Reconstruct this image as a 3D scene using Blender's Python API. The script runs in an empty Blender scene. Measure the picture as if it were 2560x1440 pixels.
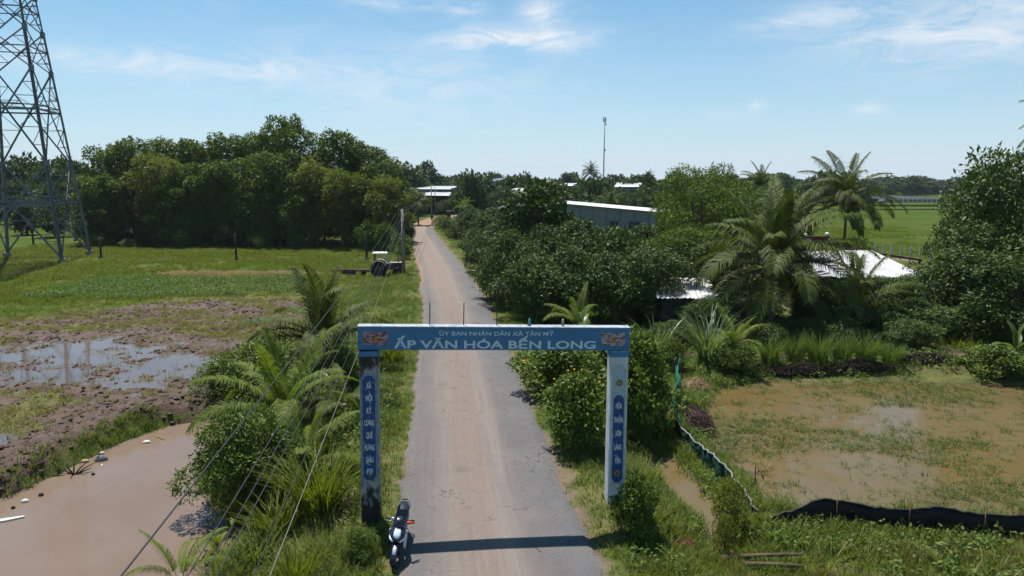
import bpy, math, random
import numpy as np
from mathutils import Vector, Matrix, Euler

R = math.radians
SC = bpy.context.scene
COL = SC.collection

# ---------------------------------------------------------------- camera
CAM_H = 9.4
FPX = 1707.0
PITCH = math.atan(265 / FPX)
_s, _c = math.sin(PITCH), math.cos(PITCH)
cd = bpy.data.cameras.new('camera')
cd.sensor_width = 36.0
cd.lens = 36.0 * FPX / 2560
cd.clip_start = 0.2
cd.clip_end = 9000
cam = bpy.data.objects.new('camera', cd)
cam.location = (0, 0, CAM_H)
cam.rotation_euler = (R(90) - PITCH, 0, 0)
COL.objects.link(cam)
SC.camera = cam

# ---------------------------------------------------------------- light
SUN_DIR = Vector((-0.17, 0.34, 1.0)).normalized()      # towards the sun
SUN_STRENGTH = 5.0
SKY_STRENGTH = 0.07
EXPOSURE = 0.55
sl = bpy.data.lights.new('sun', 'SUN')
sl.energy = SUN_STRENGTH
sl.angle = R(0.53)
sl.color = (1.0, 0.965, 0.9)
so = bpy.data.objects.new('sun', sl)
so.rotation_euler = SUN_DIR.to_track_quat('Z', 'Y').to_euler()
so.location = (0, 0, 60)
COL.objects.link(so)

SC.view_settings.view_transform = 'Standard'
SC.view_settings.look = 'None'
SC.view_settings.exposure = EXPOSURE
SC.view_settings.gamma = 1.0
SC.view_settings.use_curve_mapping = False
SC.render.engine = 'CYCLES'
SC.cycles.use_denoising = True
SC.cycles.max_bounces = 6
SC.cycles.diffuse_bounces = 3
SC.cycles.glossy_bounces = 3
SC.cycles.transmission_bounces = 4
SC.cycles.transparent_max_bounces = 8
SC.cycles.caustics_reflective = False
SC.cycles.caustics_refractive = False


# ---------------------------------------------------------------- node helpers
class NT:
    """Small wrapper that wires shader nodes."""
    def __init__(self, tree):
        self.t = tree
        self.t.nodes.clear()

    def n(self, typ, **kw):
        nd = self.t.nodes.new(typ)
        for k, v in kw.items():
            setattr(nd, k, v)
        return nd

    def put(self, sock, v):
        if isinstance(v, bpy.types.NodeSocket):
            self.t.links.new(v, sock)
        elif v is not None:
            if hasattr(sock.default_value, '__len__') and not hasattr(v, '__len__'):
                v = [v] * len(sock.default_value)
            if hasattr(sock.default_value, '__len__') and len(sock.default_value) == 4 and len(v) == 3:
                v = (*v, 1.0)
            sock.default_value = v

    def m(self, op, a, b=None, c=None, clamp=False):
        nd = self.n('ShaderNodeMath', operation=op, use_clamp=clamp)
        for i, v in enumerate((a, b, c)):
            if v is not None:
                self.put(nd.inputs[i], v)
        return nd.outputs[0]

    def mix(self, f, a, b, mode='MIX'):
        nd = self.n('ShaderNodeMix', data_type='RGBA', blend_type=mode)
        nd.clamp_factor = True
        self.put(nd.inputs[0], f); self.put(nd.inputs[6], a); self.put(nd.inputs[7], b)
        return nd.outputs[2]

    def ramp(self, f, *stops):
        nd = self.n('ShaderNodeValToRGB')
        el = nd.color_ramp.elements
        while len(el) < len(stops):
            el.new(0.5)
        for e, (p, c) in zip(el, stops):
            e.position = p
            e.color = (c, c, c, 1) if not hasattr(c, '__len__') else ((*c, 1) if len(c) == 3 else c)
        self.put(nd.inputs[0], f)
        return nd.outputs[0]

    def noise(self, scale, vec=None, detail=4, rough=0.6, dist=0.0):
        nd = self.n('ShaderNodeTexNoise')
        self.put(nd.inputs['Scale'], scale); nd.inputs['Detail'].default_value = detail
        nd.inputs['Roughness'].default_value = rough; nd.inputs['Distortion'].default_value = dist
        if vec is not None:
            self.put(nd.inputs['Vector'], vec)
        return nd.outputs['Fac']

    def scaled(self, vec, s, loc=(0, 0, 0)):
        nd = self.n('ShaderNodeMapping')
        self.put(nd.inputs['Vector'], vec)
        nd.inputs['Scale'].default_value = s
        nd.inputs['Location'].default_value = loc
        return nd.outputs[0]

    def pos(self):
        return self.n('ShaderNodeNewGeometry').outputs['Position']

    def obj(self):
        return self.n('ShaderNodeTexCoord').outputs['Object']

    def attr(self, name, out='Fac'):
        return self.n('ShaderNodeAttribute', attribute_name=name).outputs[out]

    def bump(self, h, strength=0.5, dist=0.05):
        nd = self.n('ShaderNodeBump')
        nd.inputs['Strength'].default_value = strength
        nd.inputs['Distance'].default_value = dist
        self.put(nd.inputs['Height'], h)
        return nd.outputs[0]

    def bsdf(self, col, rough=0.8, spec=0.3, metal=0.0, normal=None, **kw):
        nd = self.n('ShaderNodeBsdfPrincipled')
        self.put(nd.inputs['Base Color'], col)
        self.put(nd.inputs['Roughness'], rough)
        self.put(nd.inputs['Specular IOR Level'], spec)
        self.put(nd.inputs['Metallic'], metal)
        if normal is not None:
            self.put(nd.inputs['Normal'], normal)
        for k, v in kw.items():
            self.put(nd.inputs[k], v)
        return nd.outputs[0]

    def out(self, sh):
        o = self.n('ShaderNodeOutputMaterial')
        self.t.links.new(sh, o.inputs['Surface'])


def new_mat(name):
    m = bpy.data.materials.new(name)
    m.use_nodes = True
    return m, NT(m.node_tree)


def simple(name, c, rough=0.6, spec=0.4, metal=0.0, var=0.25, scale=6.0, c2=None, bump=0.0, **kw):
    """Plain surface with mottled wear."""
    m, t = new_mat(name)
    f = t.noise(scale, t.obj(), 5, 0.65)
    c2 = c2 or tuple(x * (1 - var) for x in c)
    col = t.mix(t.ramp(f, (0.3, 0.0), (0.7, 1.0)), c, c2)
    t.out(t.bsdf(col, rough, spec, metal, t.bump(f, bump, 0.02) if bump else None, **kw))
    return m


# ---------------------------------------------------------------- world: daylight sky with thin clouds
def build_world():
    w = bpy.data.worlds.new('World')
    SC.world = w
    w.use_nodes = True
    t = NT(w.node_tree)
    sky = t.n('ShaderNodeTexSky', sky_type='NISHITA')
    sky.sun_disc = False
    sky.sun_elevation = math.asin(SUN_DIR.z)
    sky.sun_rotation = math.atan2(SUN_DIR.x, SUN_DIR.y)
    sky.altitude = 0
    sky.air_density = 1.0
    sky.dust_density = 0.3
    sky.ozone_density = 2.0
    g = t.n('ShaderNodeTexCoord').outputs['Generated']
    sep = t.n('ShaderNodeSeparateXYZ')
    t.put(sep.inputs[0], g)
    az = t.m('ARCTAN2', sep.outputs[0], sep.outputs[1])
    el = t.m('ARCSINE', sep.outputs[2])
    cmb = t.n('ShaderNodeCombineXYZ')
    t.put(cmb.inputs[0], t.m('MULTIPLY', az, 5.0))
    t.put(cmb.inputs[1], t.m('MULTIPLY', el, 17.0))
    nz = t.noise(1.9, cmb.outputs[0], 9, 0.66, 0.9)
    fine = t.ramp(nz, (0.38, 0.0), (0.62, 1.0))
    # wisps: px, py (photo), width, height, strength
    blobs = [(1300, 98, 210, 26, .9), (1355, 30, 60, 26, .7), (1160, 18, 55, 22, .5), (980, 8, 120, 18, .4),
             (1975, 58, 110, 15, .55), (2420, 70, 300, 75, .62), (2120, 20, 120, 20, .4), (1893, 268, 22, 15, .5),
             (2165, 275, 42, 14, .4), (560, 170, 420, 36, .36), (250, 150, 160, 24, .3), (1000, 210, 500, 90, .28), (1810, 285, 60, 10, .2)]
    tot = None
    for px, py, wx, wy, s in blobs:
        u, v = (px - 1280) / FPX, (py - 720) / FPX
        d = Vector((u, _c - v * _s, -(v * _c + _s))).normalized()
        a0, e0 = math.atan2(d.x, d.y), math.asin(d.z)
        da = t.m('DIVIDE', t.m('SUBTRACT', az, a0), wx / FPX * 0.85)
        de = t.m('DIVIDE', t.m('SUBTRACT', el, e0), wy / FPX)
        r2 = t.m('MULTIPLY_ADD', da, da, t.m('MULTIPLY', de, de))
        b = t.m('MULTIPLY', t.m('EXPONENT', t.m('MULTIPLY', r2, -1.0)), s)
        tot = b if tot is None else t.m('ADD', tot, b)
    # the rest of the sky goes on with the same thin cirrus
    n2 = t.ramp(t.noise(0.7, cmb.outputs[0], 4, 0.55), (0.52, 0.0), (0.75, 0.35))
    tot = t.m('ADD', tot, t.m('MULTIPLY', n2, t.ramp(el, (0.05, 0.0), (0.5, 1.0))))
    cl = t.m('MULTIPLY', tot, t.m('MULTIPLY_ADD', fine, 1.15, 0.15), clamp=True)
    # humid air: the blue pales towards the horizon
    base = t.mix(1.0, sky.outputs[0], (0.60, 1.10, 1.20), 'MULTIPLY')
    hz = t.m('EXPONENT', t.m('DIVIDE', t.m('MAXIMUM', el, 0.0), -0.15))
    base = t.mix(t.m('MULTIPLY', hz, 0.92), base, (6.9, 7.5, 8.7))
    col = t.mix(cl, base, (8.6, 8.9, 9.4))
    bg = t.n('ShaderNodeBackground')
    t.put(bg.inputs[0], col)
    bg.inputs[1].default_value = SKY_STRENGTH
    o = t.n('ShaderNodeOutputWorld')
    t.t.links.new(bg.outputs[0], o.inputs[0])


build_world()


# ---------------------------------------------------------------- placing: photo point on level z -> place on the ground
def G(px, py, z=0.0):
    u, v = (px - 1280) / FPX, (py - 720) / FPX
    Z = (CAM_H - z) / (v * _c + _s)
    return u * Z, Z * (_c - v * _s)


def at(px, py, d):
    """The point seen at (px, py) that lies d metres ahead: x, z."""
    u, v = (px - 1280) / FPX, (py - 720) / FPX
    Z = d / (_c - v * _s)
    return u * Z, CAM_H - Z * (v * _c + _s)


# ---------------------------------------------------------------- objects
def tag(o, label=None, cat=None, group=None, kind=None):
    if label: o['label'] = label
    if cat: o['category'] = cat
    if group: o['group'] = group
    if kind: o['kind'] = kind
    return o


def thing(name, label, cat, loc=(0, 0, 0), rz=0.0, group=None, scale=1.0):
    o = bpy.data.objects.new(name, None)
    o.empty_display_size = 0.3
    o.location = loc
    o.rotation_euler = (0, 0, rz)
    o.scale = (scale,) * 3 if not hasattr(scale, '__len__') else scale
    COL.objects.link(o)
    return tag(o, label, cat, group, 'thing')


def put(name, me, parent=None, loc=(0, 0, 0), rot=(0, 0, 0), scale=1.0):
    o = bpy.data.objects.new(name, me)
    o.location = loc
    o.rotation_euler = rot
    o.scale = (scale,) * 3 if not hasattr(scale, '__len__') else scale
    o.parent = parent
    COL.objects.link(o)
    return o


def np_mesh(name, V, F, mats=None, smooth=False, attrs=None, uv=None):
    """Mesh from arrays; F is (m,3) or (m,4)."""
    me = bpy.data.meshes.new(name)
    V = np.asarray(V, dtype=np.float32); F = np.asarray(F, dtype=np.int32)
    k = F.shape[1]
    me.vertices.add(len(V)); me.vertices.foreach_set('co', V.ravel())
    me.loops.add(F.size); me.loops.foreach_set('vertex_index', F.ravel())
    me.polygons.add(len(F))
    me.polygons.foreach_set('loop_start', np.arange(0, F.size, k, dtype=np.int32))
    if smooth:
        me.polygons.foreach_set('use_smooth', np.ones(len(F), dtype=bool))
    me.update(calc_edges=True)
    for an, arr in (attrs or {}).items():
        arr = np.asarray(arr, dtype=np.float32)
        if arr.ndim == 1:
            a = me.attributes.new(an, 'FLOAT', 'POINT'); a.data.foreach_set('value', arr)
        else:
            a = me.attributes.new(an, 'FLOAT_COLOR', 'POINT'); a.data.foreach_set('color', arr.ravel())
    if uv is not None:
        l = me.uv_layers.new(name='UVMap')
        l.data.foreach_set('uv', np.asarray(uv, dtype=np.float32)[F.ravel()].ravel())
    for m in mats if isinstance(mats, (list, tuple)) else [mats]:
        if m is not None:
            me.materials.append(m)
    return me


class MB:
    """Collects simple solids and links them as ONE mesh object."""
    def __init__(self):
        self.v, self.f, self.s = [], [], []

    def add(self, vs, fs, smooth=False, M=None):
        b = len(self.v)
        for p in vs:
            p = Vector(p)
            self.v.append(M @ p if M is not None else p)
        for f in fs:
            self.f.append([i + b for i in f]); self.s.append(smooth)
        return self

    def box(self, c, size, rot=(0, 0, 0), M=None, taper=1.0):
        x, y, z = (q / 2 for q in size)
        vs = [(-x, -y, -z), (x, -y, -z), (x, y, -z), (-x, y, -z),
              (-x * taper, -y * taper, z), (x * taper, -y * taper, z), (x * taper, y * taper, z), (-x * taper, y * taper, z)]
        T = Matrix.Translation(c) @ Euler(rot).to_matrix().to_4x4()
        if M is not None:
            T = M @ T
        return self.add(vs, [(0, 3, 2, 1), (4, 5, 6, 7), (0, 1, 5, 4), (1, 2, 6, 5), (2, 3, 7, 6), (3, 0, 4, 7)], False, T)

    def bar(self, a, b, w, h=None):
        """Square bar from a to b."""
        a, b = Vector(a), Vector(b)
        d = b - a
        q = d.to_track_quat('Z', 'Y').to_matrix().to_4x4()
        return self.box((0, 0, 0), (w, h or w, d.length), M=Matrix.Translation((a + b) / 2) @ q)

    def tube(self, pts, r, n=6, cap=True, smooth=True):
        pts = [Vector(p) for p in pts]
        rs = r if hasattr(r, '__len__') else [r] * len(pts)
        vs, fs = [], []
        prev = None
        for i, p in enumerate(pts):
            d = (pts[min(i + 1, len(pts) - 1)] - pts[max(i - 1, 0)])
            d = d.normalized() if d.length > 1e-9 else Vector((0, 0, 1))
            ref = prev if prev is not None else (Vector((1, 0, 0)) if abs(d.x) < 0.8 else Vector((0, 1, 0)))
            u = (ref - d * ref.dot(d)).normalized()
            prev = u
            w = d.cross(u)
            for k in range(n):
                a = 2 * math.pi * k / n
                vs.append(p + (u * math.cos(a) + w * math.sin(a)) * rs[i])
        for i in range(len(pts) - 1):
            for k in range(n):
                k2 = (k + 1) % n
                fs.append((i * n + k, i * n + k2, (i + 1) * n + k2, (i + 1) * n + k))
        if cap:
            fs.append(tuple(range(n))[::-1])
            fs.append(tuple((len(pts) - 1) * n + k for k in range(n)))
        return self.add(vs, fs, smooth)

    def loft(self, secs, n=12, p=2.5, axis='y', M=None):
        """Smooth body through superellipse sections (pos, side, up, half_w, half_h)."""
        vs, fs = [], []
        for (q, cx, cz, hw, hh) in secs:
            for k in range(n):
                a = 2 * math.pi * k / n
                ca, sa = math.cos(a), math.sin(a)
                x = cx + hw * math.copysign(abs(ca) ** (2 / p), ca)
                z = cz + hh * math.copysign(abs(sa) ** (2 / p), sa)
                vs.append((x, q, z) if axis == 'y' else (q, x, z) if axis == 'x' else (x, z, q))
        for i in range(len(secs) - 1):
            for k in range(n):
                k2 = (k + 1) % n
                fs.append((i * n + k, i * n + k2, (i + 1) * n + k2, (i + 1) * n + k))
        fs.append(tuple(range(n))[::-1])
        fs.append(tuple((len(secs) - 1) * n + k for k in range(n)))
        return self.add(vs, fs, True, M)

    def ball(self, c, r, n=10, m=6, squash=1.0):
        c = Vector(c)
        vs, fs = [c + Vector((0, 0, r * squash))], []
        for i in range(1, m):
            th = math.pi * i / m
            for k in range(n):
                a = 2 * math.pi * k / n
                vs.append(c + Vector((r * math.sin(th) * math.cos(a), r * math.sin(th) * math.sin(a), r * squash * math.cos(th))))
        vs.append(c - Vector((0, 0, r * squash)))
        for k in range(n):
            fs.append((0, 1 + k, 1 + (k + 1) % n))
            fs.append((len(vs) - 1, 1 + (m - 2) * n + (k + 1) % n, 1 + (m - 2) * n + k))
            for i in range(m - 2):
                a, b = 1 + i * n + k, 1 + i * n + (k + 1) % n
                fs.append((a, a + n, b + n, b))
        return self.add(vs, fs, True)

    def prism(self, outline, y0, y1, M=None):
        """Outline of (x, z) points pushed from y0 to y1."""
        n = len(outline)
        vs = [(x, y0, z) for x, z in outline] + [(x, y1, z) for x, z in outline]
        fs = [tuple(range(n)), tuple(range(2 * n - 1, n - 1, -1))]
        fs += [(i, n + i, n + (i + 1) % n, (i + 1) % n) for i in range(n)]
        return self.add(vs, fs, False, M)

    def torus(self, c, R0, r, axis='x', n=24, m=8):
        vs, fs = [], []
        c = Vector(c)
        for i in range(n):
            a = 2 * math.pi * i / n
            for k in range(m):
                b = 2 * math.pi * k / m
                rr = R0 + r * math.cos(b)
                q = (r * math.sin(b), rr * math.cos(a), rr * math.sin(a))
                vs.append(c + Vector(q if axis == 'x' else (q[1], q[0], q[2])))
        for i in range(n):
            for k in range(m):
                fs.append((i * m + k, ((i + 1) % n) * m + k, ((i + 1) % n) * m + (k + 1) % m, i * m + (k + 1) % m))
        return self.add(vs, fs, True)

    def mesh(self, name, mat):
        me = bpy.data.meshes.new(name)
        me.from_pydata([tuple(v) for v in self.v], [], self.f)
        me.polygons.foreach_set('use_smooth', self.s)
        if mat is not None:
            me.materials.append(mat)
        import bmesh
        bm = bmesh.new(); bm.from_mesh(me)
        bmesh.ops.recalc_face_normals(bm, faces=bm.faces)
        bm.to_mesh(me); bm.free()
        return me

    def build(self, name, mat, parent=None, loc=(0, 0, 0), rot=(0, 0, 0)):
        return put(name, self.mesh(name, mat), parent, loc, rot)


# ---------------------------------------------------------------- numpy noise and masks
def _hash(ix, iy, seed):
    h = (ix.astype(np.int64) * 374761393 + iy.astype(np.int64) * 668265263 + seed * 974711) & 0x7fffffff
    h = ((h ^ (h >> 13)) * 1274126177) & 0x7fffffff
    return ((h ^ (h >> 16)) & 0xffff) / 65535.0


def vnoise(x, y, seed=0):
    ix, iy = np.floor(x), np.floor(y)
    fx, fy = x - ix, y - iy
    fx, fy = fx * fx * (3 - 2 * fx), fy * fy * (3 - 2 * fy)
    a, b = _hash(ix, iy, seed), _hash(ix + 1, iy, seed)
    c, d = _hash(ix, iy + 1, seed), _hash(ix + 1, iy + 1, seed)
    return (a * (1 - fx) + b * fx) * (1 - fy) + (c * (1 - fx) + d * fx) * fy


def fbm(x, y, seed=0, octs=4, gain=0.5):
    s, a, tot = 0, 1.0, 0
    for o in range(octs):
        s = s + a * vnoise(x * 2 ** o + 17.3 * o, y * 2 ** o - 9.1 * o, seed + o)
        tot += a; a *= gain
    return s / tot


def sstep(a, b, x):
    t = np.clip((x - a) / (b - a), 0, 1)
    return t * t * (3 - 2 * t)


def sdist(poly, x, y):
    """Signed distance to a polygon, positive inside."""
    P = np.asarray(poly, dtype=float)
    inside = np.zeros(x.shape, bool); dm = np.full(x.shape, 1e9)
    for i in range(len(P)):
        x0, y0 = P[i]; x1, y1 = P[(i + 1) % len(P)]
        ex, ey = x1 - x0, y1 - y0
        tt = np.clip(((x - x0) * ex + (y - y0) * ey) / (ex * ex + ey * ey + 1e-12), 0, 1)
        dm = np.minimum(dm, np.hypot(x - x0 - tt * ex, y - y0 - tt * ey))
        cr = ((y0 > y) != (y1 > y)) & (x < ex * (y - y0) / (ey if abs(ey) > 1e-12 else 1e-12) + x0)
        inside ^= cr
    return np.where(inside, dm, -dm)


def ldist(line, x, y):
    P = np.asarray(line, dtype=float); dm = np.full(x.shape, 1e9)
    for i in range(len(P) - 1):
        x0, y0 = P[i]; x1, y1 = P[i + 1]
        ex, ey = x1 - x0, y1 - y0
        tt = np.clip(((x - x0) * ex + (y - y0) * ey) / (ex * ex + ey * ey + 1e-12), 0, 1)
        dm = np.minimum(dm, np.hypot(x - x0 - tt * ex, y - y0 - tt * ey))
    return dm


# ---------------------------------------------------------------- the plan of the place
FIELD = -0.55          # level of the fields beside the raised road
ROAD_C = np.array([(-60, 9.0), (-20, 4.2), (0, 1.65), (10, 0.42), (15.2, -0.2), (20, -0.8), (28.7, -1.68), (37.2, -2.65), (52.4, -4.3), (65.6, -6.15), (78.7, -8.35),
                   (104.6, -12.75), (125, -16.4), (142, -18.9), (158, -19.9), (172, -19.9), (186, -18.4), (200, -15.0), (212, -9.0)])


def road_x(y):
    return np.interp(y, ROAD_C[:, 0], ROAD_C[:, 1])


def gp(*pts, z=FIELD):
    return [G(px, py, z) for px, py in pts]


POND = gp((-260, 1290), (0, 1237), (150, 1185), (300, 1110), (430, 1055), (545, 1040), (545, 1110), (500, 1200), (530, 1290), (590, 1340), (560, 1400), (500, 1500), (430, 1900), (-700, 1900), z=-0.8)
SMALL_POND = gp((-200, 1070), (0, 1077), (100, 1083), (70, 1110), (0, 1135), (-200, 1180))
MUD_WATER = gp((-300, 855), (0, 852), (300, 843), (500, 862), (575, 895), (530, 968), (300, 990), (0, 972), (-300, 990))
MUD = gp((-400, 800), (0, 795), (250, 770), (420, 750), (700, 738), (770, 742), (760, 850), (620, 960), (560, 1030), (330, 1020), (200, 1120), (0, 1225), (-400, 1300))
BUND = gp((-200, 1290), (0, 1185), (150, 1115), (280, 1050), (400, 1020), (560, 1015))
BROWN_WATER = gp((330, 688), (420, 674), (600, 673), (790, 676), (840, 682), (720, 688), (520, 691))
LEAFY = gp((60, 742), (250, 700), (345, 694), (560, 694), (760, 690), (780, 726), (600, 738), (300, 744))
PADDY = gp((1775, 965), (1750, 1040), (1765, 1100), (1850, 1160), (1905, 1255), (2000, 1280), (2700, 1300), (3000, 1000), (2560, 955), (2300, 948), (2050, 950), (1900, 945))
CANAL = gp((1600, 1125), (1680, 1130), (1760, 1195), (1800, 1290), (1835, 1390), (1775, 1400), (1705, 1270), (1640, 1190))
GARDEN = gp((1640, 830), (2000, 800), (2600, 800), (3000, 900), (2560, 935), (2250, 935), (1900, 935), (1740, 940), (1690, 900))
YARD = gp((1640, 640), (2300, 640), (2500, 800), (2560, 835), (1940, 845), (1640, 850))
NEAR_PAD = gp((1850, 1400), (2300, 1350), (2700, 1350), (2900, 1600), (1700, 1600))
NET_LINE = gp((1688, 930), (1692, 1000), (1690, 1075), (1715, 1112), (1780, 1190), (1850, 1250), (1895, 1288), (1960, 1300), (2060, 1292), (2160, 1300), (2260, 1312), (2400, 1322), (2620, 1330))


HEAPS = [(*G(1738, 972, FIELD), 0.75, 0.7), (*G(1738, 1046, FIELD), 0.75, 1.9)]


def plan(x, y):
    """Height and ground cover at (x, y)."""
    wx = x + 0.9 * (fbm(x * 0.5, y * 0.5, 3) - 0.5); wy = y + 0.9 * (fbm(x * 0.5, y * 0.5, 9) - 0.5)
    wx2 = x + 3.0 * (fbm(x * 0.2, y * 0.2, 31) - 0.5); wy2 = y + 3.0 * (fbm(x * 0.2, y * 0.2, 39) - 0.5)
    s = x - road_x(y)
    a = np.abs(s) / np.sqrt(1 + 0.0144)
    n1 = fbm(x * 0.35, y * 0.35, 1)
    n2 = fbm(x * 1.7, y * 1.7, 5)
    h = FIELD + 0.16 * (n1 - 0.5) + 0.06 * (n2 - 0.5)
    far = sstep(120, 240, y)
    h = h * (1 - far) + (FIELD + 0.2 + 1.2 * (fbm(x * 0.01, y * 0.01, 77) - 0.5)) * far
    road_on = 1 - sstep(205, 225, y)
    bank = (1 - sstep(3.7, 6.6, a + 1.2 * (n1 - 0.5))) * road_on
    h = h * (1 - bank) + (-0.03 + 0.10 * (n2 - 0.5)) * bank
    under = (1 - sstep(2.1, 2.9, a)) * road_on
    h = h * (1 - under) + (-0.09) * under
    m = {}
    m['road'] = (1 - sstep(2.35, 2.65, a + 0.5 * (n2 - 0.5))) * road_on
    h = h + 0.28 * (1 - sstep(0.5, 1.9, np.hypot(x - 3.1, (y - 18.7) * 0.8)))
    sd = sdist(POND, wx, wy); m['pond'] = sstep(-0.2, 0.25, sd)
    h = np.where(sd > -0.9, h * (1 - sstep(-0.9, 1.0, sd)) + (-1.5) * sstep(-0.9, 1.0, sd), h)
    sm = sdist(MUD, wx2, wy2); mud = sstep(-0.7, 0.8, sm)
    clod = fbm(x * 2.2, y * 2.2, 21, 5, 0.62); furrow = fbm(x * 0.5 + y * .35, y * 1.1 - x * .2, 25, 3)
    h = h + mud * (0.36 * (clod - 0.5) + 0.20 * (furrow - 0.5))
    sw = sdist(MUD_WATER, wx2, wy2); mw = sstep(-0.4, 1.6, sw)
    h = h - mw * (0.12 + 0.34 * (fbm(x * 0.45 + 3, y * 0.8, 55, 3) - 0.42))
    m['mudwater'] = mw
    ssp = sdist(SMALL_POND, wx, wy); m['small'] = sstep(-0.2, 0.3, ssp)
    h = h - 0.55 * sstep(-0.3, 0.5, ssp)
    bd = ldist(BUND, wx, wy); bund = 1 - sstep(0.5, 1.6, bd)
    h = h + 0.52 * bund * (0.7 + 0.6 * n2) * (1 - m['small'])
    mud = np.maximum(mud, bund) * (1 - bank * 0.9) * (1 - m['pond'])
    m['bund'] = bund
    sb = sdist(BROWN_WATER, wx2, wy2); m['brown'] = sstep(-0.3, 0.4, sb)
    h = h - 0.4 * sstep(-0.5, 0.8, sb)
    m['leafy'] = sstep(-0.5, 0.8, sdist(LEAFY, wx2, wy2)) * (1 - m['brown'])
    sp = sdist(PADDY, wx, wy); m['paddy'] = sstep(-0.3, 0.4, sp)
    h = h * (1 - sstep(-0.4, 0.5, sp)) + (-0.80 + 0.13 * (fbm(x * 0.6, y * 0.6, 61) - 0.5)) * sstep(-0.4, 0.5, sp)
    scn = sdist(CANAL, wx, wy); m['canal'] = sstep(-0.2, 0.3, scn)
    h = h - 0.35 * sstep(-0.3, 0.5, scn)
    sg = sdist(GARDEN, wx, wy); m['garden'] = sstep(-0.3, 0.5, sg)
    h = h + 0.45 * sstep(-0.5, 0.7, sg)
    m['yard'] = sstep(-0.5, 2.0, sdist(YARD, wx, wy))
    h = h + 0.25 * m['yard']
    m['near'] = sstep(-0.3, 0.8, sdist(NEAR_PAD, wx, wy))
    m['clear'] = 1 - np.minimum.reduce([sstep(0.7, 1.2, np.hypot((x - HEAPS[k][0]) / HEAPS[k][2], (y - HEAPS[k][1]) / HEAPS[k][3])) for k in range(len(HEAPS))])
    m['mud'] = mud; m['bank'] = bank; m['a'] = a; m['s'] = s; m['n1'] = n1; m['n2'] = n2; m['h'] = h
    return m


def ground_z(x, y):
    return float(plan(np.array([float(x)]), np.array([float(y)]))['h'][0])


def pt(px, py, z=None):
    """Where the photo's point stands on the ground (x, y, z of the ground there)."""
    zz = FIELD if z is None else z
    for _ in range(3):
        x, y = G(px, py, zz)
        zz = ground_z(x, y)
    return Vector((x, y, zz))

# ---------------------------------------------------------------- materials of the setting
def ground_material():
    m, t = new_mat('ground')
    P = t.pos()
    reg = t.n('ShaderNodeAttribute', attribute_name='reg')
    sp = t.n('ShaderNodeSeparateColor'); t.put(sp.inputs[0], reg.outputs['Color'])
    mud, dry, lush, dirt = sp.outputs[0], sp.outputs[1], sp.outputs[2], reg.outputs['Alpha']
    a, b, c, d = t.noise(0.22, P, 5, 0.6), t.noise(2.6, P, 5, 0.7), t.noise(14.0, P, 4, 0.7), t.noise(0.045, P, 4, 0.6)
    grass = t.mix(t.ramp(b, (0.3, 0.0), (0.7, 1.0)), (0.035, 0.062, 0.012), (0.085, 0.115, 0.022))
    grass = t.mix(t.ramp(a, (0.42, 0.0), (0.68, 1.0)), grass, (0.105, 0.12, 0.03))
    grass = t.mix(t.ramp(d, (0.5, 0.0), (0.7, 0.5)), grass, (0.06, 0.10, 0.018))
    lushc = t.mix(t.ramp(b, (0.3, 0.0), (0.7, 1.0)), (0.035, 0.062, 0.006), (0.066, 0.095, 0.010))
    lushc = t.mix(t.ramp(d, (0.35, 0.0), (0.65, 0.8)), lushc, (0.042, 0.068, 0.007))
    lushc = t.mix(t.ramp(t.noise(0.02, t.scaled(P, (1, 2.5, 1)), 5, 0.65), (0.45, 0.0), (0.6, 0.6)), lushc, (0.078, 0.095, 0.015))
    col = t.mix(lush, grass, lushc)
    dryc = t.mix(c, (0.16, 0.13, 0.055), (0.25, 0.20, 0.10))
    col = t.mix(t.m('MULTIPLY', dry, t.ramp(b, (0.3, 0.25), (0.62, 1.0))), col, dryc)
    mudc = t.mix(t.ramp(b, (0.35, 0.0), (0.65, 1.0)), (0.045, 0.027, 0.019), (0.130, 0.079, 0.054))  # clod-scale tones: relief shading put into the colour, with wet and dry mud
    mudc = t.mix(t.ramp(c, (0.45, 0.0), (0.8, 0.6)), mudc, (0.16, 0.115, 0.085))
    edge = t.m('ADD', mud, t.m('MULTIPLY', t.m('SUBTRACT', b, 0.5), 0.9), clamp=True)
    col = t.mix(t.m('MULTIPLY', t.ramp(edge, (0.3, 0.0), (0.6, 1.0)), t.ramp(mud, (0.02, 0.0), (0.2, 1.0))), col, mudc)
    dirtc = t.mix(b, (0.15, 0.105, 0.075), (0.235, 0.175, 0.135))
    col = t.mix(t.ramp(t.m('ADD', dirt, t.m('MULTIPLY', t.m('SUBTRACT', c, 0.5), 0.8)), (0.35, 0.0), (0.65, 1.0)), col, dirtc)
    hgt = t.m('ADD', t.m('MULTIPLY', b, 0.7), t.m('MULTIPLY', c, 0.4))
    rough = t.mix(mud, (0.9,) * 3, t.ramp(c, (0.3, 0.45), (0.7, 0.8)))
    t.out(t.bsdf(col, rough, t.mix(mud, (0.04,) * 3, (0.3,) * 3), 0, t.bump(hgt, 1.0, 0.2)))
    return m


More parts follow.
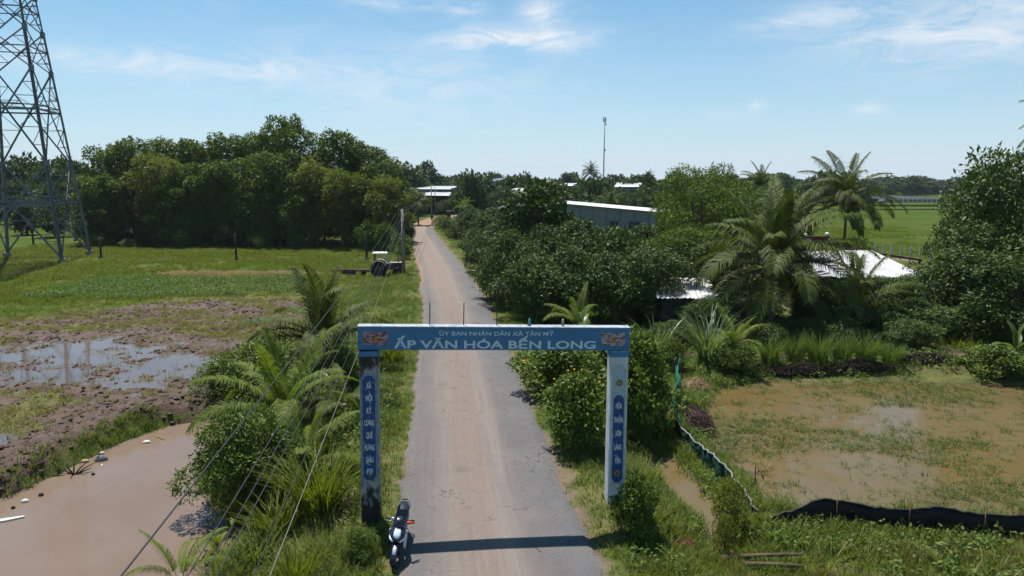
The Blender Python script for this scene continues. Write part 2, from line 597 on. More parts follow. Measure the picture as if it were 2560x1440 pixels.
def road_material():
    m, t = new_mat('worn_asphalt')
    uv = t.n('ShaderNodeUVMap', uv_map='UVMap').outputs[0]
    P = t.pos()
    sep = t.n('ShaderNodeSeparateXYZ'); t.put(sep.inputs[0], uv)
    u, v = sep.outputs[0], sep.outputs[1]
    streak = t.noise(1.0, t.scaled(uv, (2.6, 0.07, 1)), 6, 0.62, 0.3)
    streak2 = t.noise(1.0, t.scaled(uv, (7.5, 0.16, 1), (3, 8, 0)), 5, 0.65)
    blotch = t.noise(0.35, P, 5, 0.65)
    grit = t.noise(26.0, P, 3, 0.8)
    grit2 = t.noise(7.0, P, 4, 0.7)
    asph = t.mix(t.ramp(grit, (0.3, 0.0), (0.7, 1.0)), (0.070, 0.067, 0.070), (0.135, 0.128, 0.128))
    asph = t.mix(t.ramp(blotch, (0.4, 0.0), (0.7, 0.6)), asph, (0.16, 0.152, 0.150))
    # brown dust gathers between and left of the wheel lines
    uc = t.m('ADD', u, t.m('MULTIPLY', t.m('SUBTRACT', streak, 0.5), 1.6))
    band = t.m('EXPONENT', t.m('MULTIPLY', t.m('POWER', t.m('ABSOLUTE', t.m('DIVIDE', t.m('ADD', uc, 0.45), 1.35)), 2.4), -1.0))
    dirt = t.attr('dirt')
    dust = t.m('ADD', t.m('MULTIPLY', band, t.ramp(streak2, (0.25, 0.5), (0.65, 1.0))), t.m('MULTIPLY', dirt, t.ramp(streak, (0.3, 0.55), (0.6, 1.0))), clamp=True)
    dustc = t.mix(grit2, (0.165, 0.122, 0.098), (0.240, 0.182, 0.150))
    dustc = t.mix(t.ramp(dirt, (0.4, 0.0), (1.0, 1.0)), dustc, (0.27, 0.155, 0.10))
    col = t.mix(t.m('MULTIPLY', dust, 0.97), asph, dustc)
    # pale worn wheel lines
    for c0, w, k in ((0.42, 0.3, 0.34), (-1.3, 0.34, 0.18)):
        q = t.m('DIVIDE', t.m('SUBTRACT', t.m('ADD', u, t.m('MULTIPLY', t.m('SUBTRACT', t.noise(1.0, t.scaled(uv, (0.3, 0.05, 1), (c0, 2, 0)), 3), 0.5), 0.9)), c0), w)
        ln = t.m('EXPONENT', t.m('MULTIPLY', t.m('MULTIPLY', q, q), -1.0))
        col = t.mix(t.m('MULTIPLY', t.m('MULTIPLY', ln, t.ramp(streak2, (0.3, 0.1), (0.65, 1.0))), k), col, (0.26, 0.24, 0.225))
    # patches of spilled mud and dark stains
    col = t.mix(t.ramp(t.noise(0.8, t.scaled(P, (1, .6, 1), (5, 1, 0)), 6, 0.72), (0.6, 0.0), (0.72, 0.55)), col, (0.20, 0.14, 0.105))
    col = t.mix(t.ramp(t.noise(0.55, t.scaled(P, (1, .5, 1), (15, 7, 0)), 6, 0.72), (0.62, 0.0), (0.74, 0.45)), col, (0.05, 0.049, 0.052))
    # hairline cracks and patched squares of newer seal
    vor = t.n('ShaderNodeTexVoronoi', feature='DISTANCE_TO_EDGE')
    wob = t.n('ShaderNodeVectorMath', operation='ADD')
    t.put(wob.inputs[0], t.scaled(P, (0.55, 0.4, 0.5)))
    nzv = t.n('ShaderNodeTexNoise'); nzv.inputs['Scale'].default_value = 1.7; t.put(nzv.inputs['Vector'], P)
    t.put(wob.inputs[1], nzv.outputs['Color'])
    t.put(vor.inputs['Vector'], wob.outputs[0]); vor.inputs['Scale'].default_value = 1.0
    crack = t.m('MULTIPLY', t.ramp(vor.outputs['Distance'], (0.0, 1.0), (0.016, 0.0)), t.ramp(blotch, (0.45, 0.0), (0.6, 0.8)))
    col = t.mix(crack, col, (0.03, 0.028, 0.028))
    fleck = t.ramp(t.noise(55.0, P, 2, 0.6), (0.62, 0.0), (0.7, 0.5))
    col = t.mix(fleck, col, (0.26, 0.24, 0.22))
    t.out(t.bsdf(col, 0.9, 0.2, 0, t.bump(t.m('ADD', grit, grit2), 0.7, 0.04)))
    return m


def water_material(name, c1, c2, rough=0.06, scum=0.0, ripple=0.05):
    m, t = new_mat(name)
    P = t.pos()
    a = t.noise(0.16, P, 4, 0.6)
    col = t.mix(t.ramp(a, (0.35, 0.0), (0.65, 1.0)), c1, c2)
    rg = rough
    if scum:
        f = t.ramp(t.noise(1.3, P, 6, 0.7), (0.52, 0.0), (0.62, scum))
        col = t.mix(f, col, (0.10, 0.09, 0.035))
        rg = t.m('ADD', t.m('MULTIPLY', f, 0.4), rough)
    rip = t.noise(1.2, t.scaled(P, (1, 2.5, 1)), 3, 0.6)
    t.out(t.bsdf(col, rg, 0.5, 0, t.bump(rip, ripple, 0.05), IOR=1.33))
    return m


def leaf_material(name, c1, c2, trans=0.3, rough=0.5, spec=0.3, c3=None):
    m, t = new_mat(name)
    lv = t.attr('lv')
    oi = t.n('ShaderNodeObjectInfo').outputs['Random']
    f = t.m('ADD', t.m('MULTIPLY', lv, 0.8), t.m('MULTIPLY', oi, 0.25), clamp=True)
    col = t.mix(f, c1, c2)
    if c3 is not None:
        col = t.mix(t.ramp(lv, (0.93, 0.0), (0.96, 1.0)), col, c3)
    P = t.bsdf(col, rough, spec)
    tr = t.n('ShaderNodeBsdfTranslucent')
    t.put(tr.inputs[0], t.mix(1.0, col, (1.35, 1.5, 0.6), 'MULTIPLY'))
    mx = t.n('ShaderNodeMixShader'); mx.inputs[0].default_value = trans
    t.t.links.new(P, mx.inputs[1]); t.t.links.new(tr.outputs[0], mx.inputs[2])
    t.out(mx.outputs[0])
    return m


def bark_material(name, c1, c2, scale=9.0):
    m, t = new_mat(name)
    O = t.obj()
    f = t.noise(scale, t.scaled(O, (1, 1, 0.35)), 5, 0.7)
    t.out(t.bsdf(t.mix(t.ramp(f, (0.3, 0.0), (0.7, 1.0)), c1, c2), 0.9, 0.15, 0, t.bump(f, 0.6, 0.04)))
    return m


M = {}
M['ground'] = ground_material()
M['road'] = road_material()
M['pond'] = water_material('muddy_pond_water', (0.178, 0.130, 0.101), (0.155, 0.103, 0.070), 0.07, 0.0, 0.05)
M['paddy'] = water_material('paddy_water', (0.115, 0.078, 0.028), (0.13, 0.095, 0.05), 0.05, 0.6, 0.06)
M['puddle'] = water_material('mud_puddle_water', (0.10, 0.079, 0.074), (0.12, 0.092, 0.08), 0.04, 0.0, 0.04)
M['brownwater'] = water_material('ditch_water', (0.18, 0.115, 0.06), (0.15, 0.10, 0.05), 0.1, 0.0, 0.1)
M['verge'] = leaf_material('verge_grass_blade', (0.075, 0.115, 0.022), (0.17, 0.2, 0.05), 0.35, 0.6, 0.15, (0.32, 0.26, 0.12))
M['lushgrass'] = leaf_material('lush_grass_blade', (0.088, 0.118, 0.011), (0.165, 0.185, 0.024), 0.35, 0.6, 0.15)
M['weed'] = leaf_material('weed_leaf', (0.055, 0.1, 0.018), (0.13, 0.175, 0.036), 0.3, 0.55, 0.2)
M['paddyweed'] = leaf_material('paddy_weed_leaf', (0.055, 0.085, 0.018), (0.12, 0.145, 0.034), 0.3, 0.6, 0.15, (0.22, 0.17, 0.07))
M['drygrass'] = leaf_material('dry_grass_blade', (0.13, 0.13, 0.035), (0.24, 0.2, 0.08), 0.3, 0.7, 0.15)
M['leafdark'] = leaf_material('dark_tree_leaf', (0.03, 0.055, 0.012), (0.065, 0.1, 0.022), 0.3, 0.55, 0.2)
M['leafacacia'] = leaf_material('acacia_leaf', (0.04, 0.075, 0.011), (0.135, 0.18, 0.024), 0.15, 0.6, 0.12)
M['leafyellow'] = leaf_material('yellow_green_leaf', (0.08, 0.105, 0.015), (0.15, 0.165, 0.028), 0.35, 0.6, 0.15)
M['leafmango'] = leaf_material('glossy_broad_leaf', (0.024, 0.050, 0.009), (0.082, 0.122, 0.019), 0.12, 0.55, 0.22)
M['leafbush'] = leaf_material('shrub_leaf', (0.040, 0.078, 0.009), (0.125, 0.165, 0.022), 0.16, 0.55, 0.2)
M['leaffar'] = leaf_material('distant_leaf', (0.03, 0.055, 0.018), (0.065, 0.095, 0.03), 0.2, 0.7, 0.15)
M['palm'] = leaf_material('coconut_leaflet', (0.026, 0.046, 0.008), (0.080, 0.100, 0.017), 0.18, 0.6, 0.14)
M['palmyoung'] = leaf_material('young_coconut_leaflet', (0.05, 0.088, 0.010), (0.135, 0.165, 0.024), 0.3, 0.6, 0.14)
M['palmdry'] = leaf_material('dry_coconut_leaflet', (0.16, 0.12, 0.045), (0.26, 0.2, 0.08), 0.2, 0.6, 0.2)
M['cane'] = leaf_material('cane_blade', (0.08, 0.12, 0.04), (0.19, 0.24, 0.10), 0.3, 0.4, 0.4)
M['banana'] = leaf_material('banana_leaf', (0.05, 0.085, 0.016), (0.11, 0.14, 0.035), 0.35, 0.4, 0.4)
M['bark'] = bark_material('grey_brown_bark', (0.07, 0.055, 0.042), (0.16, 0.13, 0.10))
M['palebark'] = bark_material('pale_bark', (0.15, 0.13, 0.11), (0.27, 0.25, 0.21))
M['palmbark'] = bark_material('palm_trunk', (0.10, 0.085, 0.068), (0.20, 0.175, 0.145), 16.0)
M['yellow_flower'] = simple('yellow_flower', (0.62, 0.40, 0.02), 0.6, 0.2, var=0.3)
M['concrete'] = simple('weathered_concrete', (0.27, 0.26, 0.24), 0.85, 0.2, var=0.45, scale=3.0, bump=0.3)
M['darkwood'] = simple('dark_old_wood', (0.05, 0.042, 0.036), 0.85, 0.2, var=0.5, scale=8)
M['brownwood'] = simple('brown_timber', (0.15, 0.085, 0.055), 0.8, 0.2, var=0.4, scale=7)
M['straw'] = simple('dry_straw', (0.36, 0.26, 0.14), 0.8, 0.2, var=0.35, scale=12)
M['steel'] = simple('galvanised_steel', (0.17, 0.18, 0.2), 0.55, 0.4, 0.4, var=0.3, scale=2.0)
M['black'] = simple('black_plastic', (0.012, 0.012, 0.014), 0.35, 0.5, var=0.2)
M['rubber'] = simple('tyre_rubber', (0.018, 0.018, 0.018), 0.8, 0.3, var=0.3)
M['white'] = simple('white_paint', (0.72, 0.72, 0.70), 0.5, 0.4, var=0.15)
M['cable'] = simple('black_cable', (0.025, 0.026, 0.03), 0.5, 0.4, var=0.2)
M['palecable'] = simple('pale_cable', (0.17, 0.175, 0.15), 0.5, 0.4, var=0.2)


# ---------------------------------------------------------------- ground
def build_ground():
    xs = [0.0]
    pos, neg = [], []
    x, st = 0.0, 0.28
    while x < 2300:
        if x > 34: st *= 1.075
        x += st; pos.append(x)
    x, st = 0.0, 0.28
    while x < 2300:
        if x > 40: st *= 1.075
        x += st; neg.append(-x)
    X = np.array(neg[::-1] + [0.0] + pos)
    ys = list(np.linspace(-400, 6, 22))
    y = 6.0
    while y < 3000:
        y += max(0.12, 0.0072 * y) * (1 if y < 230 else 6)
        ys.append(y)
    Y = np.array(ys)
    gx, gy = np.meshgrid(X, Y)
    m = plan(gx, gy)
    nx, ny = len(X), len(Y)
    V = np.stack([gx, gy, m['h']], -1).reshape(-1, 3)
    i = np.arange(nx - 1)[None, :] + nx * np.arange(ny - 1)[:, None]
    F = np.stack([i, i + 1, i + nx + 1, i + nx], -1).reshape(-1, 4)
    pat = fbm(gx * 0.16, gy * 0.16, 91, 4)
    wetm = np.maximum.reduce([m['mud'], m['pond'], m['small'], m['brown'], m['canal'] * .8, m['paddy'] * 0.9])
    wetm = np.maximum(wetm, (m['garden'] * sstep(0.5, 0.62, fbm(gx * .5, gy * .5, 12)) * 0.8))
    green_patch = m['mud'] * sstep(0.43, 0.6, fbm(gx * 0.28, gy * 0.5, 17, 4)) * (1 - m['mudwater']) * (1 - m['bund']) * 0.75
    reg = np.zeros((ny, nx, 4))
    reg[..., 0] = np.clip(wetm - green_patch, 0, 1)
    verge_dry = m['bank'] * sstep(0.44, 0.6, fbm(gx * 0.7, gy * 0.5, 13)) * 0.8
    fielddry = sstep(0.55, 0.72, pat) * 0.45 * (1 - sstep(110, 200, gy))
    reg[..., 1] = np.clip(np.maximum.reduce([verge_dry, fielddry, green_patch * 0.8, m['mud'] * 0.2, m['near'] * 0.35]), 0, 1)
    far = sstep(66, 90, gy) * (gx > 15) + sstep(105, 150, gy) * (gx < -40)
    reg[..., 2] = np.clip(far + m['leafy'] * 0.7 + m['garden'] * 0.3 + 0.5 * sstep(40, 60, gy) * (1 - m['yard']) * (1 - m['bank']), 0, 1)
    shoulder = (1 - sstep(0.0, 0.55, m['a'] - 2.45 + 1.1 * (m['n2'] - 0.5))) * (1 - sstep(205, 225, gy))
    yard = m['yard'] * sstep(0.46, 0.58, fbm(gx * 0.5, gy * 0.5, 83)) * 0.8
    mound = 1 - sstep(3, 14, np.hypot(gx + 25, (gy - 222) * 0.6))
    reg[..., 3] = np.clip(np.maximum.reduce([shoulder * 0.62, yard, mound]), 0, 1)
    me = np_mesh('ground', V, F, M['ground'], True, {'reg': reg.reshape(-1, 4)})
    tag(put('ground', me), kind='structure')
    # the stripe of low bunds between far paddies
    return


build_ground()


def build_road():
    ys = np.concatenate([np.arange(-60, 8, 3.0), np.arange(8, 60, 0.35), np.arange(60, 214, 0.9)])
    us = np.array([-2.7, -2.45, -2.2, -1.7, -1.1, -0.5, 0, 0.5, 1.1, 1.6, 2.0, 2.25, 2.5])
    cx = road_x(ys)
    # rounded bends: smooth the centre line a little
    k = 9
    cx = np.convolve(np.pad(cx, k, 'edge'), np.ones(2 * k + 1) / (2 * k + 1), 'same')[k:-k]
    tx, ty = np.gradient(cx), np.gradient(ys)
    ln = np.hypot(tx, ty); nxv, nyv = ty / ln, -tx / ln
    vlen = np.concatenate([[0], np.cumsum(np.hypot(np.diff(cx), np.diff(ys)))])
    V, U, D = [], [], []
    for j, u in enumerate(us):
        off = np.full(len(ys), u)
        if abs(u) > 2.22:
            off = off + 0.55 * (fbm(ys * 0.55, ys * 0 + u, 41) - 0.5) + 0.3 * (fbm(ys * 2.0, ys * 0 + u, 43) - 0.5)
        z = 0.03 + 0.04 * (1 - (u / 2.75) ** 2) + 0.02 * (fbm(ys * 0.3, ys * 0 + u * 1.4, 47) - 0.5)
        if u < -2.6 or u > 2.4:
            z = z - 0.12
        V.append(np.stack([cx + nxv * off, ys + nyv * off, z], -1))
        U.append(np.stack([off, vlen], -1))
        D.append(np.clip(sstep(125, 165, ys) + 0.38 * sstep(48, 75, ys) * (0.8 - 0.25 * u) + (0.35 if abs(u) > 2.3 else 0), 0, 1))
    V = np.stack(V, 1).reshape(-1, 3); U = np.stack(U, 1).reshape(-1, 2); D = np.stack(D, 1).ravel()
    nu = len(us)
    i = np.arange(nu - 1)[None, :] + nu * np.arange(len(ys) - 1)[:, None]
    F = np.stack([i, i + 1, i + nu + 1, i + nu], -1).reshape(-1, 4)
    me = np_mesh('road', V, F, M['road'], True, {'dirt': D}, U)
    tag(put('road', me), kind='structure')


build_road()


def water_sheet(name, poly, z, mat, grow=1.2, cell=0.6):
    P = np.asarray(poly)
    x0, y0 = P.min(0) - grow - cell; x1, y1 = P.max(0) + grow + cell
    y0 = max(y0, -10)
    X, Y = np.arange(x0, x1, cell), np.arange(y0, y1, cell)
    gx, gy = np.meshgrid(X, Y)
    keep = sdist(poly, (gx[:-1, :-1] + gx[1:, 1:]) / 2, (gy[:-1, :-1] + gy[1:, 1:]) / 2) > -grow
    i = np.arange(len(X) - 1)[None, :] + len(X) * np.arange(len(Y) - 1)[:, None]
    F = np.stack([i, i + 1, i + len(X) + 1, i + len(X)], -1)[keep]
    used, inv = np.unique(F.ravel(), return_inverse=True)
    V = np.stack([gx, gy, np.full_like(gx, z)], -1).reshape(-1, 3)[used]
    me = np_mesh(name, V, inv.reshape(-1, 4), mat, True)
    return tag(put(name, me), kind='structure')


PADDY_W, POND_W = -0.70, -0.86
water_sheet('pond_water', POND, POND_W, M['pond'])
water_sheet('paddy_water', PADDY, PADDY_W, M['paddy'], 0.8)
water_sheet('puddle_water', MUD_WATER, -0.62, M['puddle'], 1.8)
water_sheet('small_pond_water', SMALL_POND, -0.70, M['puddle'], 0.6)
water_sheet('ditch_water', BROWN_WATER, -0.70, M['brownwater'], 0.8)
water_sheet('canal_water', CANAL, -0.74, M['paddy'], 0.8)


# ---------------------------------------------------------------- ground cover (stuff): tufts scattered with geometry nodes
def blades(rng, n, h, spread, w, bend, segs=2):
    """A tuft of n bent blades."""
    V, F, L = [], [], []
    for _ in range(n):
        a = rng.uniform(0, 2 * math.pi); r = spread * math.sqrt(rng.random())
        bx, by = r * math.cos(a), r * math.sin(a)
        ha = a + rng.normal(0, 0.7); hh = h * rng.uniform(0.55, 1.1); bd = bend * rng.uniform(0.3, 1.3) * hh
        sx, sy = -math.sin(ha + rng.normal(0, .4)), math.cos(ha)
        b = len(V); lv = rng.random()
        for k in range(segs + 1):
            tt = k / segs
            ww = w * (1 - tt) ** 0.7 * 0.5 + 0.001
            cx, cy = bx + math.cos(ha) * bd * tt ** 1.8, by + math.sin(ha) * bd * tt ** 1.8
            cz = hh * (tt - 0.22 * (bd / hh) * tt ** 2)
            V += [(cx - sx * ww, cy - sy * ww, cz), (cx + sx * ww, cy + sy * ww, cz)]; L += [lv, lv]
        F += [(b + 2 * k, b + 2 * k + 1, b + 2 * k + 3, b + 2 * k + 2) for k in range(segs)]
    return np.array(V), np.array(F), np.array(L)


def leaf_quads(P, D, Nrm, L, W):
    """Diamond leaves: base P, direction D, normal Nrm, length, width arrays."""
    S = np.cross(D, Nrm); S /= np.linalg.norm(S, axis=1, keepdims=True) + 1e-9
    L = L[:, None]; W = W[:, None]
    mid = P + D * L * 0.45
    up = np.cross(S, D)
    V = np.stack([P, mid - S * W * 0.5 + up * W * 0.18, P + D * L, mid + S * W * 0.5 + up * W * 0.18], 1)
    n = len(P)
    F = np.arange(4 * n).reshape(n, 4)
    return V.reshape(-1, 3), F


def unit(a):
    return a / (np.linalg.norm(a, axis=-1, keepdims=True) + 1e-9)


def weed(rng, n, h, r, L, W):
    a = rng.uniform(0, 2 * math.pi, n)
    q = r * np.sqrt(rng.random(n))
    P = np.stack([q * np.cos(a), q * np.sin(a), h * rng.uniform(0.15, 1, n) * (1 - 0.5 * (q / r) ** 2)], -1)
    D = unit(np.stack([np.cos(a), np.sin(a), rng.normal(0.1, 0.5, n)], -1) + rng.normal(0, 0.45, (n, 3)))
    N = unit(np.array([0, 0, 1.0]) + rng.normal(0, 0.45, (n, 3)))
    V, F = leaf_quads(P, D, N, L * rng.uniform(0.6, 1.2, n), W * rng.uniform(0.6, 1.2, n))
    return V, F, np.repeat(rng.random(n), 4)


def source(name, meshes):
    c = bpy.data.collections.new(name)
    for i, me in enumerate(meshes):
        o = bpy.data.objects.new('%s_%02d' % (name, i), me)
        c.objects.link(o)
    return c


def tufts(name, mat, gen, count, seed):
    rng = np.random.default_rng(seed)
    out = []
    for i in range(count):
        V, F, L = gen(rng)
        out.append(np_mesh(name, V, F, mat, True, {'lv': L}))
    return source(name, out)


def scatter_object(name, pts, scl, coll, nsrc, label=None, cat=None, seed=0):
    rng = np.random.default_rng(seed)
    n = len(pts)
    me = bpy.data.meshes.new(name)
    me.vertices.add(n); me.vertices.foreach_set('co', np.asarray(pts, np.float32).ravel())
    a = me.attributes.new('scl', 'FLOAT', 'POINT'); a.data.foreach_set('value', np.asarray(scl, np.float32))
    rot = np.zeros((n, 3), np.float32); rot[:, 2] = rng.uniform(0, 6.283, n); rot[:, :2] = rng.normal(0, 0.08, (n, 2))
    a = me.attributes.new('rot', 'FLOAT_VECTOR', 'POINT'); a.data.foreach_set('vector', rot.ravel())
    a = me.attributes.new('idx', 'INT', 'POINT'); a.data.foreach_set('value', rng.integers(0, nsrc, n).astype(np.int32))
    o = put(name, me)
    ng = bpy.data.node_groups.new(name, 'GeometryNodeTree')
    ng.interface.new_socket('Geometry', in_out='INPUT', socket_type='NodeSocketGeometry')
    ng.interface.new_socket('Geometry', in_out='OUTPUT', socket_type='NodeSocketGeometry')
    nd = ng.nodes
    gi, go = nd.new('NodeGroupInput'), nd.new('NodeGroupOutput')
    ci = nd.new('GeometryNodeCollectionInfo'); ci.inputs['Collection'].default_value = coll
    ci.inputs['Separate Children'].default_value = True; ci.inputs['Reset Children'].default_value = True
    ip = nd.new('GeometryNodeInstanceOnPoints'); ip.inputs['Pick Instance'].default_value = True

    def na(nm, ty):
        q = nd.new('GeometryNodeInputNamedAttribute'); q.data_type = ty; q.inputs['Name'].default_value = nm
        return q.outputs['Attribute']
    L = ng.links
    L.new(gi.outputs[0], ip.inputs['Points']); L.new(ci.outputs[0], ip.inputs['Instance'])
    L.new(na('idx', 'INT'), ip.inputs['Instance Index']); L.new(na('scl', 'FLOAT'), ip.inputs['Scale'])
    e2r = nd.new('FunctionNodeEulerToRotation'); L.new(na('rot', 'FLOAT_VECTOR'), e2r.inputs[0])
    L.new(e2r.outputs[0], ip.inputs['Rotation'])
    L.new(ip.outputs[0], go.inputs[0])
    md = o.modifiers.new('scatter', 'NODES'); md.node_group = ng
    return tag(o, label, cat, kind='stuff')


def sample(rng, boxes, accept):
    """boxes: (x0, x1, y0, y1, per m2). Returns ground points kept by accept(m, x, y)."""
    xs, ys = [], []
    for x0, x1, y0, y1, den in boxes:
        n = int((x1 - x0) * (y1 - y0) * den)
        xs.append(rng.uniform(x0, x1, n)); ys.append(rng.uniform(y0, y1, n))
    x, y = np.concatenate(xs), np.concatenate(ys)
    # only what the camera's side of the place could see
    ok = np.abs(x) < 1.0 * y + 8
    x, y = x[ok], y[ok]
    m = plan(x, y)
    p = accept(m, x, y)
    k = rng.random(len(x)) < p * (1 - m['clear'])
    return np.stack([x[k], y[k], m['h'][k]], -1), {q: v[k] for q, v in m.items()}


SRC = {}
SRC['short'] = tufts('short_grass_tuft', M['verge'], lambda r: blades(r, 16, 0.26, 0.16, 0.022, 0.8), 5, 1)
SRC['tall'] = tufts('tall_grass_tuft', M['verge'], lambda r: blades(r, 15, 0.55, 0.14, 0.026, 0.8, 3), 4, 2)
SRC['lush'] = tufts('lush_grass_tuft', M['lushgrass'], lambda r: blades(r, 14, 0.3, 0.26, 0.035, 0.7), 4, 3)
SRC['weed'] = tufts('leafy_weed', M['weed'], lambda r: weed(r, 22, 0.34, 0.24, 0.12, 0.06), 4, 4)
SRC['paddy'] = tufts('paddy_weed', M['paddyweed'], lambda r: blades(r, 10, 0.20, 0.20, 0.022, 1.7), 5, 5)
SRC['dry'] = tufts('dry_grass_tuft', M['drygrass'], lambda r: blades(r, 16, 0.3, 0.24, 0.03, 0.9), 4, 6)
SRC['reed'] = tufts('reed_tuft', M['drygrass'], lambda r: blades(r, 20, 0.6, 0.16, 0.022, 0.45, 3), 3, 7)


def green_cover():
    rng = np.random.default_rng(11)
    water = lambda m: np.maximum.reduce([m['pond'], m['paddy'], m['canal'], m['brown'], m['mudwater'], m['small']])
    nf = lambda x, y, s, f=0.5: fbm(x * f, y * f, s, 3)
    off = lambda m: sstep(2.35, 2.9, m['a'] + 1.5 * (m['n2'] - 0.5) + np.where(m['s'] > 0, .15, 0))
    P, m = sample(rng, [(-12, 14, 9, 42, 26), (-14, 9, 42, 75, 12), (-24, 2, 75, 165, 5)],
                  lambda m, x, y: off(m) * (1 - water(m)) * (0.35 + 0.65 * sstep(0.36, 0.55, nf(x, y, 201))) * (1 - m['mud']) * (1 - m['garden']) * (1 - m['near'] * .6))
    scatter_object('verge_grass', P, rng.uniform(0.55, 1.35, len(P)) * (0.65 + 0.7 * nf(P[:, 0], P[:, 1], 203)) * np.clip(0.5 + (m['a'] - 2.5) * .5, .45, 1.1), SRC['short'], 5,
                   'short patchy green grass along both edges of the road', 'grass', 1)
    P, m = sample(rng, [(-12, 14, 9, 42, 10), (-14, 9, 42, 75, 6), (-24, 0, 75, 165, 2.0)],
                  lambda m, x, y: sstep(4.0, 5.2, m['a']) * (1 - np.maximum.reduce([m['pond'], m['paddy'], m['brown'], m['mudwater'], m['canal']])) * (1 - .75 * ((x > 3.5) & (y < 24))) * sstep(0.5, 0.62, nf(x, y, 211)) * (1 - m['mud']) * (1 - m['garden'] * .7))
    scatter_object('tall_verge_grass', P, rng.uniform(0.6, 1.3, len(P)), SRC['tall'], 4, 'taller wild grass further from the road edges', 'grass', 2)
    P, m = sample(rng, [(-12, 14, 9, 42, 9), (-14, 8, 42, 75, 3), (10, 32, 28, 46, 6)],
                  lambda m, x, y: np.maximum(sstep(3.0, 4.0, m['a']) * (x < 9.5) * (1 - np.maximum.reduce([m['pond'], m['paddy'], m['brown'], m['mudwater']])) * sstep(0.50, 0.62, nf(x, y, 221)), np.where((x > 9.5) & (y < 43.5), (1 - m['paddy']) * sstep(0.3, 0.45, nf(x, y, 222)), 0) + m['garden'] * .15) * (1 - m['mud'] * .9 * (x < 5)) * (1 - m['canal']))
    scatter_object('leafy_weeds', P, rng.uniform(0.6, 1.5, len(P)) * np.where((P[:, 0] > 9.5) & (P[:, 1] > 28), 1.0, 1.0), SRC['weed'], 4, 'low leafy weeds among the verge grass and garden bank', 'weeds', 3)
    # weeds standing in the flooded paddy
    P, m = sample(rng, [(4, 36, 16, 34, 40)],
                  lambda m, x, y: m['paddy'] * np.clip(0.08 + 0.68 * sstep(0.44, 0.62, 0.55 * nf(x, y, 231, 0.28) + 0.45 * nf(x, y * 2.2, 233, 0.9)) + 0.8 * (1 - sstep(18.6, 20.2, y)) + 0.6 * (1 - sstep(0.4, 1.8, ldist(NET_LINE, x, y))), 0, 1) ** 1.2)
    keepc = np.hypot((P[:, 0] - 11.8) / 4.6, (P[:, 1] - 22.8) / 2.3) + 0.5 * fbm(P[:, 0] * .6, P[:, 1] * .9, 235) > 1.0
    keepc |= rng.random(len(P)) < 0.18
    keepc &= plan(P[:, 0], P[:, 1])['clear'] < rng.random(len(P))
    P = P[keepc]
    P[:, 2] = PADDY_W - 0.02
    scatter_object('paddy_weeds', P, rng.uniform(0.5, 1.3, len(P)) * (1 + 0.9 * (1 - sstep(18, 20.5, P[:, 1]))), SRC['paddy'], 5, 'straggling weeds standing in the flooded paddy', 'weeds', 4)
    P, m = sample(rng, [(2, 30, 11, 20, 26)], lambda m, x, y: (m['a'] > 3.2) * (1 - m['paddy']) * (x > 3.2) * (1 - m['canal']) * (0.3 + 0.7 * sstep(0.38, 0.52, nf(x, y, 241, .7))))
    scatter_object('ditch_grass', P, rng.uniform(0.45, 0.95, len(P)), SRC['lush'], 4, 'bright green grass in front of the black net fence', 'grass', 5)
    P, m = sample(rng, [(5, 30, 12, 19, 16)], lambda m, x, y: m['near'] * sstep(0.42, 0.56, nf(x, y, 251, .6)) * (1 - m['paddy']))
    scatter_object('yellow_reeds', P, rng.uniform(0.5, 0.85, len(P)), SRC['reed'], 3, 'yellowing rushes at the bottom right corner', 'reeds', 6)
    # left fields
    P, m = sample(rng, [(-75, -8, 55, 112, 5.5), (-48, -20, 40, 58, 4)], lambda m, x, y: (1 - water(m)) * (1 - m['mud']) * (1 - m['leafy']) * sstep(4.5, 6.5, m['a']) * (0.45 + 0.55 * sstep(0.4, 0.55, nf(x, y, 261, .2))))
    scatter_object('field_grass', P, rng.uniform(0.6, 1.4, len(P)) * (0.6 + 0.9 * nf(P[:, 0], P[:, 1], 263, .25)), SRC['lush'], 4, 'green pasture grass of the left field below the pylon', 'grass', 7)
    P, m = sample(rng, [(-75, -8, 60, 112, 1.6)], lambda m, x, y: (1 - water(m)) * (1 - m['mud']) * (1 - m['leafy']) * sstep(4.5, 6.5, m['a']) * sstep(0.5, 0.62, nf(x, y, 265, .15)))
    scatter_object('dry_field_grass', P, rng.uniform(0.7, 1.5, len(P)), SRC['dry'], 4, 'straw coloured grass patches of the left field', 'grass', 8)
    P, m = sample(rng, [(24, 110, 66, 150, 1.6)], lambda m, x, y: sstep(0.4, 0.6, nf(x, y, 267, .12)) * (x > 0.42 * y))
    scatter_object('paddy_grass', P, rng.uniform(0.9, 1.9, len(P)), SRC['lush'], 4, 'rank green grass over the paddy beyond the coconut palms', 'grass', 14)
    P, m = sample(rng, [(-60, -10, 50, 76, 14)], lambda m, x, y: m['leafy'] * (0.35 + 0.65 * sstep(0.4, 0.55, nf(x, y, 271, .6))))
    scatter_object('leafy_crop', P, rng.uniform(0.9, 1.7, len(P)), SRC['weed'], 4, 'bed of low broad leafed plants beside the ditch', 'plants', 9)
    P, m = sample(rng, [(-50, -9, 22, 58, 13)], lambda m, x, y: m['mud'] * (1 - m['small']) * np.clip(0.10 + 0.9 * sstep(0.43, 0.58, fbm(x * 0.28, y * 0.5, 17, 4)) * (1 - m['bund']) * (1 - .85 * m['mudwater']) + 0.05 * m['mudwater'], 0, 1))
    scatter_object('mud_field_grass', P, rng.uniform(0.4, 0.95, len(P)), SRC['dry'], 4, 'sparse yellowish grass left on the ploughed mud field', 'grass', 10)
    # pond bank
    bank_line = gp((-100, 1290), (0, 1225), (120, 1165), (240, 1110), (330, 1065), (430, 1040), (530, 1025), z=-0.6)
